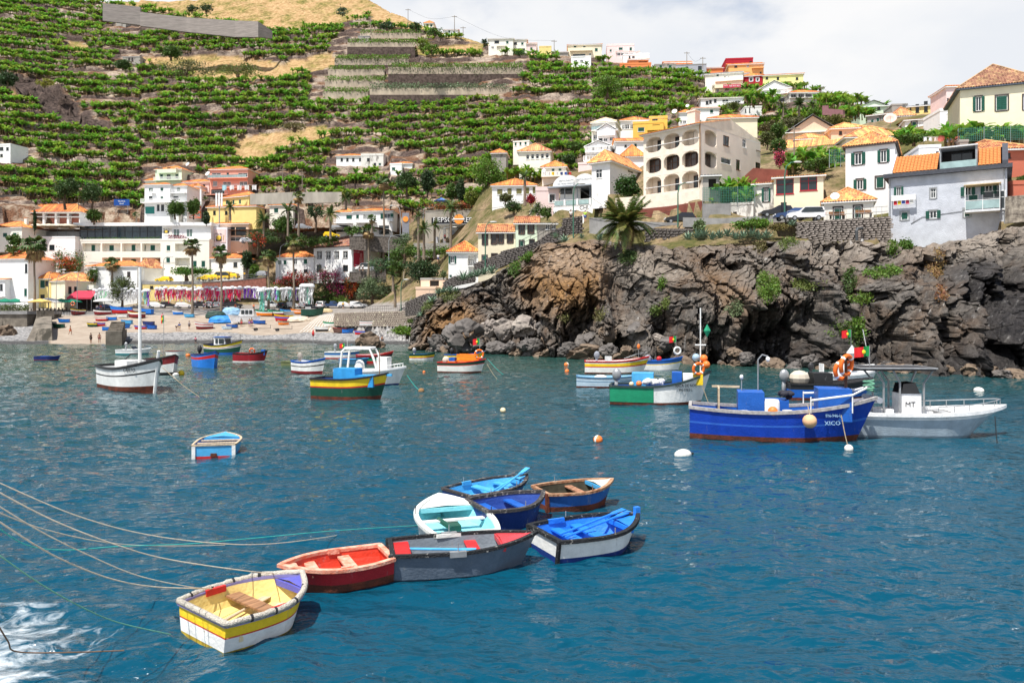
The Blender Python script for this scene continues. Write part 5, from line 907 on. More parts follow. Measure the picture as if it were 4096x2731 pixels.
slab('road_parapet','grey parapet below the palm on the cliff road','wall','C',[(700,1120,1250,8),(880,1115,1240,5),(1130,1150,1210,2),(1400,1160,1205,0)],98,.35,CONCG)
stonewall('stone_wall','dark stone wall of the ledge right of the cliff palm','C',[(1140,1200,1310,3),(1380,1205,1320,1),(1500,1205,1300,0)],95.5,STONED,120,(.6,.32))
stonewall('stone_wall','dark stone wall below the restaurant door','C',[(490,1125,1260,0),(640,1105,1250,-1)],108,STONED,120,(.55,.3))
stonewall('stair_wall','upper dark stone wall of the cliff stairs stepping up to the restaurant','C',[(170,1345,1420,2),(300,1300,1370,1),(380,1240,1330,0),(500,1180,1290,-1)],106.5,STONED,160,(.55,.28))
stonewall('stair_wall','middle dark stone wall of the cliff stairs beside the cream house','B',[(1715,870,960,3),(1820,825,920,2),(1900,800,905,1.4),(1935,770,890,1),(2070,738,830,0)],109,STONED,220,(.55,.28))
stonewall('stair_wall','lower dark stone wall of the cliff stairs above the harbour','B',[(1480,1010,1080,2),(1560,965,1040,1),(1715,945,1010,0)],112,STONED,160,(.55,.28))
stonewall('stair_wall','lowest stone wall of the cliff stairs beside the peach kiosk','B',[(1190,1165,1270,5),(1300,1115,1260,3),(1360,1095,1240,2),(1410,1095,1220,1)],117,STONED,200,(.55,.3))
stonewall('sea_wall','pale rubble harbour wall beside the slipway','B',[(645,1245,1345,18),(900,1238,1350,9),(1150,1232,1350,0),(1280,1205,1330,-10)],137,mat('pale_rubble',(.36,.31,.25),.9,.35,1.5,.6,12,.1,isl=.45),300,(.6,.4),.6,ROUGH)
slab('stone_wall','dark stone wall of the right cliff edge beside the glazed balcony','wall','D',[(2225,1050,1260),(2450,1030,1240)],80,.6,ROUGH)
ground()
# ================================================================ PLANTS
BARK=mat('bark',(.12,.085,.06),.95,.4,3,.8,10,.05);PBARK=mat('palm_bark',(.24,.19,.145),.95,.35,4,.8,12,.05,stretch=(1,1,4))
def tree(name,label,fr,x,y,rx,ry,yb,Y,c,n=2900,leaf=.5,cl=30,c2=None,f2=0.,cat='tree',fill=.75,seed=0,trunk=True,flat=0.,rdep=None):
 """tapered trunk with limbs and a crown of leaf clumps; centre, radii and foot are photo pixels at depth Y"""
 rs=np.random.RandomState(abs(hash((round(x),round(y),fr))if False else int(x*7+y*13+len(label)))%99999);s=FR[fr][2]
 ctr=P(*px(fr,x,y),Y);foot=P(*px(fr,x,yb),Y);k=Y/F/s;RX,RZ=rx*k,ry*k;RY=rdep or RX*.8
 root=thing(name,label,cat,foot);cz=ctr.z-foot.z
 d=rs.normal(size=(cl,3));d/=np.linalg.norm(d,axis=1)[:,None];rad=rs.uniform(.35,1,cl)**.6
 cc=d*rad[:,None]*np.array([RX*.8,RY*.8,RZ*.78]);q=rs.randint(0,cl,n);sg=rs.uniform(.5,1.1,cl)[q][:,None]
 p=cc[q]+rs.normal(size=(n,3))*sg*np.array([RX,RY,RZ])*.21*fill/.75;p[:,2]+=cz
 p[:,2]=np.maximum(p[:,2],cz-RZ*1.05)
 ms=[leafmat(c)];mi=np.zeros(n,int)
 if c2:ms.append(leafmat(c2));hot=rs.uniform(size=cl)<f2;mi=np.where(hot[q]&(rs.uniform(size=n)<.75)|(rs.uniform(size=n)<f2*.2),1,0)
 link('crown',leafmesh(p,leaf,c,'crown',rs,.6,ms,mi),root)
 if trunk and cz>.4:
  t=MB();h=cz;tr=max(.07,min(.45,RX*.09));t.tube([(0,0,-.4),(rs.uniform(-.1,.1)*h,0,h*.4),(0,0,h)],[tr*1.25,tr*.85,tr*.4],BARK,7)
  for i in range(min(6,cl)):e=Vector(cc[i]*.75)+Vector((0,0,cz));t.tube([(0,0,h*.45+i*.05*h),Vector((0,0,h*.5)).lerp(e,.5)+Vector((0,0,.1*h)),e],[tr*.55,tr*.35,tr*.12],BARK,5)
  t.build('trunk',root)
 return root
def bush(label,fr,x,y,rx,ry,Y,c,n=1000,leaf=.4,c2=None,f2=0.,cat='shrub',name='shrub',cl=18):return tree(name,label,fr,x,y,rx,ry,y+ry*.95,Y,c,n,leaf,cl,c2,f2,cat,.85)
G1,G2,G3,G4,G5,G6=(.075,.135,.022),(.055,.10,.025),(.12,.21,.025),(.18,.22,.035),(.13,.18,.085),(.045,.08,.028)
FROND=leafmat((.07,.12,.03));DEAD=mat('dead_frond',(.36,.245,.125),.9,.3,1,0,1,.1,isl=.3,transl=.15);YFR=leafmat((.15,.15,.03))
def fanpalm(label,fr,x,y,r,yb,Y,skirt=.7,n=30,lean=0.):
 rs=random.Random(int(x*3+y));k=Y/F/FR[fr][2];top=P(*px(fr,x,y),Y);foot=P(*px(fr,x+lean,yb),Y);root=thing('fan_palm',label,'palm tree',foot,0,'palms of the village');T=top-foot;Rr=r*k
 t=MB();t.tube([(0,0,-.5),T*.35+Vector((.15,0,0)),T*.7,T],[.36,.24,.2,.22],PBARK,8);t.build('trunk',root)
 def leaf(mb,az,el,L_,m,droop):
  o=T;d=Vector((math.cos(az)*math.cos(el),math.sin(az)*math.cos(el),math.sin(el)));c=o+d*L_*.5;side=d.cross(Vector((0,0,1))).normalized();up=side.cross(d)
  mb.tube([o,c],.035,m,3,False)
  for i in range(9):
   a=-1.25+2.5*i/8;v=(d*math.cos(a)+side*math.sin(a)).normalized();e=c+v*L_*.55*(.8+.2*math.cos(a))+Vector((0,0,-droop*L_*(.25+.2*abs(a))));mid=c+v*L_*.32;w=up.cross(v).normalized()*L_*.075
   mb.add([c,mid-w,e,mid+w],[(0,1,2,3)],m)
 g=MB();s=MB()
 for i in range(n):leaf(g,rs.uniform(0,6.283),rs.uniform(-.25,1.35),Rr*rs.uniform(.75,1.05),FROND if rs.random()<.8 else YFR,rs.uniform(.3,.9))
 g.build('crown',root)
 if skirt:
  for i in range(int(n*skirt)):leaf(s,rs.uniform(0,6.283),rs.uniform(-1.35,-.35),Rr*rs.uniform(.6,.95),DEAD,rs.uniform(.3,.8))
  s.build('dead_fronds',root)
 return root
def frondmesh(rs,L_,droop,m,nl=16,wl=.34,name='frond'):
 mb=MB();pts=[]
 for i in range(nl+1):t=i/nl;pts.append(Vector((L_*t*(1-.16*t*droop),0,L_*(.42*t-droop*.75*t*t))))
 mb.tube([pts[0],pts[nl//2],pts[-1]],[.05,.035,.012],m,3,False)
 for i in range(2,nl+1):
  t=i/nl;d=(pts[i]-pts[i-1]).normalized();ll=L_*wl*(math.sin(math.pi*min(1,t*.9+.08))**.6)
  for sd in(-1,1):
   v=(d*.65+Vector((0,sd,0))*.9+Vector((0,0,-.22-rs.uniform(0,.3)))).normalized();w=d*L_/nl*.42;a=pts[i]
   mb.add([a-w,a+v*ll*.5-w*.9,a+v*ll,a+v*ll*.5+w*.9,a+w],[(0,1,2,3,4)],m)
 return mb
def featherpalm(label,fr,x,y,r,yb,Y,n=22,big=False,tr=.24):
 rs=random.Random(int(x+y*5));k=Y/F/FR[fr][2];top=P(*px(fr,x,y),Y);foot=P(*px(fr,x,yb),Y);T=top-foot;Rr=r*k;root=thing('date_palm' if big else 'feather_palm',label,'palm tree',foot,0,None if big else 'palms of the village')
 t=MB();t.tube([(0,0,-.6),T*.5,T],[tr*1.3,tr,tr*1.1],PBARK,8);t.build('trunk',root)
 if big:
  kinds=[[frondmesh(rs,Rr*1.12,dr,m,26,.19).mesh('frond')for m in(leafmat((.085,.125,.025)),leafmat((.16,.15,.035)))]for dr in(.35,.7,1.05,1.35)]
  for i in range(105):
   f=rs.random();q=min(3,int(f*4));o=link('frond',kinds[q][0 if rs.random()<.6 else 1],root,T,(rs.uniform(-.2,.2),-.85+f*1.2,rs.uniform(0,6.283)));o.scale=(rs.uniform(.85,1.08),)*3
  dm=[frondmesh(rs,Rr*.8,1.4,DEAD,14,.1).mesh('frond')for _ in range(2)]
  for i in range(16):link('frond',dm[i%2],root,T,(0,.55+rs.random()*.4,rs.uniform(0,6.283)))
 else:
  mb=MB();sk=MB()
  for i in range(n):
   f=(i+.5)/n;M_=Matrix.Translation(T)@Matrix.Rotation(rs.uniform(0,6.283),4,'Z')@Matrix.Rotation(-1.15+1.45*f,4,'Y');q=frondmesh(rs,Rr*rs.uniform(.9,1.1),.4+.9*f,FROND if rs.random()<.75 else YFR,12,.26);mb.add([M_@Vector(v)for v in q.v],q.f,q.mats[0])
  mb.build('crown',root)
 return root
def banana_proto(sd):
 rs=random.Random(sd);mb=MB();h=rs.uniform(.6,1.1);m=BAN[sd%3];mb.tube([(0,0,-.3),(rs.uniform(-.1,.1),0,h)],[.14,.09],STEM,4,False)
 for i in range(rs.randint(8,11)):
  az=i*2.4+rs.uniform(-.4,.4);el=rs.uniform(.75,1.45);L_=rs.uniform(1.3,2.0);w=rs.uniform(.2,.33);d=Vector((math.cos(az),math.sin(az),0));sd_=Vector((-d.y,d.x,0));pv=Vector((0,0,h));rows=[]
  for j in range(4):
   t=j/3;a=el-t*t*rs.uniform(.5,1.5);p=pv+(d*math.cos(a)+Vector((0,0,1))*math.sin(a))*(L_/3 if j else 0);pv=p;ww=w*(.35,1,.95,.2)[j];rows.append((p-sd_*ww,p+sd_*ww))
  vs=[q for r_ in rows for q in r_];mb.add(vs,[(0,1,3,2),(2,3,5,4),(4,5,7,6)],m)
 return mb
BAN=[mat('banana_leaf%d'%i,c,.5,.3,.5,0,1,.4,isl=.45,transl=.4)for i,c in enumerate([(.17,.32,.035),(.13,.26,.035),(.27,.38,.05)])];STEM=mat('banana_stem',(.22,.15,.07),.9,.4,2)
FZ=[(1240,300),(1380,115),(1700,130),(1700,230),(2110,230),(2110,290),(2050,360),(2030,390),(1820,395),(1470,400),(1240,392)]
def bananas():
 rs=np.random.RandomState(5);pos=[]
 hp=np.array([tuple(o.location)for o in bpy.data.objects if o.type=='EMPTY' and o.get('category')in('house','hut','building','school','hotel','shop')])
 for k in range(2,34):
  for a,b in((.2,.6),(.36,.665),(.52,.745),(.7,.84),(.88,.94)):
   us=np.arange(-500,3720,1.0);us=us[rs.uniform(size=len(us))<(.04 if a<.7 else .032)]
   so=secoff(us);wv=vnoise(us*.009+k*3.7,us*0,s=31)*.55+vnoise(us*.05+k*5.1,us*0,s=32)*.2
   z=16+DZ*k+so+wv+DZ*b;D=hillD(us,16+DZ*k+so+DZ*a);v=VH-(z-H)/D*F;X=(us-UC)/F*D
   ok=(z<hillz(us,interp(us,VT))-.5)&(z>interp(us,[(-700,34),(1500,34),(2000,26),(4600,24)]))
   for p in DRY+ROCK+[FZ]:ok&=~inpoly(us,v,p)
   ok&=(fbm(X*.03,D*.05+k,o=2,s=77)<.62)|(z<58)
   for i in np.nonzero(ok)[0]:pos.append((X[i],D[i],z[i]))
 for fr,x0,x1,y0,y1,d0,d1,n in(('D',1720,2400,540,600,94,100,75),('D',480,930,700,850,108,120,60),('D',0,215,960,1080,103,108,40),('C',1660,1985,880,990,101,106,45),('D',1350,1700,560,610,108,114,30),('D',740,1110,270,330,172,185,90),('D',900,1150,370,410,165,172,50),('3',250,800,690,770,154,160,45),('D',150,400,235,320,190,200,40)):
  for i in range(n):
   u,v=px(fr,rs.uniform(x0,x1),rs.uniform(y0,y1));D=rs.uniform(d0,d1);z=H+(VH-v)/F*D;pos.append(((u-UC)/F*D,D,z-1.2))
 pos=np.array(pos);far=np.ones(len(pos),bool)
 for h in hp:far&=~((np.abs(pos[:,0]-h[0]-3)<6.0)&(pos[:,1]>h[1]-2.5)&(pos[:,1]<h[1]+7)&(np.abs(pos[:,2]-h[2])<9)&(h[1]>150))
 pos=pos[far];pos=pos[np.argsort(pos[:,1])]
 protos=[banana_proto(s)for s in range(9)];mes=[p.mesh('banana_plant')for p in protos]
 uu=UC+pos[:,0]/pos[:,1]*F;inv=(uu>0)&(uu<4096);idx=np.nonzero(inv)[0][:300]
 for i in idx:
  o=link('banana_plant',mes[i%9],None,Vector(pos[i].tolist()),(0,0,rs.uniform(0,6.28)));s=rs.uniform(.85,1.2);o.scale=(s,s,s);tag(o,'broad-leaved green banana plant in the plots among the houses','banana plant','banana plants nearest the houses')
 rest=np.setdiff1d(np.arange(len(pos)),idx);V=[];Fa=[];MI=[];off=0
 data=[]
 for p in protos:
  v=np.array(p.v);tri=[f for f in p.f if len(f)==4];data.append((v,np.array(tri),np.array([p.m[j]for j,f in enumerate(p.f)if len(f)==4]),[BAN.index(m)if m in BAN else 3 for m in p.mats]))
 for i in rest:
  v,f,m,mp=data[i%9];a=rs.uniform(0,6.28);s=rs.uniform(.8,1.25);c_,s_=math.cos(a)*s,math.sin(a)*s
  V.append(np.stack([v[:,0]*c_-v[:,1]*s_+pos[i,0],v[:,0]*s_+v[:,1]*c_+pos[i,1],v[:,2]*s+pos[i,2]],-1));Fa.append(f+off);MI.append(np.array(mp)[m]);off+=len(v)
 o=link('banana_plantation',npmesh('banana_plantation',np.concatenate(V),np.concatenate(Fa),BAN+[STEM],False,np.concatenate(MI)));tag(o,'green banana plants covering the stone terraces of the hillside','bananas',None,'stuff');print('bananas',len(pos))
bananas()
def plots():
 cc=mat('tank_concrete',(.42,.35,.27),.9,.25,.5,.3,6,.1,stretch=(1,1,.3));st=mat('terrace_stone',(.10,.075,.065),.95,.5,1.2,.8,5,.05)
 L_=[('topmost green plot on concrete wall below the shrubs',235,645,222,262,262,.03),('second green plot beside the dark hut',150,605,286,318,385,.03),('vine plot with hanging creepers',65,560,394,440,460,.05),('left bean plot on pale concrete',20,400,466,514,530,.03),('middle-left bean plot on pale concrete',0,400,540,588,605,.03),('lowest left bean plot on pale concrete',-15,290,616,664,675,.03),('wide vine terrace with creepers over the tall stone wall',425,1330,452,500,580,.05),('long low plot of grey-green plants',300,1240,592,640,690,.0)]
 for i,(lb,x0,x1,yt,ym,yb,_)in enumerate(L_):
  u0,v0=px('M',x0,yb);u1,v1=px('M',x1,yt);um=(u0+u1)/2;Y=float(hillD(um,hillz(um,v0)))-1.5;o=thing('terrace_plot',lb,'terrace',P(u0,v0,Y));k=Y/F/1.68;w=(x1-x0)*k;h=(yb-yt)*k;hm=(yb-ym)*k
  b=MB();b.box(0,w,0,.8,hm,h,cc);b.build('tank_wall',o)
  if hm>.3:b=MB();b.box(0,w,-.25,.9,-2,hm,st if i in(1,2,6,7)else cc);b.build('lower_wall',o)
  b=MB();b.box(.2,w-.2,.8,9,h-.5,h-.05,mat('plot_soil',(.12,.08,.05),.95));b.build('soil_bed',o)
  rs=np.random.RandomState(i);n=int(w*60);c=(.12,.22,.02)if i not in(7,)else(.14,.19,.10);p=np.stack([rs.uniform(0,w,n),rs.uniform(0,1,n)**2*8-.3,h-.25+rs.uniform(0,1.5,n)],-1);p[:,2]+=p[:,1]*.4
  link('crop',leafmesh(p,.55,c,'crop',rs),o)
  if i in(2,6):
   n=int(w*22);x=rs.uniform(0,w,n);dr=np.abs(rs.normal(size=n))*h*.22*(1+.6*np.sin(x*.9));link('creeper',leafmesh(np.stack([x,rs.uniform(-.5,-.05,n),h-dr],-1),.4,(.06,.11,.02),'creeper',rs),o)
plots()
for a in[('tall fan palm with a shaggy skirt beside the promenade cafe','A',262,745,118,1245,172,.9,34),('stout fan palm with hanging skirt in front of the white hall','A',855,870,66,1000,184,1.2,30),('slender fan palm rising in front of the hotel corner','A',1470,735,84,1245,171,.9,30),('fan palm right of the hotel, in front of the taxis house','A',1690,790,84,1245,171,.9,30),('fan palm above the purple garlands','B',140,830,86,1220,176,.6,30),('fan palm left of the slate-roofed mansion','B',332,715,88,1215,176,.9,30),('very tall fan palm behind the white mansion','B',1022,250,70,830,186,1.4,26),('fan palm with brown skirt above the mansion street','B',370,360,62,650,184,1.0,26),('fan palm at the corner of the for-sale mansion','B',905,620,72,975,182,.8,28),('small fan palm among the shrubs left of the station','B',930,530,52,620,174,.2,22),('short fan palm in the garden above the hotel','A',1040,500,34,560,196,.1,18),('second short fan palm in the garden above the hotel','A',1140,510,40,570,196,.1,18)]:fanpalm(*a)
for a in[('tall feather palm in front of the white balustrade house','B',615,500,88,660,176),('drooping feather palm cluster left of the mansion street','B',105,545,92,730,178),('feather palm behind the white shuttered house','B',290,470,84,690,176),('low bushy palm above the mansion street','B',735,375,72,440,184),('feather palm before the station wall','B',1330,610,82,820,150),('thin feather palm left of the station pillar','B',1412,580,62,810,152),('feather palm hiding the station lettering','B',1535,450,88,765,150),('slim feather palm left of the station','B',1288,510,62,825,154),('palm with thin crown beside the long white house','C',195,800,62,1000,138),('young palm beside the road below the dark tree','B',1095,960,62,1060,142),('garden palm in front of the yellow villa','A',1760,440,62,520,188),('leftmost stubby palm on the dry spur','D',455,355,62,410,172),('middle stubby palm on the dry spur','D',580,340,74,405,172),('rightmost stubby palm on the dry spur','D',690,340,50,400,172),('palm by the small trees of the harbour bank','B',1110,1060,44,1180,146)]:featherpalm(*a)
featherpalm('huge spreading date palm hanging over the brow of the cliff','C',985,1180,235,1335,94.5,big=True,tr=.5)
for a in[('dark_tree','dark umbrella tree above the school building, left one','A',500,285,100,80,445,190,G2),('dark_tree','dark umbrella tree above the school building, right one','A',700,320,88,82,450,192,G2),('broad_tree','bright green broad tree at the foot of the banana slope','B',1830,165,150,135,380,166,G3),('broad_tree','dark spreading tree behind the tall fan palm','B',1200,240,95,70,350,178,G2),('broad_tree','dark upright tree left of the pine','B',1355,235,62,90,350,176,G6),('pine_tree','pointed araucaria pine above the petrol station','B',1610,310,36,92,400,170,G6),('broad_tree','feathery light green tree left of the pine','B',1545,320,48,62,400,171,G1),('round_tree','yellow-green round tree right of the pine','B',1695,370,62,56,430,168,G4),('round_tree','grey-green round tree by the harbour road','B',940,1065,145,108,1195,180,G5,3600,.42),('broad_tree','large dark tree above the peach kiosk','B',1305,925,165,105,1120,138,G6,3600,.42),('round_tree','round leafy tree on the promenade beside the slipway','A',935,1062,98,100,1200,180,(.085,.11,.03),3000,.4),('fig_tree','dense fig tree at the foot of the arched house','C',1000,875,118,90,965,116,(.045,.10,.018),2600,.4),('broad_tree','bright tree in the banana rows below the ridge','M',1900,575,115,85,655,204,G3,2600,.5),('broad_tree','green tree behind the palms left of the mansion','B',260,560,85,78,660,178,G1),('broad_tree','sparse grey tree above the mansion street','B',500,470,85,60,620,180,G6,900),('clipped_tree','flat clipped ficus canopy in front of the hotel','A',1430,925,165,34,990,187,(.07,.16,.015),2400),('topiary','clipped green cone by the taxi rank','A',1945,930,38,62,985,186,(.10,.17,.02),1500),('cypress','thin dark cypress beside the school building','A',265,535,12,82,640,176,G6,900),('small_tree','small dark tree behind the terrace parasols','A',110,690,55,42,760,184,G1),('broad_tree','green tree left of the terraced villa','A',720,500,60,50,560,192,G1),('broad_tree','green tree below the terraced villa','A',1340,450,70,60,520,192,G1),('small_tree','orange-flecked tree by the hotel side','A',1890,840,55,72,975,187,G6),('round_tree','round green tree below the glass balcony house','3',1170,355,108,58,420,166,G1),('round_tree','dark green round tree beside the faded pyramid roof','3',1095,525,92,66,600,158,G2),('broad_tree','green tree behind the old hut in the upper terraces','L',1150,350,70,45,400,236,G1),('broad_tree','dark bushy tree on the left terraces beside the rock','L',50,535,60,48,585,226,G6),('broad_tree','round bushy tree below the grey hut','L',825,430,55,34,465,232,G2),('conifer','little dark conifer below the yellow villa','A',1580,520,24,48,570,188,G6),('broad_tree','green tree between the villa and the mast','A',1480,430,55,62,520,192,G1)]:tree(*a)
tree('flame_tree','flame tree with scarlet flowers in front of the hotel','A',520,855,125,110,1000,188,G1,3200,.4,30,(.55,.06,.01),.3);tree('flame_tree','smaller flame tree with few flowers left of the hall','A',705,960,60,70,1060,185,G1,1200,.4,16,(.55,.06,.01),.12);tree('flame_tree','red flowering tree left of the tall fan palm','A',100,760,70,45,820,182,G1,1100,.4,16,(.5,.06,.02),.2);tree('coral_tree','red-flowered tree on the mansion street','B',60,700,75,70,800,176,G6,1100,.4,16,(.45,.05,.02),.25)
for a in[('red bougainvillea hedge below the white shuttered house','B',345,995,155,72,186,(.09,.07,.02),3600,.38,(.42,.02,.035),.6),('big magenta bougainvillea below the for-sale mansion','B',640,1010,135,130,186,(.05,.06,.02),4200,.38,(.26,.015,.09),.55),('orange bougainvillea right of the magenta one','B',770,1040,62,95,185,(.10,.09,.025),2200,.38,(.55,.10,.03),.6),('green undergrowth beneath the bougainvilleas','B',560,1120,130,55,185,G1,1500,.4),('green slope plants behind the garlands','B',300,1110,220,50,185,G1,1800,.4),('grassy bank plants left of the round tree','B',690,1150,70,40,184,(.13,.2,.03),900,.35),('hedge along the promenade slope beside the round tree','B',1110,1140,90,34,172,G3,900,.4),('crimson shrub beside the flat pink house','C',240,975,42,40,132,(.32,.02,.04),1200,.3),('olive round bush left of the crimson shrub','C',40,965,60,42,140,(.10,.11,.03),1200,.35),('dark garden bushes below the long white house','C',110,1035,80,48,132,G2,1500,.35),('white-flowered bush left of the mint house','C',300,1060,60,62,126,G1,1500,.3,(.6,.6,.5),.15),('green bush in front of the flat pink house','C',370,1080,42,45,124,G1,1100,.3),('rough garden plants above the station wall','B',1560,430,240,34,172,(.11,.10,.03),2400,.4,(.4,.1,.04),.12),('ivy and shrubs on the wall below the station','B',1180,790,150,70,158,G1,2400,.4),('leafy bank under the petrol station','B',1420,780,180,45,155,G3,1800,.35),('agave garden behind the round harbour tree','B',1000,870,110,60,178,(.10,.17,.08),1600,.4),('green bush beside the parked white van','B',1120,880,80,60,176,G1,1400,.4),('dark shrubs below the palms left of the mansion street','B',110,660,130,62,187,G2,1800,.45),('green shrubs on the bank behind the slate-roofed mansion','B',430,690,120,50,188,G1,1500,.45),('leafy bank under the white balustrade house','B',600,690,90,40,187,G1,1000,.45),('rounded bush above the dark street wall','B',780,615,62,36,168,G1,900,.4),('grey-green bush on the street bank','B',1165,680,78,46,164,G5,1100,.4),('small bush at the kiosk corner','B',1480,945,26,30,122,(.16,.2,.08),600,.25),('pink oleander between the arched house and the long tiled roof','D',430,745,48,72,106,(.06,.10,.03),2000,.28,(.62,.10,.2),.55),('green bushes right of the arched house gable','D',420,655,70,55,112,G1,1300,.35),('dry and green bushes on the bare slope behind the arched house','D',330,600,70,70,128,(.12,.14,.04),1300,.4),('tall bushes behind the arched house','D',410,545,60,75,130,G1,1800,.4),('bright bush on the dry spur','D',700,395,56,36,168,G3,900,.4),('low plants on the dry spur','D',560,470,120,40,150,(.13,.13,.05),1500,.4),('scrub on the spur left of the palms','D',350,510,80,60,150,(.12,.10,.04),1300,.4),('yellow-green scrub below the purple wall','D',860,450,120,40,150,(.17,.17,.04),1300,.4),('garden plants behind the crimson-windowed house','D',720,790,130,45,106,G1,1800,.3),('vines on the roof terrace behind the white shuttered house','D',1480,600,130,36,104,G1,1500,.3),('bushes right of the red-railed terrace','D',2330,910,40,26,84,G1,600,.25),('green reeds on the ledge beside the parapet','C',1560,1185,52,62,94,(.16,.22,.09),1400,.3),('tangle of green creepers on the cliff ledge','D',210,1270,160,45,90.5,G3,2600,.28),('red-brown scrub on the cliff ledge','D',420,1290,90,32,89.5,(.16,.13,.04),1100,.25),('bright green shrubs at the beach end of the cliff','B',1200,1385,115,45,121,(.14,.24,.025),2600,.3),('weeds on the rubble above the beach shrubs','B',1260,1310,60,26,122,(.13,.19,.04),800,.28),('dark shrub on the dry grass, left of the pair','L',1290,62,42,26,280,G6,500,.6),('dark shrub on the dry grass, right of the pair','L',1385,58,50,32,280,G6,600,.6),('blue-green shrub on the dry grass ridge','M',118,78,42,28,278,(.10,.14,.07),500,.6),('dark shrub row above the green plots','M',415,172,62,28,254,G6,700,.6),('shrubs beside the skyline pole','M',610,180,52,26,252,G2,600,.6),('trailing bright creeper on the green plots','M',660,300,62,55,240,(.17,.24,.02),1200,.5),('bright vegetable garden below the dry grass ridge','M',720,330,70,40,236,(.12,.2,.02),1000,.5),('yellow bushes on the left rock outcrop','L',300,555,60,28,222,(.22,.21,.03),700,.5),('scrub on the old terrace below the great wall','L',1250,460,230,40,232,(.13,.13,.05),2000,.55),('grass-green patch below the old terrace','L',1600,470,160,42,230,(.12,.15,.03),1500,.5),('scrub on the dry terrace above the farmhouse','L',1980,850,100,30,206,(.16,.14,.05),900,.5),('dark bush above the banana rows at the skyline','M',1075,290,28,30,236,G6,400,.5),('bushes under the upper skyline cottages','M',740,215,70,24,246,G1,700,.5),('green hedge before the long cream skyline house','M',1305,358,45,16,232,(.05,.12,.02),500,.45),('vine on the white modern house pergola','2',1290,580,110,30,192,(.12,.14,.04),900,.4)]:bush(*a)
def agaves():
 rs=random.Random(3);protos=[];m=mat('agave_leaf',(.17,.25,.17),.6,.2,1,0,1,.3,isl=.25)
 for k in range(3):
  b=MB()
  for i in range(22):
   az=i*2.4;el=.1+1.25*i/22;d=Vector((math.cos(az)*math.cos(el),math.sin(az)*math.cos(el),math.sin(el)));sd=d.cross(Vector((0,0,1))).normalized()*.1;L_=rs.uniform(.8,1.15)
   mid=d*L_*.5+Vector((0,0,.03));tip=d*L_+Vector((0,0,-.06));b.add([-sd*.5,sd*.5,mid+sd,tip,mid-sd,mid+Vector((0,0,-.05))],[(0,5,4),(5,3,4),(0,1,5),(1,2,5),(2,3,5)],m)
  protos.append(b.mesh('agave'))
 L_=[('C',1475+i*62,1275-(i%3)*12,92-i*.25,1.35)for i in range(11)]+[('C',510,1290,101,1.25),('C',640,1272,100,.9),('C',775,1278,98,1.25),('C',430,1262,102,1.0),('B',1630,975,110,1.7),('B',1690,960,110,1.3),('B',1735,950,109,1.5),('B',1790,935,109,1.5),('B',1850,925,108,1.6),('B',1440,1085,114,1.2),('B',1480,1075,114,1.2),('B',1530,1070,113,1.2),('B',1575,1075,113,1.1),('B',1395,1145,116,1.5),('B',1310,1255,118,1.1),('D',525,1265,88,.9)]
 for i,(fr,x,y,Y,s)in enumerate(L_):
  o=link('agave',protos[i%3],None,P(*px(fr,x,y+14*s),Y-1.0),(rs.uniform(-.25,.05),0,rs.uniform(0,6)));o.scale=(s,s,s);tag(o,'grey-green agave rosette on the cliff edge','agave','agaves along the cliff edge')
agaves()
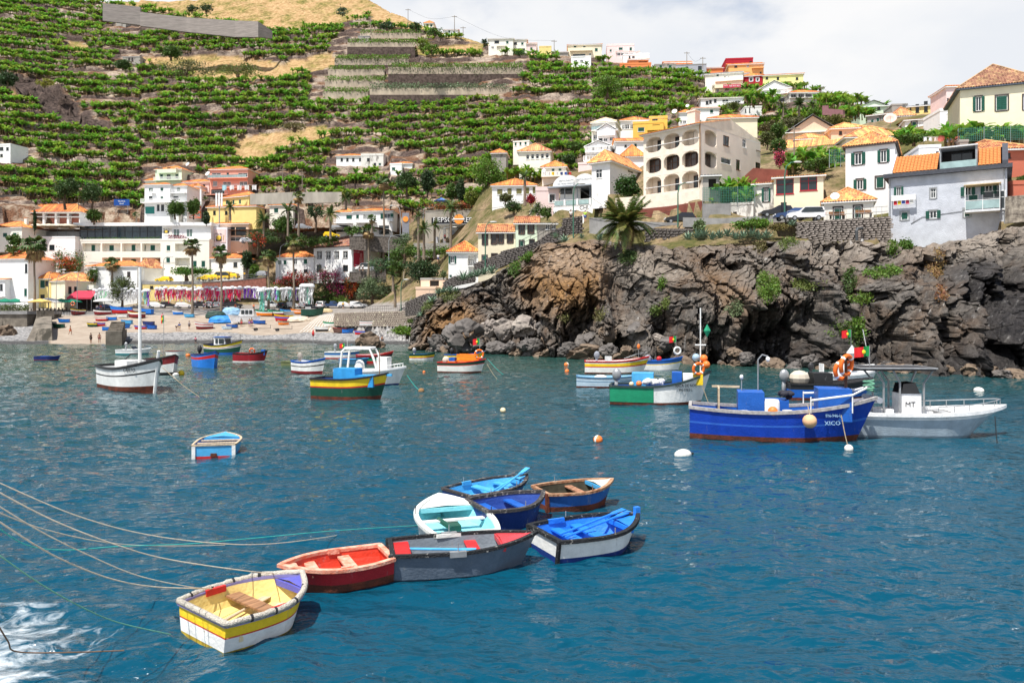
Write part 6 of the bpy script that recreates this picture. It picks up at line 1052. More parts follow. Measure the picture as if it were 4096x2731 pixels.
def clings():
 V=CLV.reshape(-1,3);vv=VH-(V[:,2]-H)/V[:,1]*F;uu=UC+V[:,0]/V[:,1]*F;rs=np.random.RandomState(9)
 Q={'q':(2800,800,1.815),'p':(1600,800,1.809)}
 for fr,x,y,rx,ry,c,n,lb in[('q',250,245,240,32,(.12,.2,.03),1300,'green plants spilling over the brow below the agave row'),('q',640,330,70,34,(.13,.17,.04),400,'scrub below the left end of the dry stone wall'),('q',485,630,75,115,(.13,.21,.03),1500,'bright green cushion of plants on the middle of the cliff'),('q',780,622,130,30,(.14,.17,.04),700,'low greenery on the pale ledge right of the green cushion'),('q',1310,525,130,34,(.12,.2,.03),900,'green ledge plants above the grey buttress'),('q',1085,600,34,90,(.06,.10,.02),700,'dark green creeper in the cleft under the drainpipe'),('q',1160,720,75,28,(.13,.2,.03),600,'green tuft at the foot of the cleft'),('q',1000,955,70,60,(.10,.15,.03),800,'mossy hanging greenery left of the wet cleft'),('q',1140,930,50,75,(.11,.19,.02),700,'bright hanging greenery right of the wet cleft'),('q',1110,1030,22,120,(.06,.10,.02),400,'thin green streak down to the water'),('q',1490,300,45,55,(.08,.15,.02),600,'leafy creeper below the grey cliff house'),('q',1395,365,24,45,(.1,.17,.02),350,'small leafy patch below the grey cliff house corner'),('q',1690,470,60,110,(.28,.17,.07),700,'dry orange creeper left of the black wet rock'),('q',1740,700,28,60,(.26,.12,.05),300,'rusty dry tuft beside the wet rock'),('q',250,790,60,60,(.16,.2,.1),500,'pale succulent hanging on the left part of the grey cliff'),('q',740,235,40,22,(.1,.14,.03),300,'weeds at the foot of the dry stone wall'),('q',1200,240,60,40,(.13,.13,.05),400,'scrub round the cliff drainpipe'),('q',440,350,50,25,(.15,.13,.05),300,'dry tuft under the agave row'),('p',860,400,85,36,(.1,.18,.025),900,'green mat of plants below the stone stairs'),('p',830,500,42,55,(.08,.15,.02),600,'hanging shrub below the stone stairs'),('p',1290,262,160,22,(.11,.18,.03),1000,'strip of greenery along the brow left of the palm'),('p',1640,415,70,45,(.07,.11,.03),700,'spiky plants under the date palm'),('p',1890,605,22,34,(.1,.17,.02),260,'small green tuft on the smooth grey face'),('p',1845,800,45,24,(.12,.17,.04),320,'green tuft at the foot of the smooth grey face'),('p',1920,750,26,34,(.14,.18,.04),260,'creeper right of the smooth grey face'),('p',350,690,80,40,(.12,.14,.04),600,'scrub under the lower agaves'),('p',180,760,60,40,(.12,.15,.04),500,'scrub at the lowest stair wall'),('p',1440,840,40,36,(.15,.14,.05),260,'dry tuft low on the ochre rock'),('p',1190,860,30,22,(.15,.14,.05),200,'dry tuft among the boulders')]:
  a,b,s=Q[fr];u,v=a+x/s,b+y/s;d2=((uu-u)/(rx/s))**2+((vv-v)/(ry/s))**2;idx=np.nonzero(d2<1)[0]
  if len(idx)<5:continue
  n=int(n*1.6)
  idx=idx[V[idx,1]<np.percentile(V[idx,1],75)];q=rs.choice(idx,n);p=V[q]+rs.normal(size=(n,3))*.22+np.array([0,-.25,.1])
  o=link('creeping_plant',leafmesh(p-V[q].mean(0),.27,c,'creeping_plant',rs),None,Vector(V[q].mean(0).tolist()));tag(o,lb,'creeper')
clings()
# ================================================================ BOATS
def hull(par,L_,B,fb,bow,stern,bands,inner,rail,tw=.8,tip=2.0,draft=.25,floor=.1,flare=.9,rake=.35,rw=.06,rh=.05,ns=22,double=False,name='hull',wall=.04):
 """outer skin with painted bands (fraction of the freeboard, colour), inner skin and floor; x forward, z = 0 at the waterline"""
 def half(t):
  if double:return B/2*max(0.0,1-abs((t-.47)/(.53 if t>.47 else .47))**tip)
  if t<.42:return B/2*(tw+(1-tw)*(1-((.42-t)/.42)**2))
  return B/2*max(0.0,1-((t-.42)/.58)**tip)
 def sheer(t):return fb+bow*max(0,(t-.35)/.65)**2+stern*max(0,(.35-t)/.35)**2
 def xs(t,q):return-L_/2+L_*t*(1-.0)-(rake*L_*.3*(1-q))*max(0,(t-.6)/.4)**2+(0 if not double else .12*L_*(1-q)*max(0,(.3-t)/.3)**2)
 qs=sorted({0.,*[b[0]for b in bands],1.})
 mb=MB();ts=[i/ns for i in range(ns+1)];cols={}
 def pt(t,q,sd,ins=0.0):
  b=half(t);zs=sheer(t);fl=flare-(flare-.22)*max(0,(t-.55)/.45)**1.5;y=b*(fl+(1-fl)*q**.8);return Vector((xs(t,q),sd*max(0,y-ins),zs*q))
 lev=[-1]+qs
 for sd in(-1,1):
  grid_=[]
  for t in ts:
   row=[Vector((xs(t,0)-.0,sd*half(t)*.5*(1-max(0,(t-.5)/.5)**2),-draft))]+[pt(t,q,sd)for q in qs];grid_.append(row)
  n=len(lev)
  for j in range(n-1):
   m=bands[0][1]if j==0 else next(b[1]for b in bands if b[0]>=qs[j]-1e-6)
   vs=[];fs=[]
   for i in range(ns+1):vs+=[grid_[i][j],grid_[i][j+1]]
   for i in range(ns):f=(2*i,2*i+2,2*i+3,2*i+1);fs.append(f if sd<0 else f[::-1])
   mb.add(vs,fs,m)
 if not double:
  row=[[Vector((xs(0,0),sd*half(0)*.5,-draft))]+[pt(0,q,sd)for q in qs]for sd in(-1,1)]
  for j in range(len(lev)-1):mb.add([row[0][j],row[1][j],row[1][j+1],row[0][j+1]],[(0,3,2,1)],bands[0][1]if j==0 else next(b[1]for b in bands if b[0]>=qs[j]-1e-6))
 h=mb.build(name,par,smooth=False)
 inn=MB();vs=[];fs=[];t0=0 if double else .012;tt=[t0+(.985-t0)*i/ns for i in range(ns+1)]
 for t in tt:
  qf=min(.85,floor/sheer(t))
  vs+=[pt(t,1,-1,wall),pt(t,.55,-1,wall*1.3),pt(t,qf,-1,wall*2),pt(t,qf,1,wall*2),pt(t,.55,1,wall*1.3),pt(t,1,1,wall)]
 for i in range(ns):
  for j in range(5):fs.append((6*i+j,6*i+j+1,6*i+7+j,6*i+6+j))
 if not double:fs.append((5,4,3,2,1,0))
 inn.add(vs,fs,inner);inn.build('inner_skin',par)
 r=MB();path=[pt(t,1,-1)for t in ts]+[pt(t,1,1)for t in reversed(ts)][1:];vs=[];fs=[];N=len(path)
 for i,p in enumerate(path):
  a,b=path[max(0,i-1)],path[min(N-1,i+1)];d=(b-a);d.z=0;nn=Vector((d.y,-d.x,0)).normalized()*rw*.5
  vs+=[p+nn+Vector((0,0,-rh*.5)),p+nn+Vector((0,0,rh*.5)),p-nn*1.2+Vector((0,0,rh*.5)),p-nn*1.2+Vector((0,0,-rh*.5))]
 for i in range(N-1):
  for j in range(4):fs.append((4*i+j,4*i+(j+1)%4,4*i+4+(j+1)%4,4*i+4+j))
 r.add(vs,fs,rail)
 if not double:a,b=path[0],path[-1];r.box(a.x-rw*.4,a.x+rw*.7,a.y-.01,b.y+.01,a.z-rh*.5,a.z+rh*.55,rail)
 r.build('gunwale',par)
 return dict(half=half,sheer=sheer,pt=pt,L=L_,x=lambda t:xs(t,1),B=B)
def deck(par,g,t0,t1,m,drop=.02,name='foredeck',beam=None):
 mb=MB();n=8;vs=[];
 for i in range(n+1):t=t0+(t1-t0)*i/n;p=g['pt'](t,1,-1);vs+=[(p.x,p.y*.97,p.z-drop),(p.x,0,p.z-drop+.04),(p.x,-p.y*.97,p.z-drop)]
 mb.add(vs,[f for i in range(n)for f in((3*i,3*i+1,3*i+4,3*i+3),(3*i+1,3*i+2,3*i+5,3*i+4))],m);p=g['pt'](t0,1,-1)
 q=beam or m;e=t0 if t0>.4 else t1;p=g['pt'](e,1,-1);mb.box(p.x-.03,p.x+.03,p.y*.96,-p.y*.96,p.z-drop-.1,p.z-drop-.005,q);return mb.build(name,par)
def thwart(par,g,t,m,wd=.22,drop=.12,name='thwart',th=.035):
 p=g['pt'](t,1,-1);y=abs(g['pt'](t,max(.05,(p.z-drop-th)/p.z),-1).y)-.05;b=MB();b.box(p.x-wd/2,p.x+wd/2,-y,y,p.z-drop-th,p.z-drop,m);return b.build(name,par)
def pin(par,g,t,sd,m=None,h=.16):p=g['pt'](t,1,sd);b=MB();b.tube([(p.x,p.y,p.z),(p.x,p.y,p.z+h)],.011,m or GREYM,5);return b.build('oarlock_pin',par)
def block(par,g,t,sd,m,ln=.22):p=g['pt'](t,1,sd);b=MB();b.box(p.x-ln/2,p.x+ln/2,p.y-.06*sd-.03,p.y-.06*sd+.03,p.z-.05,p.z+.05,m);return b.build('oar_block',par)
SCL={'tall white mast':1.42,'red stripe and black outboard':1.3,'arched frame behind':1.1,'blue covers':1.08,'ARCA DE NOE':1.2,'XICO':1.12,'rust-red bottom':1.35,'covered engine below':1.15,'pale blue striped':1.12,'maroon and white':1.3,'dark blue stripes':1.15}
def boat(name,label,u,v,head,cat='rowing boat',group=None,roll=0.):
 o=thing(name,label,cat,W(u,v),R(head),group);k=next((f for t,f in SCL.items()if t in label),1.0);o.scale=(k,k,k*(1.0 if 'speedboat' in label or name=='rowing_boat' else 1.25));return o
def boatw(label,sx,sy,bx,by,name='rowing_boat',cat='rowing boat'):
 o=thing(name,label,cat,((sx+bx)/2,(sy+by)/2,0),math.atan2(by-sy,bx-sx));o['_L']=math.hypot(bx-sx,by-sy);return o
def c_(n,c=None,r=.42,w=.61):
 if c is None or 'paint_'+n in MATS:return MATS['paint_'+n]
 return paint(n,c,r,tuple(x*.45+.12 for x in c),w,5)
PW,PBLK=c_('white',(.76,.76,.74)),c_('black',(.02,.02,.022));PY,PR,PDR=c_('yellow',(.80,.56,.02)),c_('red',(.52,.02,.02)),c_('maroon',(.20,.016,.02));PB,PNV,PLB=c_('blue',(.012,.10,.42)),c_('navy',(.012,.03,.17)),c_('sky_blue',(.07,.36,.66))
PBB,PTQ,PG,PDG,PGY=c_('bright_blue',(.02,.19,.66)),c_('turquoise',(.25,.62,.68)),c_('green',(.015,.26,.13)),c_('dark_green',(.01,.07,.045)),c_('slate',(.105,.135,.18));PRUST=mat('antifoul',(.17,.045,.025),.75,.4,4,.5,20,.15,c2=(.07,.03,.022));POR=c_('orange',(.80,.22,.02));PCR=c_('cream',(.70,.58,.36));POL=c_('olive',(.20,.22,.10))
WOOD=mat('weathered_wood',(.30,.16,.085),.8,.45,6,.5,20,.15,stretch=(.3,3,3));PALEW=mat('pale_wood',(.50,.40,.28),.85,.3,5,.4,20,.1,stretch=(.3,3,3));ROPEM=mat('white_rope',(.56,.52,.45),.95,.3,30,.9,60,.05);RUBM=mat('worn_tyre_edge',(.30,.29,.27),.9,.5,12,.8,30,.1,c2=(.025,.027,.03),thr=(.6,.68));TAR=mat('tarry_rail',(.24,.22,.2),.9,.4,9,.6,30,.1,c2=(.05,.048,.05),thr=(.55,.65));CORAL=mat('worn_coral',(.60,.17,.10),.8,.4,7,.4,20,.1,c2=(.66,.40,.30));TAN=mat('rope_tan',(.42,.33,.22),.95,.3,20)
def oar(label,loc,rot,m,blade=None,ln=2.0):
 o=thing('oar',label,'oar',loc);o.rotation_euler=rot;b=MB();b.tube([(0,0,0),(ln*.78,0,0)],.026,m,7);b.build('shaft',o);b=MB();b.prism([(ln*.76,-.025),(ln*.84,-.07),(ln,-.075),(ln,.075),(ln*.84,.07),(ln*.76,.025)],-.012,.012,blade or m);b.build('blade',o);return o
def at(o,x,y,z):bpy.context.view_layer.update();return o.matrix_basis@Vector((x,y,z))
def rowboats():
 b=boatw('yellow and white rowing boat with rope-bound gunwale nearest the camera',-4.74,11.45,-3.6,12.85);g=hull(b,b['_L'],1.62,.44,.12,.0,[(.06,mat('algae_edge',(.40,.28,.03),.8,.4,9)),(.52,PW),(.57,PR),(1.,PY)],c_('cream_inside',(.72,.55,.20)),mat('rope_rail',(.22,.2,.42),.7),.86,2.6,floor=.13,rw=.07)
 thwart(b,g,.52,WOOD,.24,.13);deck(b,g,.86,.985,c_('violet',(.10,.10,.42)),.03,'bow_seat');d=deck(b,g,.01,.13,PCR,.2,'stern_seat');block(b,g,.36,1,PR,.34);block(b,g,.5,-1,PR,.34)
 rp=MB();path=[g['pt'](i/28,1,1)+Vector((0,.02,.035))for i in range(29)]+[g['pt'](i/28,1,-1)+Vector((0,-.02,.035))for i in range(28,-1,-1)];path.append(path[0]);rp.tube([p+Vector((rnd.uniform(-.01,.01),rnd.uniform(-.01,.01),rnd.uniform(-.008,.012)))for p in path],.05,ROPEM,7);ro=rp.build('rope_fender',b,smooth=True)
 ti=MB()
 for i in range(3,56,6):p=path[i];q=path[i+1];ti.tube([p.lerp(q,.2),p.lerp(q,.8)],.056,PBLK,7)
 ti.build('rope_lashings',ro);oar('pale wooden oar lying in the yellow and white rowing boat',at(b,-.9,-.1,.2),(0,0,R(59+12)),PALEW,None,1.5)
 f=thing('net_float','cream float lying under the seat of the yellow boat','float',at(b,.35,-.25,.2));m=MB();m.ball((0,0,0),(.16,.13,.1),PCR,12);m.build('float_body',f,smooth=True)
 b=boatw('worn red rowing boat with coral rim between the yellow and grey boats',-2.42,14.5,-4.22,13.62);g=hull(b,b['_L'],1.25,.40,.06,.03,[(.34,PRUST),(1.,c_('faded_red',(.36,.012,.018),.45,.6))],c_('red_inside',(.55,.045,.02)),CORAL,.78,2.2,floor=.12,rw=.1,rh=.06)
 thwart(b,g,.36,CORAL,.22,.1);thwart(b,g,.7,CORAL,.2,.1);deck(b,g,.85,.985,CORAL,.04,'bow_seat');block(b,g,.45,1,CORAL);block(b,g,.45,-1,CORAL)
 b=boatw('slate grey rowing boat with red seats and red foredeck',-2.37,14.62,.5,15.25);g=hull(b,b['_L'],1.3,.47,.12,.0,[(1.,PGY)],c_('slate_inside',(.16,.185,.215)),RUBM,.84,2.3,floor=.13,rw=.08,rh=.06)
 thwart(b,g,.56,PR,.24,.13);deck(b,g,.74,.985,c_('foredeck_red',(.55,.05,.06)),.02);deck(b,g,.012,.12,PR,.06,'stern_seat')
 for t,sd in((.42,-1),(.42,1)):p=MB();q=g['pt'](t,1,sd);p.box(q.x-.16,q.x+.16,q.y-.045,q.y+.045,q.z-.06,q.z+.045,GREYM);p.build('oarlock_plate',b);pin(b,g,t,sd,None,.2)
 kn=MB()
 for sd in(-1,1):q=g['pt'](0,1,sd);kn.box(q.x-.05,q.x+.05,q.y-.05,q.y+.05,-.1,q.z+.04,RUBM);
 for sd in(-1,1):q=g['pt'](0,1,sd);k2=MB();k2.tube([(q.x-.015,q.y*.86,-.1),(q.x-.015,q.y,q.z+.03)],.055,RUBM,6);k2.build('corner_post',b)
 p=MB();q=g['pt'](0,1,1);p.box(q.x-.018,q.x-.004,-q.y*.88,q.y*.88,-.08,q.z-.06,PR);tr_=p.build('transom_panel',b);txt(tr_,'LINTON',.12,(q.x-.022,.1,q.z-.2),(R(90),0,R(-90)),PW,.002)
 oar('sky blue oar lying in the slate grey rowing boat',at(b,-1.25,.25,.36),(0,0,R(-2)),PLB,None,1.5)
 b=boatw('white rowing boat with turquoise inside, stern towards the grey boat',-.92,15.6,-1.8,18.5);g=hull(b,b['_L'],1.65,.46,.12,.0,[(1.,c_('ivory',(.70,.70,.66)))],PTQ,c_('ivory'),.8,2.5,floor=.13,rw=.1,rh=.07)
 thwart(b,g,.5,c_('ivory'),.16,.1);thwart(b,g,.12,PTQ,.26,.16);deck(b,g,.7,.985,c_('ivory'),.0,'foredeck',PTQ);pin(b,g,.38,-1,BLACKM,.22);pin(b,g,.55,1,BLACKM,.22)
 c=MB();c.box(-.4,.1,-.12,.12,.2,.32,c_('dark_green'));c.tube([(-.45,.1,.28),(.1,.3,.36)],.06,c_('dark_green'),7);c.build('engine_bracket',b)
 b=boatw('navy blue rowing boat with black rim, bow beside the brown-railed boat',-.85,17.65,.78,18.5);g=hull(b,b['_L'],1.55,.52,.14,.0,[(1.,PNV)],c_('navy_inside',(.02,.06,.28)),TAR,.8,2.3,floor=.15,rw=.1,rh=.07);thwart(b,g,.62,PB,.22,.13);thwart(b,g,.25,PB,.22,.15);pin(b,g,.5,-1);pin(b,g,.42,1)
 b=boatw('dark blue rowing boat with sky blue seats and oars at the back of the cluster',-1.45,19.3,.42,21.0);g=hull(b,b['_L'],1.45,.44,.1,.0,[(1.,c_('royal',(.015,.07,.26)))],PLB,TAR,.8,2.3,floor=.14,rw=.08,rh=.06);thwart(b,g,.45,PLB,.24,.1);thwart(b,g,.7,PLB,.2,.1);deck(b,g,.85,.985,PLB,.05,'bow_seat');block(b,g,.35,1,PLB,.3);pin(b,g,.33,1);pin(b,g,.6,-1)
 oar('first sky blue oar propped on the bow of the dark blue boat',at(b,-.3,-.3,.36),(0,R(-13),R(50)),PLB,None,1.5);oar('second sky blue oar propped on the bow of the dark blue boat',at(b,-.2,-.38,.36),(0,R(-15),R(54)),PLB,None,1.5)
 b=boatw('blue rowing boat with rusty rail and pale foredeck at the right of the cluster',.72,19.35,2.7,20.15);g=hull(b,b['_L'],1.4,.48,.12,.0,[(.34,PRUST),(1.,c_('cobalt',(.02,.10,.36)))],mat('dark_inside',(.05,.045,.03),.9,.4,4),mat('rusty_rail',(.46,.30,.19),.85,.45,8,.5,25,.1,c2=(.20,.075,.035)),.72,2.3,floor=.14,rw=.09,rh=.06);thwart(b,g,.52,mat('peeling_seat',(.34,.17,.10),.85,.5,8),.2,.1);deck(b,g,.74,.985,c_('bone',(.62,.55,.46)),.0,'foredeck',PLB);pin(b,g,.35,1);pin(b,g,.55,-1,WOOD)
 p=MB();q=g['pt'](0,1,-1);p.box(q.x-.05,q.x+.03,q.y-.02,q.y+.08,-.1,q.z+.03,PRUST);p.build('corner_post',b)
 b=boatw('white rowing boat with bright blue inside and black rubber rim',.66,15.6,2.8,16.65);g=hull(b,b['_L'],1.62,.46,.14,.0,[(.25,c_('navy')),(1.,PW)],PBB,RUBM,.84,2.4,floor=.14,rw=.09,rh=.07);thwart(b,g,.5,PBB,.26,.13);thwart(b,g,.28,PBB,.22,.15);deck(b,g,.78,.985,PBB,.05);p=MB();q=g['pt'](.985,1,1);p.box(q.x-.06,q.x+.06,-.05,.05,q.z-.1,q.z+.16,PBB);p.build('stem_post',b)
 for sd in(-1,1):q=g['pt'](0,1,sd);k2=MB();k2.tube([(q.x-.015,q.y*.84,-.1),(q.x-.015,q.y,q.z+.03)],.055,RUBM,6);k2.build('corner_post',b)
 block(b,g,.3,1,PBB,.4);pin(b,g,.42,1);pin(b,g,.52,-1)
 for i in range(2):oar(['bright blue oar, left of the pair in the white and blue boat','bright blue oar, right of the pair in the white and blue boat'][i],at(b,-.75,.1-i*.22,.36),(0,R(-7.5),R(27+9)),PBB,None,1.9)
 b=boatw('light blue rowing boat seen from its stern, alone on the left',-10.5,26.4,-11.0,28.8);g=hull(b,b['_L'],1.5,.43,.08,.0,[(.1,PR),(1.,PLB)],c_('mid_blue',(.03,.16,.45)),PALEW,.95,2.4,floor=.14,rw=.07,flare=.92);thwart(b,g,.3,PALEW,.14,.03);thwart(b,g,.55,PALEW,.14,.04);deck(b,g,.66,.985,PLB,.0)
 for sd in(-1,1):q=g['pt'](0,1,sd);k2=MB();k2.box(q.x-.04,q.x+.06,min(q.y*.85,q.y*1.02),max(q.y*.85,q.y*1.02),-.1,q.z-.03,PW);k2.build('corner_post',b)
 k2=MB();k2.box(-1.28,-1.22,-.1,.1,.02,.14,PRUST);k2.build('rudder_fitting',b)
rowboats()
def flag(par,loc,h,m='pt'):
 f=MB();f.tube([(0,0,0),(0,0,h)],.018,GREYM,5);fo=f.build('flagpole',par,loc);c=MB();n=5
 g_,r_=mat('flag_green',(.01,.25,.06)),mat('flag_red',(.60,.015,.02));w,hh=.62,.42
 for i in range(n):x0,x1=-w*i/n,-w*(i+1)/n;y0,y1=.05*math.sin(i*1.7),.05*math.sin((i+1)*1.7);c.add([(x0,y0,h-hh-.08*i/n),(x1,y1,h-hh-.08*(i+1)/n),(x1,y1,h-.08*(i+1)/n),(x0,y0,h-.08*i/n)],[(0,1,2,3)],g_ if i<2 else r_)
 c.ball((-w*.4,-.02,h-.25),(.09,.03,.09),mat('flag_yellow',(.8,.6,.03)),8);c.build('flag',fo)
def lifebuoy(label,loc,rot,r=.36,m=None):
 o=thing('lifebuoy',label,'lifebuoy',loc);o.rotation_euler=rot;b=MB();vs=[];fs=[];N,K=20,8;m=m or mat('buoy_orange',(.80,.15,.02),.5)
 for i in range(N):
  for k in range(K):a,t=2*math.pi*i/N,2*math.pi*k/K;q=r+.085*math.cos(t);vs.append((q*math.cos(a),.085*math.sin(t),q*math.sin(a)));fs.append((i*K+k,((i+1)%N)*K+k,((i+1)%N)*K+(k+1)%K,i*K+(k+1)%K))
 b.add(vs,fs,m);b.build('ring',o,smooth=True);b=MB()
 for i in range(4):
  a=math.pi/4+math.pi/2*i;b.tube([(r*math.cos(a-.12),0,r*math.sin(a-.12)),(r*math.cos(a+.12),0,r*math.sin(a+.12))],.092,PW,8,False)
 for i in range(4):q=MB();k=len(b.v)//4;q.add(b.v[k*i:k*i+k],[tuple(x-k*i for x in f)for f in b.f[len(b.f)//4*i:len(b.f)//4*(i+1)]],PW);q.build('reflective_band',o)
 return o
def fbuoy(label,u,v,r,m,cat='buoy',dz=.0,stretch=1.0,stripe=None):
 o=thing('mooring_buoy',label,cat,W(u,v)+Vector((0,0,r*.35+dz)),rnd.uniform(0,3));b=MB();b.ball((0,0,0),(r*stretch,r,r),m,14);b.build('float_body',o,smooth=True);b=MB();b.tube([(r*stretch*.9,0,0),(r*stretch*1.25,0,.03)],r*.2,PBLK,6);b.build('eye',o)
 if stripe:b=MB();b.tube([(-r*.15,0,0),(r*.3,0,0)],r*1.02,stripe,14,False);b.build('stripe',o)
 return o
def outboard(par,x,z,m=None,y=0.):
 b=MB();b.ball((0,0,.28),(.22,.17,.24),m or BLACKM,10);b.box(-.1,.06,-.06,.06,-.5,.2,m or BLACKM);b.ball((-.02,0,-.5),(.18,.05,.07),BLACKM,8);return b.build('outboard_motor',par,(x,y,z),smooth=True)
def ropeline(label,pts,r,m,name='mooring_rope'):
 P_=[Vector(p)for p in pts];o=MB();q=[]
 for i in range(len(P_)-1):
  p0,p1,p2,p3=P_[max(0,i-1)],P_[i],P_[i+1],P_[min(len(P_)-1,i+2)]
  for k in range(8):t=k/8;q.append(.5*((2*p1)+(p2-p0)*t+(2*p0-5*p1+4*p2-p3)*t*t+(3*p1-p0-3*p2+p3)*t**3))
 q.append(P_[-1]);b=o.tube([p-P_[0]for p in q],r,m,5).build(name,None,P_[0]);return tag(b,label,'rope')
def box_(par,name,x0,x1,y0,y1,z0,z1,m):b=MB();b.box(x0,x1,y0,y1,z0,z1,m);return b.build(name,par)
def workboats():
 b=boat('fishing_boat','long royal blue fishing boat lettered XICO with orange lifebuoy',3122,1752,-14,'boat');PX=c_('xico_blue',(.008,.045,.36),.3);g=hull(b,6.4,2.1,.82,.42,.08,[(.16,PRUST),(.5,PX),(.56,c_('xico_light',(.03,.12,.5))),(1.,PX)],PB,mat('grey_rail',(.36,.34,.33),.8,.3,8),.72,2.4,draft=.4,floor=.3,rw=.1,rh=.09)
 bx=PB
 box_(b,'engine_box',-1.5,-.6,-.55,.6,.35,1.35,bx);box_(b,'fish_box',-.5,.3,.1,.8,.35,1.1,bx);box_(b,'bow_box',1.2,2.3,-.6,.5,.6,1.5,bx);deck(b,g,.82,.985,PB,.08);thwart(b,g,.12,PB,.3,.15);thwart(b,g,.3,PB,.3,.2)
 fr=MB();fr.box(-2.2,-2.14,-.6,.5,.5,1.45,PALEW);fr.box(-2.4,-1.4,.48,.54,1.4,1.46,PALEW);fr.box(-2.2,-2.16,-.55,.45,.6,1.4,mat('canvas',(.40,.33,.22),.9));fr.build('canvas_screen',b)
 rl=MB();rl.tube([(.9,.95,1.25),(2.4,.55,1.35),(2.95,.1,1.55)],.03,PW,6);rl.tube([(.9,-.98,1.2),(2.3,-.65,1.35),(2.95,-.05,1.55)],.03,PW,6)
 for x,y in((.9,.95),(.9,-.98),(2.3,-.65),(2.4,.55)):rl.tube([(x,y,.85),(x,y,1.3)],.025,PW,5)
 rl.build('bow_rail',b);lm=MB();lm.tube([(-.75,.4,.8),(-.75,.4,2.25),(-.6,.4,2.4),(-.4,.4,2.35)],.025,GREYM,6);lm.ball((-.4,.4,2.27),.08,PW,8);lm.build('deck_lamp',b);lm=MB();lm.tube([(-1.35,.1,1.35),(-1.35,.1,1.7)],.02,GREYM,5);lm.ball((-1.35,.1,1.75),.07,PW,8);lm.build('stern_light',b)
 st=MB();st.tube([(2.2,.0,1.4),(2.2,0,2.4)],.05,BROWN,6);st.build('mast_stump',b)
 p0=g['pt'](.76,.62,-1);ang=math.atan2(g['pt'](.82,.62,-1).y-g['pt'](.7,.62,-1).y,g['pt'](.82,.62,-1).x-g['pt'](.7,.62,-1).x);lt=mat('boat_lettering',(.30,.48,.66),.6)
 txt(b,'FN-946-L',.15,g['pt'](.765,.78,-1)+Vector((0,-.035,0)),(R(80),0,ang),lt,.004);txt(b,'XICO',.16,g['pt'](.765,.56,-1)+Vector((0,-.05,0)),(R(80),0,ang),lt,.004,sx=1.5)
 lifebuoy('orange lifebuoy on the bow post of the royal blue fishing boat',at(b,2.2,-.1,2.15),(R(6),0,R(35)),.38);lifebuoy('second orange lifebuoy behind the first on the royal blue boat',at(b,2.1,.08,2.0),(R(6),0,R(20)),.36)
 o=thing('barrel','tall white drum standing amidships in the royal blue fishing boat','barrel',at(b,-.35,-.35,.35));m=MB();m.lathe([(.001,0),(.32,0),(.34,.5),(.32,1.05),(.27,1.12),(.001,1.12)],PW,14);m.build('drum_body',o,smooth=True)
 o=thing('bucket','white bucket left of the drum in the royal blue boat','bucket',at(b,-1.3,-.75,.6));m=MB();m.lathe([(.13,0),(.17,.34),(.15,.34),(.12,.03)],PW,12);m.build('bucket_body',o);o=thing('bucket','white bucket right of the drum in the royal blue boat','bucket',at(b,.15,-.75,.62));m=MB();m.lathe([(.14,0),(.19,.38),(.17,.38),(.13,.03)],PW,12);m.build('bucket_body',o)
 o=thing('tub','red tub in the royal blue fishing boat','tub',at(b,.7,-.5,.6));m=MB();m.lathe([(.3,0),(.4,.3),(.37,.3),(.28,.03)],c_('tub_red',(.5,.02,.015)),14);m.build('tub_body',o)
 o=thing('net_float','orange float at the rail of the royal blue boat','float',at(b,-.35,-.93,.86));m=MB();m.ball((0,0,0),.2,c_('float_orange',(.75,.18,.03)),12);m.build('float_body',o,smooth=True)
 o=thing('fender','pale orange ball fender hanging on the blue hull beside the lettering','fender',g['pt'](.62,.7,-1).__class__(at(b,*(g['pt'](.63,.72,-1)+Vector((0,-.28,0))))));m=MB();m.ball((0,0,0),.27,mat('pale_fender',(.66,.40,.22),.6),14);m.build('float_body',o,smooth=True);m=MB();m.tube([(0,0,.25),(0,.2,.62)],.015,TAN,5);m.build('lanyard',o)
 cl=MB()
 for i in range(9):cl.ball((rnd.uniform(-.2,.2),rnd.uniform(-.2,.2),rnd.uniform(-.15,.2)),(.16,.14,.1),mat('dark_cloth',(.03,.03,.04),.95),8)
 tag(cl.build('clothes_heap',None,at(b,.2,.3,1.25)),'heap of dark oilskins on the fish box of the blue boat','clothes')
 rp=MB();
 for i in range(26):a=i*.7;rp.tube([(2.95+.18*math.cos(a),.18*math.sin(a),1.42+.012*i),(2.95+.18*math.cos(a+.7),.18*math.sin(a+.7),1.42+.012*(i+1))],.03,mat('green_rope',(.12,.30,.2),.9),5)
 tag(rp.build('rope_coil',None,b.location),'coil of green rope on the bow of the royal blue boat','rope').matrix_basis=b.matrix_basis
 b=boat('fishing_boat','green and white fishing boat lettered ARCA DE NOE',2640,1614,-12,'boat');g=hull(b,4.6,1.75,.68,.55,.0,[(.14,PRUST),(1.,PW)],PB,c_('dark_rail',(.03,.05,.05)),.8,2.2,draft=.35,floor=.25,rw=.09,rh=.08)
 gm=MB();vs=[];n=12
 for i in range(n+1):
  t=.0+.44*i/n;q0=.145
  for q in(q0,.5,.97):p=g['pt'](t,q,-1);vs.append(p+Vector((0,-.012,0)))
 gm.add(vs,[f for i in range(n)for f in((3*i,3*i+3,3*i+4,3*i+1),(3*i+1,3*i+4,3*i+5,3*i+2))],PG);tr=[g['pt'](0,q,s)for s in(-1,1)for q in(.145,.97)];gm.add([tr[0]+Vector((-.012,0,0)),tr[2]+Vector((-.012,0,0)),tr[3]+Vector((-.012,0,0)),tr[1]+Vector((-.012,0,0))],[(0,3,2,1)],PG);gm.build('green_stern_paint',b)
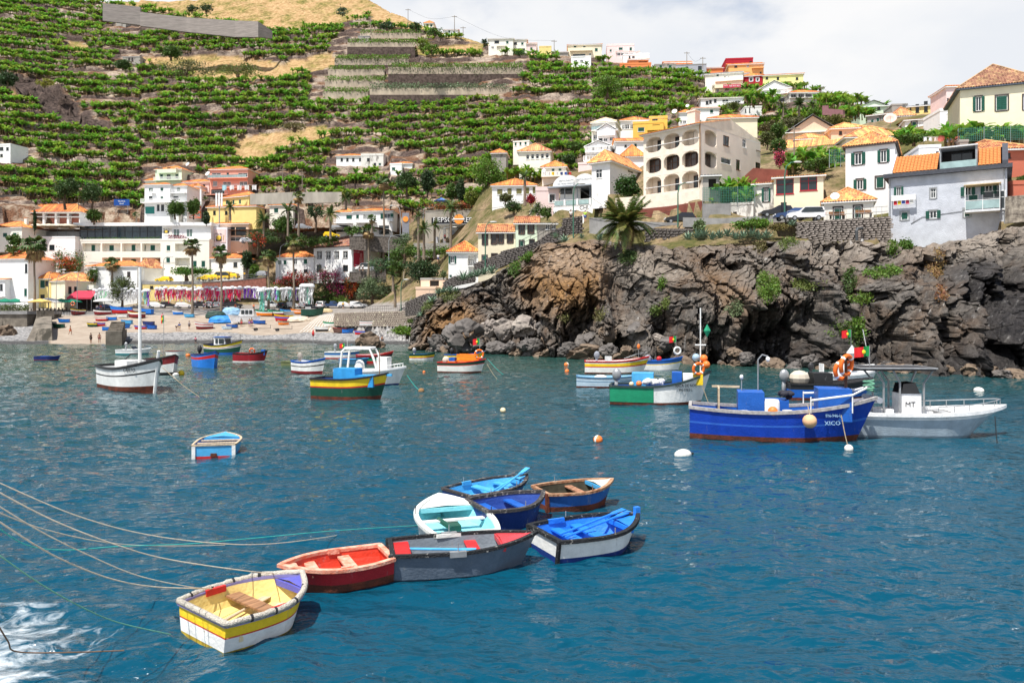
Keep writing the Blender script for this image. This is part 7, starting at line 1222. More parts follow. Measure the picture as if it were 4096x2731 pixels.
 box_(b,'engine_box',-1.3,-.3,-.3,.6,.3,1.15,PLB);box_(b,'fish_box',.55,1.0,-.4,.5,.5,1.2,PB);box_(b,'fish_crate',1.05,1.5,-.4,.4,.6,1.15,PW);box_(b,'yellow_crate',1.5,1.95,-.35,.35,.75,1.15,PY);deck(b,g,.84,.985,PW,.06)
 ms=MB();ms.tube([(1.85,0,.9),(1.85,0,3.6)],.03,PW,6);ms.box(1.6,2.1,-.02,.02,2.2,2.25,PW);ms.build('mast',b);rf=MB();rf.lathe([(.001,-.25),(.16,0),(.001,.25)],c_('green'),4,Matrix.Translation((2.15,0,2.75)));rf.build('radar_reflector',b)
 ang=math.atan2(g['pt'](.82,.8,-1).y-g['pt'](.7,.8,-1).y,g['pt'](.82,.8,-1).x-g['pt'](.7,.8,-1).x);txt(b,'ARCA DE NOE',.16,g['pt'](.76,.82,-1)+Vector((0,-.03,0)),(R(78),0,ang),BLACKM,.004);txt(b,'FN-1763-L',.15,g['pt'](.76,.64,-1)+Vector((0,-.035,0)),(R(78),0,ang),BLACKM,.004)
 lifebuoy('orange lifebuoy on the bow of the green and white boat',at(b,1.75,-.35,1.35),(R(5),0,R(10)),.3)
 for i,(x,y,z,m)in enumerate(((1.65,.1,1.75,c_('net_blue',(.30,.42,.52))),(2.0,.0,1.72,c_('float_orange')),(2.1,-.2,1.5,c_('float_orange')))):o=thing('net_float',['blue-white netted float on the bow of the green and white boat','orange netted float at the masthead of the green and white boat','lower orange float on the bow of the green and white boat'][i],'float',at(b,x,y,z));q=MB();q.ball((0,0,0),.22,m,12);q.build('float_body',o,smooth=True)
 o=thing('net_float','orange ball at the stern rail of the green and white boat','float',at(b,-.95,-.6,.78));q=MB();q.ball((0,0,0),.17,c_('float_orange'),10);q.build('float_body',o,smooth=True);o=thing('net_float','cream ball at the stern rail of the green and white boat','float',at(b,-1.3,-.6,.76));q=MB();q.ball((0,0,0),.14,PCR,10);q.build('float_body',o,smooth=True)
 nt=MB();
 for i in range(14):nt.ball((rnd.uniform(-.5,.5),rnd.uniform(-.25,.25),rnd.uniform(-.05,.15)),(.22,.18,.14),PW,8)
 tag(nt.build('net_heap',None,at(b,-.3,-.35,.8)),'heap of pale netting in the green and white boat','net');outboard(b,-2.0,.8,GREYM,-.3)
 b=boat('motorboat','white speedboat with grey hull and black T-top canopy',3705,1738,-4,'boat');g=hull(b,6.3,2.3,.95,.28,.0,[(.1,c_('grey_blue',(.22,.28,.33),.25)),(.78,c_('hull_grey',(.36,.43,.49),.2)),(1.,c_('gel_white',(.80,.80,.80),.2))],c_('gel_white'),c_('gel_white'),.86,3.0,draft=.4,floor=.5,rw=.16,rh=.14,flare=.82,rake=.9)
 deck(b,g,.62,.985,c_('gel_white'),.0);box_(b,'console',-1.2,-.4,-.45,.45,.5,1.75,c_('gel_white'));ws=MB();ws.add([(-.39,-.45,1.6),(-.39,.45,1.6),(-.62,.4,2.2),(-.62,-.4,2.2),(-1.2,-.45,1.7),(-1.2,.45,1.7),(-1.1,-.4,2.15),(-1.1,.4,2.15)],[(0,1,2,3),(0,3,6,4),(1,5,7,2)],mat('smoked_screen',(.015,.015,.018),.1,.2,1,spec=.7));ws.build('windscreen',b);txt(b,'MT',.3,(-.85,-.46,1.3),(R(90),0,0),BLACKM,.004)
 tt=MB();tt.box(-2.95,.0,-.85,.85,2.72,2.84,BLACKM);to=tt.build('t_top',b);tt=MB()
 for x0,x1 in((-1.3,-1.65),(-.35,-.05),(-1.95,-2.35)):
  for sd in(-1,1):tt.tube([(x0,sd*.55,.8),(x0,sd*.55,2.2),(x1,sd*.7,2.75)],.045,GREYM,6)
 tt.tube([(-3.0,-.87,2.82),(.05,-.87,2.82),(.05,.87,2.82),(-3.0,.87,2.82),(-3.0,-.87,2.82)],.03,GREYM,6);tt.build('t_top_frame',to)
 rl=MB();rp_=[g['pt'](t,1,-1)+Vector((0,.1,.32))for t in(.5,.6,.7,.8,.9,.96)]+[g['pt'](t,1,1)+Vector((0,-.1,.32))for t in(.96,.9,.8,.7,.6,.5)];rl.tube(rp_,.022,GREYM,6)
 for p in rp_:rl.tube([p,p-Vector((0,0,.3))],.018,GREYM,5)
 rl.build('bow_rail',b);box_(b,'seat',-2.0,-1.5,-.45,.45,.5,1.1,c_('gel_white'));box_(b,'stern_bench',-2.8,-2.3,-.8,.8,.5,.95,mat('grey_vinyl',(.3,.32,.36),.6));bk=MB();bk.tube([(-2.2,-.8,1.5),(-2.2,.8,1.5)],.13,mat('grey_vinyl'),8);bk.build('bench_bolster',b);outboard(b,-3.2,1.0,mat('outboard_grey',(.28,.30,.33),.4));flag(b,(-2.3,0,2.8),.9);an=MB();an.tube([(-2.2,.2,2.8),(-2.5,.2,4.4)],.014,PW,5);an.build('aerial',b)
 b=boat('fishing_boat','blue and black boat with rust-red bottom in front of the white cuddy boat',3318,1598,-3,'boat');g=hull(b,3.7,1.5,.58,.2,.0,[(.2,PRUST),(.68,PB),(1.,PBLK)],PBLK,PBLK,.8,2.3,draft=.3,floor=.25);box_(b,'engine_box',-.8,0,-.4,.4,.3,.95,PBLK);txt(b,'SAO PEDRO',.12,g['pt'](.78,.6,-1)+Vector((0,-.03,0)),(R(80),0,R(22)),PW,.003);hp=MB();hp.ball((-1.3,0,.75),(.45,.4,.28),mat('sacking',(.5,.44,.36),.9),10);hp.build('sack',b);outboard(b,-1.95,.55,GREYM)
 b=boat('motorboat','white cuddy boat with steel bow rail behind the blue and black boat',3372,1548,-2,'boat');g=hull(b,4.6,1.9,.72,.22,.0,[(.3,c_('band_blue',(.02,.14,.42))),(1.,c_('gel_white'))],c_('gel_white'),c_('gel_white'),.85,2.7,draft=.3,floor=.35,rw=.12,rh=.1);deck(b,g,.5,.985,c_('gel_white'),.0);box_(b,'console',-.3,.3,-.4,.4,.4,1.35,c_('gel_white'));sh=MB();sh.add([(.3,-.4,1.2),(.3,.4,1.2),(-.05,.35,1.75),(-.05,-.35,1.75)],[(0,1,2,3)],mat('canvas_white',(.7,.68,.64),.9));sh.build('spray_cover',b);rl=MB();q=[g['pt'](t,1,-1)+Vector((0,.06,.35))for t in(.55,.7,.85,.96)]+[g['pt'](t,1,1)+Vector((0,-.06,.35))for t in(.96,.85,.7,.55)];rl.tube(q,.02,PW,5)
 for p in q:rl.tube([p,p-Vector((0,0,.34))],.016,PW,5)
 rl.build('bow_rail',b);outboard(b,-2.2,.85);flag(b,(.55,0,1.3),1.9);box_(b,'backrest_frame',-1.5,-1.45,-.4,.4,.75,1.3,PW);rf=MB();rf.lathe([(.001,-.45),(.4,0),(.001,.45)],c_('pale_grey',(.55,.56,.56)),4,Matrix.Translation((.62,0,1.9)));rf.build('radar_reflector',b)
 b=boat('fishing_boat','white fishing boat with two black stripes and a tall white mast',537,1558,-38,'boat');g=hull(b,4.8,1.85,.82,.42,.05,[(.2,PRUST),(.62,PW),(.68,PBLK),(.93,PW),(1.,PBLK)],PW,PBLK,.78,2.3,draft=.4,floor=.3,rw=.09,rh=.08);ms=MB();ms.tube([(.55,0,.4),(.55,0,4.6)],[.085,.06],PW,8);ms.build('mast',b);box_(b,'engine_box',-1.0,.2,-.45,.45,.35,1.1,PW);thwart(b,g,.2,PW,.3,.12);deck(b,g,.8,.985,PW,.05);p=g['pt'](.985,1,1);sp_=MB();sp_.tube([(p.x-.42,0,-.2),(p.x,0,p.z+.3)],.07,PW,6);sp_.build('stem_post',b);txt(b,'CRISTO',.2,g['pt'](.72,.84,-1)+Vector((0,-.03,0)),(R(80),0,R(20)),BLACKM,.004);jk=MB();jk.tube([(-2.0,.3,.9),(-1.2,.4,1.3),(-.2,.4,1.35)],.03,PBLK,6);jk.build('tiller_bar',b)
 b=boat('fishing_boat','maroon and white boat half hidden behind the masted boat',655,1495,-46,'boat');g=hull(b,4.0,1.6,.75,.32,.0,[(.15,PBLK),(.6,PW),(1.,PDR)],PDR,PBLK,.78,2.2,draft=.3,floor=.3);thwart(b,g,.4,PDR,.3,.1);deck(b,g,.8,.985,PDR,.05);flag(b,(0,0,.5),2.6)
 b=boat('fishing_boat','yellow topped dark green boat with blue covers in the middle of the bay',1408,1598,-16,'boat');g=hull(b,4.3,1.75,.92,.28,.0,[(.2,PRUST),(.6,PDG),(.66,PR),(.95,PY),(1.,PBLK)],PB,PBLK,.84,2.3,draft=.4,floor=.35,rw=.1,rh=.07);box_(b,'blue_cover',-.9,.4,-.45,.45,.6,1.38,c_('cover_blue',(.03,.28,.62)));box_(b,'low_cover',.4,1.5,-.5,.4,.6,1.1,c_('cover_blue'));ms=MB();ms.tube([(1.6,.1,.9),(1.6,.1,2.2)],.025,WOOD,6);ms.build('mast_stump',b);thwart(b,g,.1,PBLK,.3,.08);p=g['pt'](.985,1,1);box_(b,'bowsprit',p.x-.1,p.x+.3,-.05,.05,p.z-.12,p.z-.02,PLB)
 b=boat('motorboat','white motorboat with arched frame behind the yellow and green boat',1486,1538,-8,'boat');g=hull(b,4.6,1.8,.75,.2,.0,[(.1,PNV),(1.,PW)],PW,c_('gel_white'),.85,2.5,draft=.3,floor=.35,rw=.1,rh=.09);ar=MB()
 ar.tube([(-1.9,-.7,.7),(-1.75,-.7,1.75),(-1.6,-.6,1.9),(.05,-.6,1.9),(.35,-.65,1.4),(.6,-.7,.8)],.075,PW,6);ar.tube([(-1.9,.7,.7),(-1.75,.7,1.75),(-1.6,.6,1.9),(.05,.6,1.9),(.35,.65,1.4),(.6,.7,.8)],.075,PW,6);ar.tube([(-1.6,-.6,1.9),(-1.6,.6,1.9)],.07,PW,6);ar.tube([(.05,-.6,1.9),(.05,.6,1.9)],.07,PW,6);ar.build('arch_frame',b);box_(b,'console',.5,1.2,-.5,.5,.6,1.45,PW);bl=MB();bl.ball((-.8,0,.95),(.35,.35,.35),PW,10);bl.build('seat',b,smooth=True);deck(b,g,.66,.985,PW,.02);rl=MB();q=[g['pt'](t,1,sd)+Vector((0,-.06*sd,.2))for sd,ts in((-1,(.7,.8,.9,.96)),(1,(.96,.9,.8,.7)))for t in ts];rl.tube(q,.018,PW,5)
 for p in q:rl.tube([p,p-Vector((0,0,.2))],.014,PW,4)
 rl.build('bow_rail',b)
 b=boat('cabin_boat','green and yellow cabin boat with white wheelhouse near the beach',900,1418,-20,'boat');g=hull(b,5.4,2.0,.95,.55,.1,[(.22,PB),(.6,PDG),(.66,PW),(.72,PDR),(.78,PW),(1.,PY)],PB,PBLK,.8,2.2,draft=.4,floor=.4,rw=.1,rh=.09);cb=MB();cb.add([(-1.2,-.7,.6),(.7,-.7,.6),(.7,.7,.6),(-1.2,.7,.6),(-1.1,-.62,1.75),(.35,-.62,1.75),(.35,.62,1.75),(-1.1,.62,1.75)],[(0,1,5,4),(1,2,6,5),(2,3,7,6),(3,0,4,7),(4,5,6,7)],PW);co=cb.build('wheelhouse',b)
 for x in(-.9,-.35,.05):p=MB();p.box(x,x+.38,-.72,-.69,1.15,1.6,GLASS);p.build('window',co)
 p=MB();p.add([(.56,-.5,1.15),(.56,.5,1.15),(.4,.5,1.62),(.4,-.5,1.62)],[(0,1,2,3)],GLASS);p.build('windscreen',co);box_(b,'cabin_roof',-1.25,.5,-.72,.72,1.76,1.82,PB)
 for p in((-2.3,.4,.9),(2.35,0,1.3)):s_=MB();s_.tube([p,(p[0],p[1],p[2]+.8)],.03,PBLK,5);s_.build('post',b)
 b=boat('fishing_boat','bright blue boat with red stripe and black outboard on the left',828,1468,-50,'boat');g=hull(b,3.7,1.5,.72,.28,.0,[(.62,PBB),(.82,PR),(1.,PBB)],PBLK,PNV,.78,2.2,draft=.3,floor=.3);outboard(b,-1.7,.75);thwart(b,g,.5,PB);
 b=boat('fishing_boat','deep red boat with black rim right of the cabin boat',1005,1447,-8,'boat');g=hull(b,3.7,1.5,.72,.25,.05,[(.12,PW),(.85,c_('deep_red',(.26,.012,.02))),(1.,PBLK)],PR,PBLK,.7,2.2,draft=.3,floor=.3);thwart(b,g,.4,PB);pl=MB();pl.tube([(.6,0,.5),(.6,0,1.7)],.02,GREYM,5);pl.tube([(.2,0,1.45),(1.0,0,1.45)],.016,GREYM,5);pl.build('light_pole',b);lifebuoy('pale orange lifebuoy in the deep red boat',at(b,.1,0,.95),(R(20),0,0),.26);box_(b,'blue_box',1.2,1.6,-.2,.2,.6,1.05,PB)
 b=boat('fishing_boat','white boat with dark blue stripes and rust bottom left of the motorboat',1242,1492,-35,'boat');g=hull(b,3.3,1.35,.68,.28,.05,[(.2,PDR),(.55,PW),(.64,PBLK),(.86,PW),(1.,PB)],PW,PB,.75,2.2,draft=.3,floor=.3);pl=MB();pl.tube([(.3,0,.5),(.3,0,2.2)],.02,GREYM,5);pl.tube([(-.1,0,1.75),(.7,0,1.75)],.016,GREYM,5);pl.lathe([(.001,0),(.14,.2),(.001,.5)],PR,4,Matrix.Translation((.3,0,2.15)));pl.build('pennant_pole',b);outboard(b,-1.2,.7,mat('outboard_cover',(.3,.27,.24),.9))
 b=boat('rowing_boat','olive green punt left of the striped boat',1188,1462,-4);g=hull(b,2.9,1.2,.42,.1,.0,[(1.,POL)],POL,POL,.85,2.4,floor=.2);thwart(b,g,.5,POL)
 b=boat('motorboat','small white runabout with grey outboard at the far left',540,1418,-6,'boat');g=hull(b,4.4,1.7,.5,.15,.0,[(.3,c_('teal_stripe',(.05,.25,.28))),(1.,c_('gel_white'))],c_('gel_white'),c_('gel_white'),.85,2.5,floor=.3);deck(b,g,.5,.985,c_('gel_white'),-.02);outboard(b,-1.2,.75,GREYM);ws=MB();ws.add([(.1,-.6,.55),(.1,.6,.55),(-.25,.5,.85),(-.25,-.5,.85)],[(0,1,2,3)],mat('smoked_screen'));ws.build('windscreen',b)
 b=boat('rowing_boat','small white dinghy with brown inside beside the beach',708,1420,-12);g=hull(b,2.5,1.2,.5,.12,.0,[(1.,PW)],PDR,PDR,.8,2.2,floor=.2);thwart(b,g,.5,PDR)
 b=boat('rowing_boat','dark blue rowing boat alone at the far left',195,1440,-10);g=hull(b,3.0,1.2,.4,.12,.0,[(.2,PDR),(1.,PNV)],PB,PNV,.8,2.2,floor=.2);thwart(b,g,.35,PDR);thwart(b,g,.6,PDR)
 b=boat('motorboat','white boat with blue band and dark outboard near the beach shrubs',1372,1433,-3,'boat');g=hull(b,4.0,1.5,.6,.15,.0,[(.15,PR),(.55,PW),(.85,c_('band_blue')),(1.,PW)],PW,PW,.85,2.4,floor=.3);outboard(b,-.9,.85,mat('outboard_grey'));deck(b,g,.7,.985,PW,.02);pl=MB();pl.tube([(.5,0,.5),(.5,0,1.8)],.025,PW,5);pl.build('light_pole',b);flag(b,(.2,0,.5),.9)
 b=boat('rowing_boat','pale blue boat behind the arched motorboat',1418,1455,-3);g=hull(b,3.0,1.25,.5,.12,.0,[(1.,c_('slate_blue_p',(.06,.18,.32)))],PLB,PLB,.8,2.2,floor=.2);thwart(b,g,.5,PLB)
 b=boat('fishing_boat','red and green boat behind the arched motorboat',1500,1452,6,'boat');g=hull(b,3.8,1.5,.7,.3,.0,[(.3,PR),(.55,PG),(.8,PBLK),(1.,PR)],PW,PR,.78,2.2,floor=.3);thwart(b,g,.4,PW)
 b=boat('fishing_boat','small yellow and green striped boat below the boulders',1690,1440,8,'boat');g=hull(b,2.9,1.2,.52,.2,.0,[(.38,PW),(.5,PR),(.72,PY),(1.,PDG)],PB,PDG,.78,2.2,floor=.25);outboard(b,-.9,.6,GREYM);thwart(b,g,.5,PB)
 b=boat('fishing_boat','cream boat with green band, orange rail boxes and lifebuoy',1850,1490,-14,'boat');g=hull(b,4.2,1.6,.72,.25,.0,[(.15,PRUST),(.68,c_('ivory')),(.74,PR),(1.,PDG)],POR,PR,.8,2.2,draft=.3,floor=.3);sc_=MB();sc_.box(-.4,1.3,-.4,.4,.6,.75,POR);
 for z in(.82,1.0,1.18):sc_.box(-.4,1.35,-.42,-.38,z,z+.12,POR);sc_.box(-.4,1.35,.38,.42,z,z+.12,POR)
 sc_.build('slatted_rack',b);box_(b,'blue_crate',-1.1,-.6,-.4,.3,.6,1.05,PB);box_(b,'orange_crate',-1.2,-.5,-.5,.4,.5,.8,POR);hp=MB();hp.ball((-1.5,0,.85),(.35,.3,.28),mat('sacking'),10);hp.build('sack',b);lifebuoy('orange lifebuoy at the bow of the cream and green boat',at(b,1.55,-.15,1.3),(0,0,R(15)),.36);flag(b,(1.55,0,1.0),1.4)
 b=boat('fishing_boat','yellow and blue boat hidden behind the orange-railed boat',1860,1452,-6,'boat');g=hull(b,4.2,1.5,.7,.3,.0,[(.4,PB),(1.,PY)],PBLK,PB,.78,2.2,floor=.3);outboard(b,-1.4,.75)
 b=boat('fishing_boat','red, yellow and white boat with covered engine below the cliff',2468,1492,-6,'boat');g=hull(b,4.8,1.65,.72,.3,.0,[(.1,PRUST),(.52,PW),(.6,PR),(.82,PY),(.9,PW),(1.,PR)],PW,PR,.8,2.2,draft=.3,floor=.3);outboard(b,-1.5,.8,mat('tarp_grey',(.25,.26,.3),.8));box_(b,'tackle_box',-.9,-.4,-.3,.3,.4,1.0,c_('pale_grey'));rl=MB();rl.tube([(.5,-.5,.9),(1.4,-.45,1.15),(2.2,0,1.25)],.02,GREYM,5);rl.build('bow_rail',b);pl=MB();pl.tube([(1.6,0,.8),(1.6,0,1.9)],.02,GREYM,5);pl.ball((1.6,0,1.6),(.12,.12,.16),c_('float_orange'),8);pl.build('light_pole',b);txt(b,'SENHORA DO MAR',.1,g['pt'](.78,.86,-1)+Vector((0,-.03,0)),(R(80),0,R(20)),BLACKM,.003)
 b=boat('rowing_boat','pale blue striped rowing boat in front of the red and yellow boat',2435,1547,-5);g=hull(b,4.0,1.5,.62,.14,.06,[(.14,PRUST),(.55,c_('ice_blue',(.46,.58,.68))),(.62,c_('steel_blue',(.06,.17,.30))),(.92,c_('ice_blue')),(1.,c_('steel_blue'))],c_('sky_inside',(.30,.52,.68)),c_('steel_blue'),.86,2.4,floor=.25);thwart(b,g,.3,c_('ice_blue'));thwart(b,g,.6,c_('ice_blue'));cv=MB();cv.ball((-.5,0,.62),(.4,.35,.14),PW,10);cv.build('white_cover',b)
 b=boat('fishing_boat','blue and white boat with yellow line and a white lifebuoy below the cliff',2632,1482,-10,'boat');g=hull(b,4.4,1.6,.72,.32,.0,[(.1,PNV),(.6,PW),(.68,PY),(1.,c_('rail_blue',(.02,.12,.42)))],PB,PB,.78,2.2,draft=.3,floor=.3);flag(b,(1.6,0,.8),1.7);lifebuoy('white and red lifebuoy on the bow of the blue and white boat',at(b,1.7,-.15,1.45),(0,0,R(10)),.3,PW);hp=MB();hp.ball((.1,0,.85),(.25,.25,.2),PR,8);hp.build('red_float',b);hp=MB();hp.ball((-.9,0,.85),(.35,.3,.3),mat('tarp_grey'),8);hp.build('covered_engine',b)
 W_=c_('buoy_white',(.74,.72,.66));O_=c_('float_orange')
 for a in[('white oblong fender floating right of centre',2732,1826,.2,W_,'buoy',.0,1.7),('orange and white striped drum buoy',2392,1765,.18,O_,'buoy',.0,1.1,W_),('small tan float in the open middle of the bay',2012,1645,.15,PCR,'buoy',.0,1.3),('brown coconut-shaped mooring float beside the white motorboat',1685,1568,.2,mat('coconut',(.25,.14,.06),.9),'buoy',.0,1.1),('upper orange and white buoy below the boulders',2266,1462,.24,O_,'buoy',.0,1.1,W_),('lower orange buoy below the boulders',2268,1488,.2,O_),('orange buoy between the small white dinghy and the cabin boat',752,1425,.27,O_),('yellow buoy beside the maroon boat',725,1497,.26,PY),('white float touching the yellow buoy',703,1502,.18,W_,'buoy',.0,1.6),('white fender floating at the far right',3915,1566,.22,W_,'buoy',.0,1.6),('little orange float right of the striped motorboat',1696,1490,.13,O_),('white ball tied at the bow of the royal blue boat',3395,1800,.16,W_)]:fbuoy(*a)
workboats()
# ================================================================ SHORE, ROADS, SMALL THINGS
def spot(fr,x,y,Y,on=True,dz=0.):
 u,v=px(fr,x,y);X=(u-UC)/F*Y;return Vector((X,Y,gzc(X,Y)+dz))if on else P(u,v,Y)
_bv=None
def gzc(X,Y):
 global _bv
 if _bv is None:
  from mathutils.bvhtree import BVHTree
  o=bpy.data.objects['ground'];me=o.data;_bv=BVHTree.FromPolygons([v.co for v in me.vertices],[tuple(p.vertices)for p in me.polygons])
 h=_bv.ray_cast(Vector((X,Y,120)),Vector((0,0,-1)));return h[0].z if h[0]else 0.
def car(label,loc,rz,c,kind='hatch',name='parked_car',cat='car',group=None):
 o=thing(name,label,cat,loc,R(rz),group);m=mat('carpaint_%02d%02d%02d'%tuple(int(x*99)for x in c),c,.25,.05,1,0,1,.6);L_,Wd={'hatch':(4.0,1.7),'suv':(4.3,1.8),'van':(4.9,1.95),'pickup':(5.0,1.85)}[kind]
 pr={'hatch':[(-2,.35),(-2,.85),(-1.85,.95),(-1.6,1.42),(-.2,1.48),(.75,.98),(1.75,.82),(2,.62),(2,.35)],'suv':[(-2.1,.4),(-2.1,1.0),(-1.9,1.65),(.1,1.7),(.9,1.12),(1.95,1.0),(2.12,.75),(2.12,.4)],'van':[(-2.4,.4),(-2.4,1.9),(-2.2,1.98),(.9,1.95),(1.7,1.15),(2.35,.95),(2.45,.4)],'pickup':[(-2.5,.45),(-2.5,1.05),(-.7,1.05),(-.6,1.65),(.5,1.68),(1.2,1.12),(2.3,1.0),(2.5,.75),(2.5,.45)]}[kind]
 b=MB();n=len(pr);h=Wd/2;ins=[(.12 if z>1.1 else 0.)for _,z in pr];vs=[(x,-h+i,z)for(x,z),i in zip(pr,ins)]+[(x,h-i,z)for(x,z),i in zip(pr,ins)]
 b.add(vs,[tuple(range(n)),tuple(range(2*n-1,n-1,-1))]+[(i,n+i,n+(i+1)%n,(i+1)%n)for i in range(n)],m);b.build('body',o)
 zt=max(z for _,z in pr)-.1;top=[x for x,z in pr if z>1.3];x0,x1=min(top)+.05,max(top)+.15
 for s in(-1,1):g=MB();y=s*(h-.085);g.add([(x0-.12,y*1.07,1.02),(x1+.45,y*1.07,1.02),(x1-.1,y*.96,zt),(x0+.1,y*.96,zt)],[(0,1,2,3)if s<0 else(3,2,1,0)],GLASS);g.build('side_window',o)
 g=MB();w=h-.2;g.add([(x1+.62,-w,1.02),(x1+.62,w,1.02),(x1-.06,w*.9,zt+.03),(x1-.06,-w*.9,zt+.03)],[(0,1,2,3)],GLASS);g.build('windscreen',o);g=MB();xr=min(x for x,z in pr if z>.9);g.add([(xr-.03,-w,1.05),(xr-.03,w,1.05),(x0-.04,w*.9,zt),(x0-.04,-w*.9,zt)],[(3,2,1,0)],GLASS);g.build('rear_window',o)
 for x in(-L_*.31,L_*.32):
  for s in(-1,1):
   t=MB();t.lathe([(.001,-.1),(.3,-.1),(.32,0),(.3,.1),(.001,.1)],BLACKM,12);w_=t.build('wheel',o,(x,s*(h-.08),.31),(R(90),0,0));t=MB();t.lathe([(.001,-.11),(.18,-.105)],GREYM,8);t.lathe([(.18,.105),(.001,.11)],GREYM,8);t.build('rim',w_)
 for s in(-1,1):l=MB();l.box(L_/2-.06,L_/2+.06,s*(h-.3)-.16,s*(h-.3)+.16,.62,.78,mat('headlight',(.7,.7,.72),.2));l.build('headlight',o);l=MB();l.box(-L_/2-.04,-L_/2+.05,s*(h-.2)-.1,s*(h-.2)+.1,.7,.95,mat('taillight',(.4,.01,.01),.3));l.build('taillight',o)
 return o
Wc,Kc,Gc,Bc,Yc=(.72,.72,.72),(.015,.015,.018),(.28,.29,.31),(.02,.05,.14),(.80,.52,.01)
for i,(x,c,k,rz,lb)in enumerate([(830,Bc,'hatch',8,'dark blue car beside the promenade cafe'),(1200,Wc,'hatch',5,'white hatchback left of the dark car under the red garlands'),(1295,Kc,'hatch',12,'dark car between two white hatchbacks'),(1412,Wc,'hatch',8,'white hatchback directly beneath the red garlands'),(1545,Kc,'suv',10,'black car right of the white hatchback'),(1625,Gc,'hatch',80,'grey car parked nose-in behind the blue tarpaulins'),(1690,Gc,'hatch',78,'second grey car parked nose-in, beside a fan palm'),(1785,Kc,'suv',10,'black car behind the white cabin boat'),(2080,Wc,'suv',8,'white car below the purple garlands'),(2175,Kc,'hatch',80,'black car between white cars at the palm foot'),(2245,Wc,'hatch',8,'white car behind the orange boat'),(2335,Gc,'hatch',80,'grey car behind the dark green boat'),(2468,Wc,'suv',82,'white off-roader parked nose-in by the round sign'),(2545,Bc,'pickup',10,'dark pickup beside the round mirror sign'),(2645,Wc,'hatch',12,'white car left of the round tree'),(2740,Wc,'suv',12,'white car under the round tree')]):car(lb,spot('A',x,1230,180.5+(i%3)*.5),rz,c,k,group='cars along the harbour road')
for x,y,k,lb in[(1575,1000,'hatch','leftmost yellow taxi of the rank, half hidden'),(1622,998,'hatch','yellow taxi left of the taxi van'),(1692,992,'van','yellow taxi van in the middle of the rank'),(1768,988,'hatch','rightmost yellow taxi of the rank'),(1255,1012,'hatch','yellow taxi on the terrace above the yellow building')]:
 car(lb,P(*px('A',x,y),186.5),172,Yc,k,'taxi','taxi','yellow taxis above the harbour')
for fr,x,y,Y,c,k,rz,lb in[('A',1900,715,193,Wc,'hatch',5,'white car in front of the glazed shop building'),('A',1990,970,186,Gc,'hatch',170,'grey car right of the clipped green cone'),('B',885,925,186,Wc,'van',175,'white van parked beside the for-sale mansion'),('B',410,610,192,Gc,'hatch',10,'grey car on the mansion street'),('B',675,620,190,Gc,'hatch',10,'silver car under the white balustrade house'),('B',625,672,187,Yc,'hatch',8,'yellow car behind the slate-roofed mansion'),('A',402,434,203,Wc,'suv',5,'white car on the road above the school building'),('D',628,1246,89.6,Wc,'suv',172,'white off-roader behind the cliff road railing'),('D',400,1218,93.5,Kc,'hatch',175,'dark car behind the netted parapet'),('D',520,1240,91,Bc,'hatch',172,'dark blue car behind the white off-roader'),('C',1410,1168,100.5,Kc,'hatch',175,'dark car below the maroon wall')]:car(lb,P(*px(fr,x,y),Y),rz,c,k)
SK=mat('skin',(.46,.25,.16),.6,.1,3);SKD=mat('tanned_skin',(.28,.13,.075),.6,.1,3);HAIR=mat('dark_hair',(.03,.02,.015),.8)
def skinmesh(name,pts,edges,rad,m,par,root=0,sub=1):
 me=bpy.data.meshes.new(name);me.from_pydata(pts,edges,[]);me.materials.append(m);o=link(name,me,par);md=o.modifiers.new('skin','SKIN');md.use_smooth_shade=True
 if not me.skin_vertices:me.attributes
 return o,md
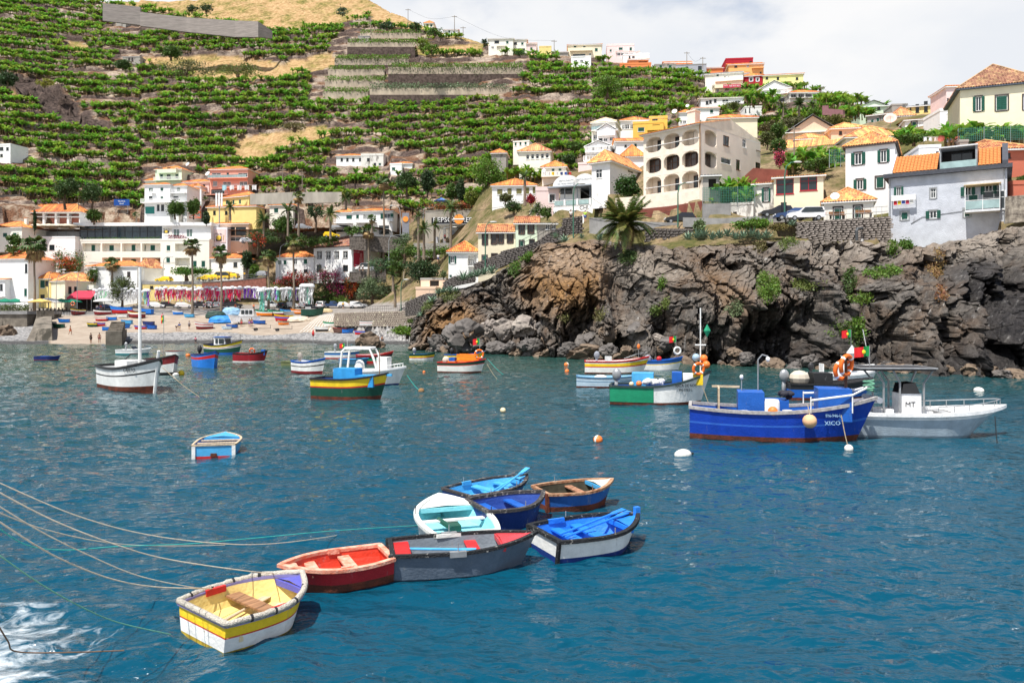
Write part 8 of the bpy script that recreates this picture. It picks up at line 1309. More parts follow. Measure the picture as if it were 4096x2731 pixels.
def person(label,loc,rz,top,bot,skin=None,pose='stand',h=1.7,hair=None,sleeves=True,legs='short'):
 import bmesh
 o=thing('person',label,'person',loc,R(rz));k=h/1.7;skin=skin or SK
 J={'pel':(0,0,.95),'wai':(0,0,1.08),'che':(0,.0,1.3),'nek':(0,0,1.47),'hd1':(0,-.02,1.58),'hd2':(0,-.01,1.68),'hl':(-.1,0,.9),'kl':(-.11,-.01,.5),'al':(-.11,.02,.09),'fl':(-.12,-.14,.03),'hr':(.1,0,.9),'kr':(.11,-.01,.5),'ar':(.11,.02,.09),'fr':(.12,-.14,.03),'sl':(-.19,0,1.4),'el':(-.25,.03,1.14),'wl':(-.24,-.05,.9),'nl':(-.24,-.09,.8),'sr':(.19,0,1.4),'er':(.25,.03,1.14),'wr':(.24,-.05,.9),'nr':(.24,-.09,.8)}
 if pose=='walk':J.update(kl=(-.11,-.2,.52),al=(-.11,-.12,.1),fl=(-.12,-.28,.06),kr=(.11,.08,.5),ar=(.11,.3,.14),fr=(.12,.18,.04),el=(-.24,.14,1.15),wl=(-.23,.1,.92),nl=(-.23,.08,.82),er=(.24,-.1,1.15),wr=(.23,-.24,.98),nr=(.22,-.3,.9))
 if pose=='sit':
  J.update(pel=(0,.0,.48),wai=(0,.02,.6),che=(0,0,.83),nek=(0,-.02,1.0),hd1=(0,-.05,1.11),hd2=(0,-.05,1.21),hl=(-.1,0,.44),kl=(-.12,-.42,.46),al=(-.12,-.45,.08),fl=(-.12,-.6,.03),hr=(.1,0,.44),kr=(.12,-.42,.46),ar=(.12,-.45,.08),fr=(.12,-.6,.03),sl=(-.19,0,.93),el=(-.25,-.1,.68),wl=(-.2,-.3,.56),nl=(-.18,-.38,.52),sr=(.19,0,.93),er=(.25,-.1,.68),wr=(.2,-.3,.56),nr=(.18,-.38,.52))
 if pose=='bend':J.update(wai=(0,-.08,1.03),che=(0,-.3,1.1),nek=(0,-.45,1.12),hd1=(0,-.55,1.12),hd2=(0,-.64,1.1),sl=(-.19,-.38,1.1),el=(-.22,-.42,.82),wl=(-.2,-.45,.6),nl=(-.2,-.47,.5),sr=(.19,-.38,1.1),er=(.22,-.42,.82),wr=(.2,-.45,.6),nr=(.2,-.47,.5))
 RD=dict(pel=.14,wai=.115,che=.14,nek=.055,hd1=.085,hd2=.09,hl=.095,kl=.06,al=.042,fl=.035,hr=.095,kr=.06,ar=.042,fr=.035,sl=.062,el=.044,wl=.032,nl=.035,sr=.062,er=.044,wr=.032,nr=.035)
 E=[('pel','wai'),('wai','che'),('che','nek'),('nek','hd1'),('hd1','hd2'),('pel','hl'),('hl','kl'),('kl','al'),('al','fl'),('pel','hr'),('hr','kr'),('kr','ar'),('ar','fr'),('che','sl'),('sl','el'),('el','wl'),('wl','nl'),('che','sr'),('sr','er'),('er','wr'),('wr','nr')]
 def make(name,keys,m,grow,mod={}):
  ks=list(keys);bm=bmesh.new();sl=bm.verts.layers.skin.verify();vs={}
  for q in ks:p=mod.get(q,J[q]);v=bm.verts.new(Vector(p)*k);v[sl].radius=((RD[q]+grow)*k,)*2;v[sl].use_root=(q==ks[0]);vs[q]=v
  for a,b in E:
   if a in vs and b in vs:bm.edges.new((vs[a],vs[b]))
  me=bpy.data.meshes.new(name);bm.to_mesh(me);bm.free();me.materials.append(m);ob=link(name,me,o);md=ob.modifiers.new('skin','SKIN');md.use_smooth_shade=True;sd=ob.modifiers.new('sub','SUBSURF');sd.levels=sd.render_levels=1;return ob
 make('body',J.keys(),skin,0)
 def mid(a,b,t):return tuple(Vector(J[a]).lerp(Vector(J[b]),t))
 if top:make('shirt',['wai','che','sl','el','sr','er']if sleeves else['wai','che'],top,.018,{'el':mid('sl','el',.7),'er':mid('sr','er',.7),'wai':mid('pel','wai',.4)})
 if bot:make('shorts' if legs=='short' else 'trousers',['pel','hl','kl','hr','kr']+(['al','ar']if legs!='short' else[]),bot,.02,{'kl':mid('hl','kl',.75),'kr':mid('hr','kr',.75)}if legs=='short' else{})
 hb=MB();c=Vector(J['hd2'])*k;d=(Vector(J['hd2'])-Vector(J['hd1'])).normalized();hb.ball(c+d*.025*k+Vector((0,.02,0)),(.1*k,.105*k,.09*k),hair or HAIR,10);hb.build('hair',o,smooth=True)
 fb=MB();f=Vector(J['hd1'])*k+d*.03*k
 for s in(-1,1):fb.ball(f+Vector((s*.035*k,-.085*k,.03*k)),.011*k,HAIR,6)
 fb.ball(f+Vector((0,-.1*k,-.005*k)),(.014*k,.02*k,.022*k),skin,6);fb.ball(f+Vector((0,-.083*k,-.05*k)),(.025*k,.01*k,.008*k),mat('lips',(.35,.1,.08)),6);fb.build('face',o)
 return o
CLC=dict(dark=(.04,.04,.05),jeans=(.05,.08,.18),white=(.7,.7,.7),red=(.5,.04,.05),orange=(.65,.16,.06),pink=(.70,.22,.30))
def cl(n,c=None):return mat('cloth_'+n,c or CLC.get(n,(.3,.3,.3)),.9,.12,4)
for a in[('person in a pink shirt and shorts walking on the slipway','A',1243,1368,164,10,cl('pink',(.70,.22,.30)),cl('pinkshort',(.62,.25,.30)),SK,'walk'),('bather in a dark swimsuit standing at the waterline, left of the pair','A',695,1470,130.5,160,cl('black',(.03,.03,.03)),cl('black'),SKD,'stand'),('bare-chested bather in dark trunks at the waterline','A',760,1468,131,200,None,cl('maroon',(.16,.04,.05)),SKD,'stand'),('bather in an orange bikini walking up the left ramp','A',538,1420,146,150,None,cl('orange',(.65,.16,.06)),SKD,'walk'),('bending person in white on the shingle','A',1350,1420,152.5,60,cl('white',(.7,.7,.7)),cl('dark',(.04,.04,.05)),SK,'bend'),('person in a blue shirt beside the bending person','A',1372,1420,152,200,cl('blue',(.04,.1,.3)),cl('tan',(.45,.35,.22)),SK,'stand'),('person in black and white standing on the shingle edge','A',1447,1405,155,170,cl('bw',(.25,.25,.27)),cl('dark'),SK,'stand'),('child in a pink top at the water edge','A',1496,1488,129.8,190,cl('pink'),cl('dark'),SKD,'stand'),('tanned person in red shorts beside the covered boats','A',1846,1385,158,200,None,cl('red',(.5,.04,.05)),SKD,'stand'),('tanned person in lilac shorts near the boat trailer','A',1908,1382,158,180,None,cl('lilac',(.25,.15,.45)),SKD,'stand'),('second tanned person near the boat trailer','A',1924,1382,158.5,190,None,cl('purple',(.3,.08,.3)),SKD,'stand'),('man in an orange vest on the harbour road','B',712,1225,178,180,cl('hivis',(.80,.45,.02)),cl('dark'),SK,'stand'),('person in white by the parked cars under the garlands','A',1558,1240,176.5,170,cl('white'),cl('jeans',(.05,.08,.18)),SK,'stand'),('person in grey by the parked cars under the garlands','A',1580,1240,176.5,190,cl('grey',(.3,.3,.3)),cl('dark'),SK,'walk'),('person in red at the promenade cafe edge','A',770,1228,177.5,170,cl('red'),cl('jeans'),SK,'stand'),('person in blue at the promenade cafe edge','A',790,1228,177.5,200,cl('blue'),cl('dark'),SK,'stand'),('person in white at the promenade cafe edge','A',742,1228,177.5,180,cl('white'),cl('jeans'),SK,'stand'),('worker in orange beside the beached boats','A',1800,1235,176,180,cl('orange'),cl('orange'),SK,'stand'),('second worker in orange right of the white cabin boat','A',1940,1235,176,180,cl('orange'),cl('dark'),SK,'walk'),('person in yellow by the taxi rank cone','A',1870,985,186.5,180,cl('hivis'),cl('dark'),SK,'stand')]:
 person(a[0],spot(a[1],a[2],a[3],a[4])if a[3]>1100 else P(*px(a[1],a[2],a[3]),a[4]),a[5],a[6],a[7],a[8],a[9],sleeves=True,h=1.25 if 'child' in a[0]else 1.72)
for lb,x,rz in(('left of two sunbathers sitting on the shingle',980,200),('right of two sunbathers sitting on the shingle',1010,160)):person(lb,spot('B',x,1425,134,True,-.32),rz,None,cl('red')if x<1000 else cl('dark'),SKD,'sit')
person('hiker in a lime shirt with a red backpack outside the restaurant',P(*px('C',668,1158),105.8),160,cl('lime',(.35,.6,.06)),cl('blue'),SK,'stand');person('person in a white shirt at the restaurant wall',P(*px('C',556,1150),110),180,cl('white'),cl('dark'),SK,'stand');person('person standing at the petrol pumps',P(*px('B',1490,700),163),180,cl('red'),cl('dark'),SK,'stand');person('person in light blue by the station railing',P(*px('B',1622,702),162),180,cl('sky',(.3,.5,.7)),cl('jeans'),SK,'stand');person('walker on the path below the station',P(*px('B',1438,862),148),180,cl('white'),cl('jeans'),SK,'walk');person('left of two people on the mansion terrace',P(*px('B',838,928),183.4),180,cl('grey'),cl('dark'),SK,'stand');person('right of two people on the mansion terrace',P(*px('B',862,928),183.4),190,cl('white'),cl('dark'),SK,'stand')
def beached(label,fr,x,y,Y,L_,B,fb,bow,bands,inner,rail,head,tip=2.2,tw=.78):
 p=spot(fr,x,y,Y);b=thing('beached_boat',label,'boat',p+Vector((0,0,.2)),R(head),'boats drawn up on the slipway');b.scale=(.74,.74,.74);g=hull(b,L_,B,fb,bow,.06,bands,inner,rail,tw,tip,draft=.28,floor=.25,ns=12);thwart(b,g,.45,rail,.25,.1)
 k=MB();k.box(-L_*.25,-L_*.2,-B*.3,B*.3,-.3,.05,WOOD);k.box(L_*.15,L_*.2,-B*.25,B*.25,-.3,.05,WOOD);k.build('keel_blocks',b);return b,g
S1=[(.5,PDR),(.7,PW),(.86,PY),(1.,PBLK)];S2=[(.45,PDR),(.75,PW),(1.,PBLK)];S3=[(.45,PR),(1.,PBB)];S4=[(.5,PDR),(.75,PW),(.85,PY),(1.,PBLK)];S5=[(.3,PDR),(.55,PW),(.7,PR),(1.,PW)];S6=[(.4,PR),(.6,PBB),(.75,PR),(1.,PY)]
for a in[('yellow and white boat with lifebuoy on the promenade edge',590,1278,172.5,5.0,2.1,1.5,.55,S1,PW,PBLK,250),('white and maroon boat right of the lifebuoy boat',780,1280,172,5.2,2.0,1.3,.5,S2,PW,PBLK,205),('large blue boat with red bottom beside the parked cars',925,1270,173,6.4,2.3,1.7,.5,S3,PW,PB,195),('white boat with maroon keel and yellow line on the ramp',1035,1305,168,6.0,2.2,1.5,.7,S4,PR,PBLK,165),('blue covered boat behind the maroon-keeled boat',1110,1285,172,5.0,2.0,1.3,.4,[(1.,PBB)],PB,PB,170),('small blue dinghy on the left of the ramp',485,1330,162,3.2,1.4,.7,.2,[(1.,PBB)],PB,PB,190),('dark green covered dinghy on the left of the ramp',445,1355,157,3.2,1.4,.8,.2,[(1.,PDG)],PDG,PDG,190),('green and yellow dinghy on the ramp',703,1355,158,3.0,1.4,.75,.2,[(.5,PDG),(1.,PY)],PB,PDG,185),('red and blue dinghy on the ramp beside the green and yellow one',760,1352,158.5,2.9,1.3,.7,.2,[(.5,PR),(1.,PBB)],PB,PR,200),('blue dinghy left of the concrete groyne',826,1385,153,2.8,1.3,.7,.2,[(1.,PBB)],PLB,PB,20),('pale boat above the row of dinghies',770,1325,164,3.6,1.5,.7,.2,[(.5,PR),(1.,PW)],PW,PR,185),('blue dinghy among the crowded dinghies, uppermost',850,1322,165,3.0,1.3,.7,.2,[(1.,PBB)],PLB,PW,190),('cream dinghy with yellow inside among the crowd',930,1300,168,3.6,1.5,.7,.2,[(1.,PW)],PY,PW,180),('blue dinghy right of the groyne top',950,1362,156.5,3.4,1.5,.8,.2,[(1.,PBB)],PLB,PB,30),('bright blue dinghy beneath the white boat',965,1340,160.5,3.4,1.5,.8,.2,[(1.,PLB)],PB,PB,175),('red bottomed dinghy on the middle of the ramp',1070,1368,155.5,3.4,1.4,.7,.2,[(.5,PR),(1.,PBB)],PW,PR,185),('dark dinghy on the middle of the ramp',1130,1348,159.5,3.6,1.5,.7,.2,[(1.,PNV)],PB,PBLK,175),('blue dinghy with trolley on the middle of the ramp',1155,1370,155.5,3.0,1.4,.8,.2,[(1.,PB)],PB,PB,170),('little blue and yellow dinghy alone on the ramp',1357,1280,172,3.2,1.4,.8,.3,[(.6,PBB),(1.,PW)],PY,PW,190),('light blue dinghy alone on the ramp',1443,1298,169,3.2,1.4,.7,.2,[(1.,PLB)],PLB,PLB,180),('white boat with red stripes in the middle of the ramp',1557,1375,155.5,4.9,1.9,1.5,.5,S5,PR,PR,215),('small pale blue dinghy below the covered boats',1730,1378,155,2.8,1.3,.6,.2,[(1.,c_('ice_blue'))],PLB,PW,185),('blue dinghy between the covered boats and the cabin boat',1770,1362,157,3.4,1.3,.6,.2,[(1.,PB)],PB,PB,175),('orange and blue boat with yellow rim by the trailer','B',255,1300,166,5.6,2.2,1.5,.5,S6,PB,PBLK,200),('small orange and blue boat in front of the bigger one','B',252,1330,161,3.2,1.4,.8,.3,[(.5,POR),(.7,PB),(1.,PY)],PB,PB,200),('green and white boat beside the white cabin boat','B',105,1275,172,5.2,1.9,1.2,.5,[(.5,POR),(.75,PW),(1.,PG)],PW,PG,190),('second green and white boat by the road edge','B',195,1272,173,5.0,1.9,1.2,.5,[(.4,PDR),(.75,PW),(1.,PG)],PW,PG,185),('pale blue boat by the road edge','B',285,1258,175,4.6,1.7,1.0,.4,[(1.,PLB)],PW,PB,185),('orange-red boat by the road edge','B',375,1265,174.5,5.4,1.9,1.1,.4,[(.4,POR),(.6,PW),(1.,POR)],PCR,POR,185),('dark green boat with cabin at the top of the ramp','B',480,1280,171,7.0,2.4,1.8,.8,[(1.,PDG)],PDG,PBLK,20),('blue covered dinghy left of the trailer','B',68,1330,161,3.6,1.5,.8,.2,[(1.,PB)],PB,PW,190),('white tender by the grating at the beach edge','B',543,1382,151.5,3.8,1.5,.9,.2,[(.3,PBLK),(1.,PW)],PW,PW,185),('green covered boat against the harbour wall','B',605,1340,158,3.6,1.5,1.0,.3,[(.6,PW),(1.,PG)],PDG,PG,190),('dark boat in front of the harbour wall','B',740,1358,149,5.6,1.8,1.1,.4,[(1.,PBLK)],PDG,PBLK,180),('brown boat in front of the harbour wall','B',685,1382,148,4.0,1.6,1.0,.3,[(1.,mat('brown_paint',(.12,.06,.045),.6))],PBLK,PR,175),('bright blue dinghy in front of the harbour wall','B',750,1378,147.5,3.0,1.3,.7,.2,[(1.,PBB)],PB,PB,20),('blue dinghy with red line at the beach end','B',838,1388,145,2.9,1.3,.7,.2,[(.5,PR),(1.,PBB)],PB,PR,185),('long white boat with red line at the beach end','B',925,1378,145,5.8,1.8,1.0,.4,[(.5,PW),(.6,PR),(1.,PW)],PW,PBLK,8)]:
 if a[1]not in('A','B'):a=(a[0],'A')+a[1:]
 b,g=beached(*a)
 if 'cabin at the top' in a[0]:box_(b,'wheelhouse',-2.2,-.6,-.8,.8,.8,2.6,c_('pale_grey'))
lifebuoy('orange lifebuoy on the beached yellow and white boat',spot('A',587,1278,172.5)+Vector((0,-1.6,2.6)),(0,0,0),.42)
def cabinboat():
 p=spot('A',1865,1345,161);b=thing('cabin_boat','white cabin boat with dark windows standing on the slipway','boat',p+Vector((0,0,.35)),R(205));b.scale=(.85,.85,.85);g=hull(b,7.6,2.6,1.5,.3,.0,[(1.,c_('gel_white'))],c_('gel_white'),c_('gel_white'),.85,2.6,draft=.4,floor=.8,ns=14);deck(b,g,.55,.985,c_('gel_white'),.0);cb=MB();z0,z1=1.2,3.3
 cb.add([(-2.2,-1.05,z0),(1.5,-1.05,z0),(1.5,1.05,z0),(-2.2,1.05,z0),(-2.2,-.95,z1),(.7,-.95,z1),(.7,.95,z1),(-2.2,.95,z1)],[(0,1,5,4),(1,2,6,5),(2,3,7,6),(3,0,4,7),(4,5,6,7)],c_('gel_white'));co=cb.build('cabin',b)
 for i in range(3):
  for s in(-1,1):w=MB();x=-1.9+i*.95;y=s*1.04;w.box(x,x+.75,min(y,y+s*.02),max(y,y+s*.02),2.0,3.0,GLASS);w.build('window',co)
 for i in range(3):w=MB();y=-.85+i*.6;w.add([(1.42,y,1.75),(1.42,y+.5,1.75),(.85,y+.48,3.05),(.85,y+.02,3.05)],[(0,1,2,3)],GLASS);w.build('windscreen',co)
 k=MB();k.box(-2,-1.8,-1,1,-.5,.2,BLACKM);k.box(1.2,1.4,-.9,.9,-.5,.2,BLACKM);k.build('cradle',b)
 for lb,x,y,Y,c,s in(('boat wrapped in a bright blue tarpaulin',1705,1325,163,(.03,.22,.6),(3.2,1.7,1.5)),('dark green tarpaulin over a boat left of the blue one',1650,1290,169,(.02,.05,.04),(2.3,1.3,1.5)),('pale blue tarpaulin behind the bright blue one',1765,1265,172,(.25,.42,.6),(2.6,1.4,1.7)),('cream tarpaulin over a boat on a trailer',1912+375,1305,165,(.62,.52,.40),(2.6,1.2,1.2)),('ochre tarpaulin over a dinghy near the road',1912+565,1262,174,(.55,.42,.24),(2.2,1.1,.9))):
  t=MB();n,m_=14,8;vs=[];rs=random.Random(x)
  for j in range(m_+1):
   for i in range(n):a=2*math.pi*i/n;r=max(.06,math.cos(j/m_*math.pi/2)**.55);vs.append((s[0]*r*math.cos(a)*rs.uniform(.93,1.05),s[1]*r*math.sin(a)*rs.uniform(.93,1.05),s[2]*math.sin(j/m_*math.pi/2)*rs.uniform(.94,1.05)))
  t.add(vs,[(j*n+i,j*n+(i+1)%n,(j+1)*n+(i+1)%n,(j+1)*n+i)for j in range(m_)for i in range(n)],mat('tarp_%d'%x,c,.6,.25,1.2,.5,6));o=t.build('tarpaulin_boat',None,spot('A',x,y,Y),(0,0,R(10)));tag(o,lb,'boat')
 for lb,fr,x,y in(('empty boat trailer nearer the cabin boat','B',75,1375),('empty boat trailer on the hatched ramp','B',240,1375)):
  t=thing('boat_trailer',lb,'trailer',spot(fr,x,y,153.5),R(8));f=MB();f.tube([(-1.5,-.5,.5),(1.2,-.15,.45),(2.2,0,.5)],.05,BLACKM,5);f.tube([(-1.5,.5,.5),(1.2,.15,.45),(2.2,0,.5)],.05,BLACKM,5);f.tube([(-.8,-.7,.4),(-.8,.7,.4)],.05,BLACKM,5);f.build('frame',t)
  for s in(-1,1):w=MB();w.lathe([(.001,-.08),(.3,-.08),(.3,.08),(.001,.08)],BLACKM,10);w.build('wheel',t,(-.8,s*.75,.3),(R(90),0,0))
  w=MB();w.tube([(2.1,0,.5),(2.1,0,1.2)],.04,BLACKM,5);w.build('winch_post',t)
cabinboat()
def bays():
 wp=mat('road_paint',(.62,.6,.56),.8,.3,3)
 L_=[((640+i*95,1318),(700+i*95,1270))for i in range(3)]
 for i in range(9):
  x0,x1=380+i*28,545+i*13;mb=MB();pts=[]
  for t in np.linspace(0,1,12):x=x0+(x1-x0)*t;y_=152+20*t;p=spot('B',x,1300,y_);pts.append(p)
  if pts[0].x>P(*px('B',640,1300),152).x:continue
  o0=pts[0].copy();w=Vector((.07,0,0));vs=[]
  for p in pts:q=p-o0+Vector((0,0,.02));vs+=[q-w,q+w]
  mb.add(vs,[(2*k,2*k+1,2*k+3,2*k+2)for k in range(len(pts)-1)],wp);o=mb.build('bay_marking',None,o0);tag(o,kind='structure')
bays()
def beachwalls():
 m=mat('sea_concrete',(.19,.165,.135),.9,.35,.8,.6,5,.15,dirt=((.035,.033,.026),.52,.4))
 o=thing('groyne','short concrete groyne running into the water with steps','groyne',W(455,1380),R(25));b=MB();b.box(-1.2,1.2,0,20,-1.2,2.3,m);b.build('wall_body',o)
 for i in range(5):s=MB();s.box(-1.1,1.1,4+i*2.2,6.2+i*2.2,2.3,2.3+.3*(i+1),m);s.build('step',o)
 o=thing('groyne','dark slanting concrete wall at the left of the beach','groyne',W(90,1372),R(36));b=MB();b.add([(0,0,-1),(4.5,-2,-1),(7,30,-1),(4,34,-1),(1.6,1.5,2.6),(4.4,-.5,2.4),(6.8,30,5.6),(4.5,34,5.6)],[(0,1,5,4),(1,2,6,5),(2,3,7,6),(3,0,4,7),(4,5,6,7)],m);b.build('wall_body',o);b=MB();b.box(3.6,6.6,22,24,4.4,5.9,m);b.build('step',o)
 o=thing('quay_wall','broad concrete quay front at the left photo edge','wall',P(-260,1312,158));b=MB();b.box(-6,19.4,0,12,-3,2.9,m);b.box(-6,19.6,-.3,12,2.9,3.6,CONCG);b.build('wall_body',o)
 leafbox('planter_hedge',o,(4,19),(.5,1.6),(3.6,4.9),(.10,.13,.03),2200,.35)
 r=MB()
 for i in range(14):r.box(20+i*.6,20.05+i*.6,4,4.05,2.6,3.7,BLACKM)
 r.box(20,28,4,4.05,3.65,3.7,BLACKM);r.build('railing',o)
 k=MB();pts=[spot('A',x,1240,Y)+Vector((0,0,.25))for x,Y in((300,168),(360,170),(400,172.5),(480,173.6),(700,174.2),(1000,174.4),(1400,174.5),(1700,174.5),(2000,174.5),(2400,174.5))];o0=pts[0].copy()
 for a,b_ in zip(pts,pts[1:]):d=(b_-a);n=Vector((-d.y,d.x,0)).normalized()*.4;k.add([p-o0 for p in(a-n-Vector((0,0,1)),b_-n-Vector((0,0,1)),b_-n+Vector((0,0,.15)),a-n+Vector((0,0,.15)),a+n-Vector((0,0,1)),b_+n-Vector((0,0,1)),b_+n+Vector((0,0,.15)),a+n+Vector((0,0,.15)))],[(0,1,2,3),(3,2,6,7),(5,4,7,6)],CONCG)
 tag(k.build('kerb',None,o0),kind='structure')
beachwalls()
ROCK_G=mat('boulder_rock',(.165,.15,.14),.9,.4,.8,.8,4,.15,c2=(.06,.054,.05));ROCK_B=mat('boulder_brown',(.22,.165,.12),.9,.4,.8,.8,4,.15,c2=(.075,.055,.04));ROCK_L=mat('boulder_pale',(.34,.30,.26),.9,.4,.8,.8,4,.15,c2=(.14,.12,.11))
def boulders():
 import bmesh;protos={}
 for k in range(6):
  for nm,m in(('g',ROCK_G),('b',ROCK_B),('l',ROCK_L)):
   bm=bmesh.new();bmesh.ops.create_icosphere(bm,subdivisions=4,radius=1);co=np.array([v.co for v in bm.verts]);f,e=facets(co[:,0]*.9+k*7,co[:,1]*.9,co[:,2]*.9,200+k);f2,e2=facets(co[:,0]*2.4+k*3,co[:,1]*2.4,co[:,2]*2.4,230+k);r=1+.2*f+.08*f2+.03*fbm(co[:,0]*4,co[:,1]*4,co[:,2]*4,3,9)-.05*np.exp(-(e/.06)**2)
   for v,q in zip(bm.verts,r):v.co*=q
   me=bpy.data.meshes.new('boulder');bm.to_mesh(me);bm.free();me.materials.append(m);protos[k,nm]=me
 rs=random.Random(8);L_=[(270,1030,80,58,'g','craggy boulder at the beach end of the cliff'),(455,985,150,105,'g','largest slanting boulder at the left foot of the cliff'),(805,1055,42,34,'g','small pale round boulder between two big ones'),(940,1062,95,62,'g','broad cracked boulder below the overhang'),(1090,1025,62,55,'b','brown humped boulder behind the cracked one'),(1360,1022,110,55,'g','long slanting slab boulder in the middle of the cliff foot'),(1210,1088,90,62,'g','pointed grey boulder left of the slab'),(1340,1112,118,55,'b','wide low boulder in front of the slab'),(1510,1090,70,50,'g','round boulder right of the slab'),(1640,1095,62,40,'b','brown boulder right of the round one'),(1785,1105,42,40,'g','upright small boulder near the blue and white boat'),(760,935,85,75,'l','pale angular block above the shore boulders'),(640,940,80,80,'l','tall pale split rock above the big boulder'),(140,1062,75,28,'b','low flat rock at the end of the beach'),(320,1082,60,36,'g','dark low boulder before the craggy one'),(545,1078,75,40,'g','grey boulder in front of the largest boulder'),(690,1068,80,42,'g','flat-topped boulder left of the small pale one'),(1090,1105,80,34,'b','low brown boulder between the cracked and the pointed'),(1870,1000,62,30,'l','pale slab right of the boulder row'),(1930,1050,70,48,'g','angular grey boulder under the pale slab'),(1860,1095,60,34,'b','brown low rock under the pale slab'),(560,880,60,40,'b','brown rock wedged above the largest boulder'),(900,920,90,80,'l','ochre-grey block left of the cave'),(1040,930,60,60,'g','grey block leaning over the cracked boulder'),(1500,970,90,80,'b','dark reddish crag in the middle of the cliff foot'),(1740,960,90,70,'g','broad rock bulge at the foot of the smooth face')]
 for i,(x,y,rx,ry,m,lb)in enumerate(L_):
  u,v=1600+x/1.809,800+y/1.809;base=np.interp(u,[c[0]for c in CL],[c[1]for c in CL]);up=max(0,base-v-ry/1.809);Y=F*H/(base-VH)+(-1.8 if up<20 else .3+up*.03);k=Y/F/1.809
  o=link('boulder',protos[i%6,m],None,P(u,v,Y),(rs.uniform(-.3,.3),rs.uniform(-.4,.4),rs.uniform(0,6)));o.scale=(rx*k,rx*k*.85,ry*k);tag(o,lb,'boulder','boulders at the cliff foot')
 for i in range(60):
  u=rs.uniform(1700,4090);base=float(np.interp(u,[c[0]for c in CL],[c[1]for c in CL]));Y=F*H/(base-VH)-rs.uniform(1.0,2.6);s=rs.uniform(.35,.95);o=link('boulder',protos[i%6,rs.choice('gbb')],None,((u-UC)/F*Y,Y,rs.uniform(-.1,.25)),(rs.uniform(-.5,.5),rs.uniform(-.5,.5),rs.uniform(0,6)));o.scale=(s*1.2,s,s*.7);tag(o,'small wet rock at the waterline below the cliff','rock','small rocks along the cliff waterline')
 for x,y,rx,ry,m,lb in((330,1150,75,48,'g','rounded grey boulder at the water below the green cushion'),(500,1185,55,30,'b','low brown boulder right of the rounded grey one'),(800,1165,62,42,'g','angular grey boulder below the wet cleft'),(1370,1195,60,26,'g','flat grey rock left of the T-top boat'),(250,1105,60,30,'b','rusty brown rocks left of the rounded boulder')):
  u,v=2800+x/1.815,800+y/1.815;base=float(np.interp(u,[c[0]for c in CL],[c[1]for c in CL]));Y=F*H/(base-VH)-1.6;k=Y/F/1.815;o=link('boulder',protos[x%6,m],None,P(u,v,Y),(0,.2,x));o.scale=(rx*k,rx*k*.8,ry*k);tag(o,lb,'boulder','boulders at the cliff foot')
 for x,y,rx,ry,lb in((905,1475,85,62,'lone dark rock standing at the edge of the shingle beach'),(985,1500,45,28,'low rock right of the lone beach rock')):p=W(*px('B',x,1512));k=p.y/F/1.912;o=link('boulder',protos[x%6,'b'],None,P(*px('B',x,y),p.y),(0,0,1));o.scale=(rx*k,rx*k,ry*k*1.2);tag(o,lb,'boulder')
 o=link('boulder',protos[2,'b'],None,P(22,1335,146),(0,0,2));o.scale=(2.4,2,1.7);tag(o,'tan boulder on the shingle at the left photo edge','boulder')
boulders()
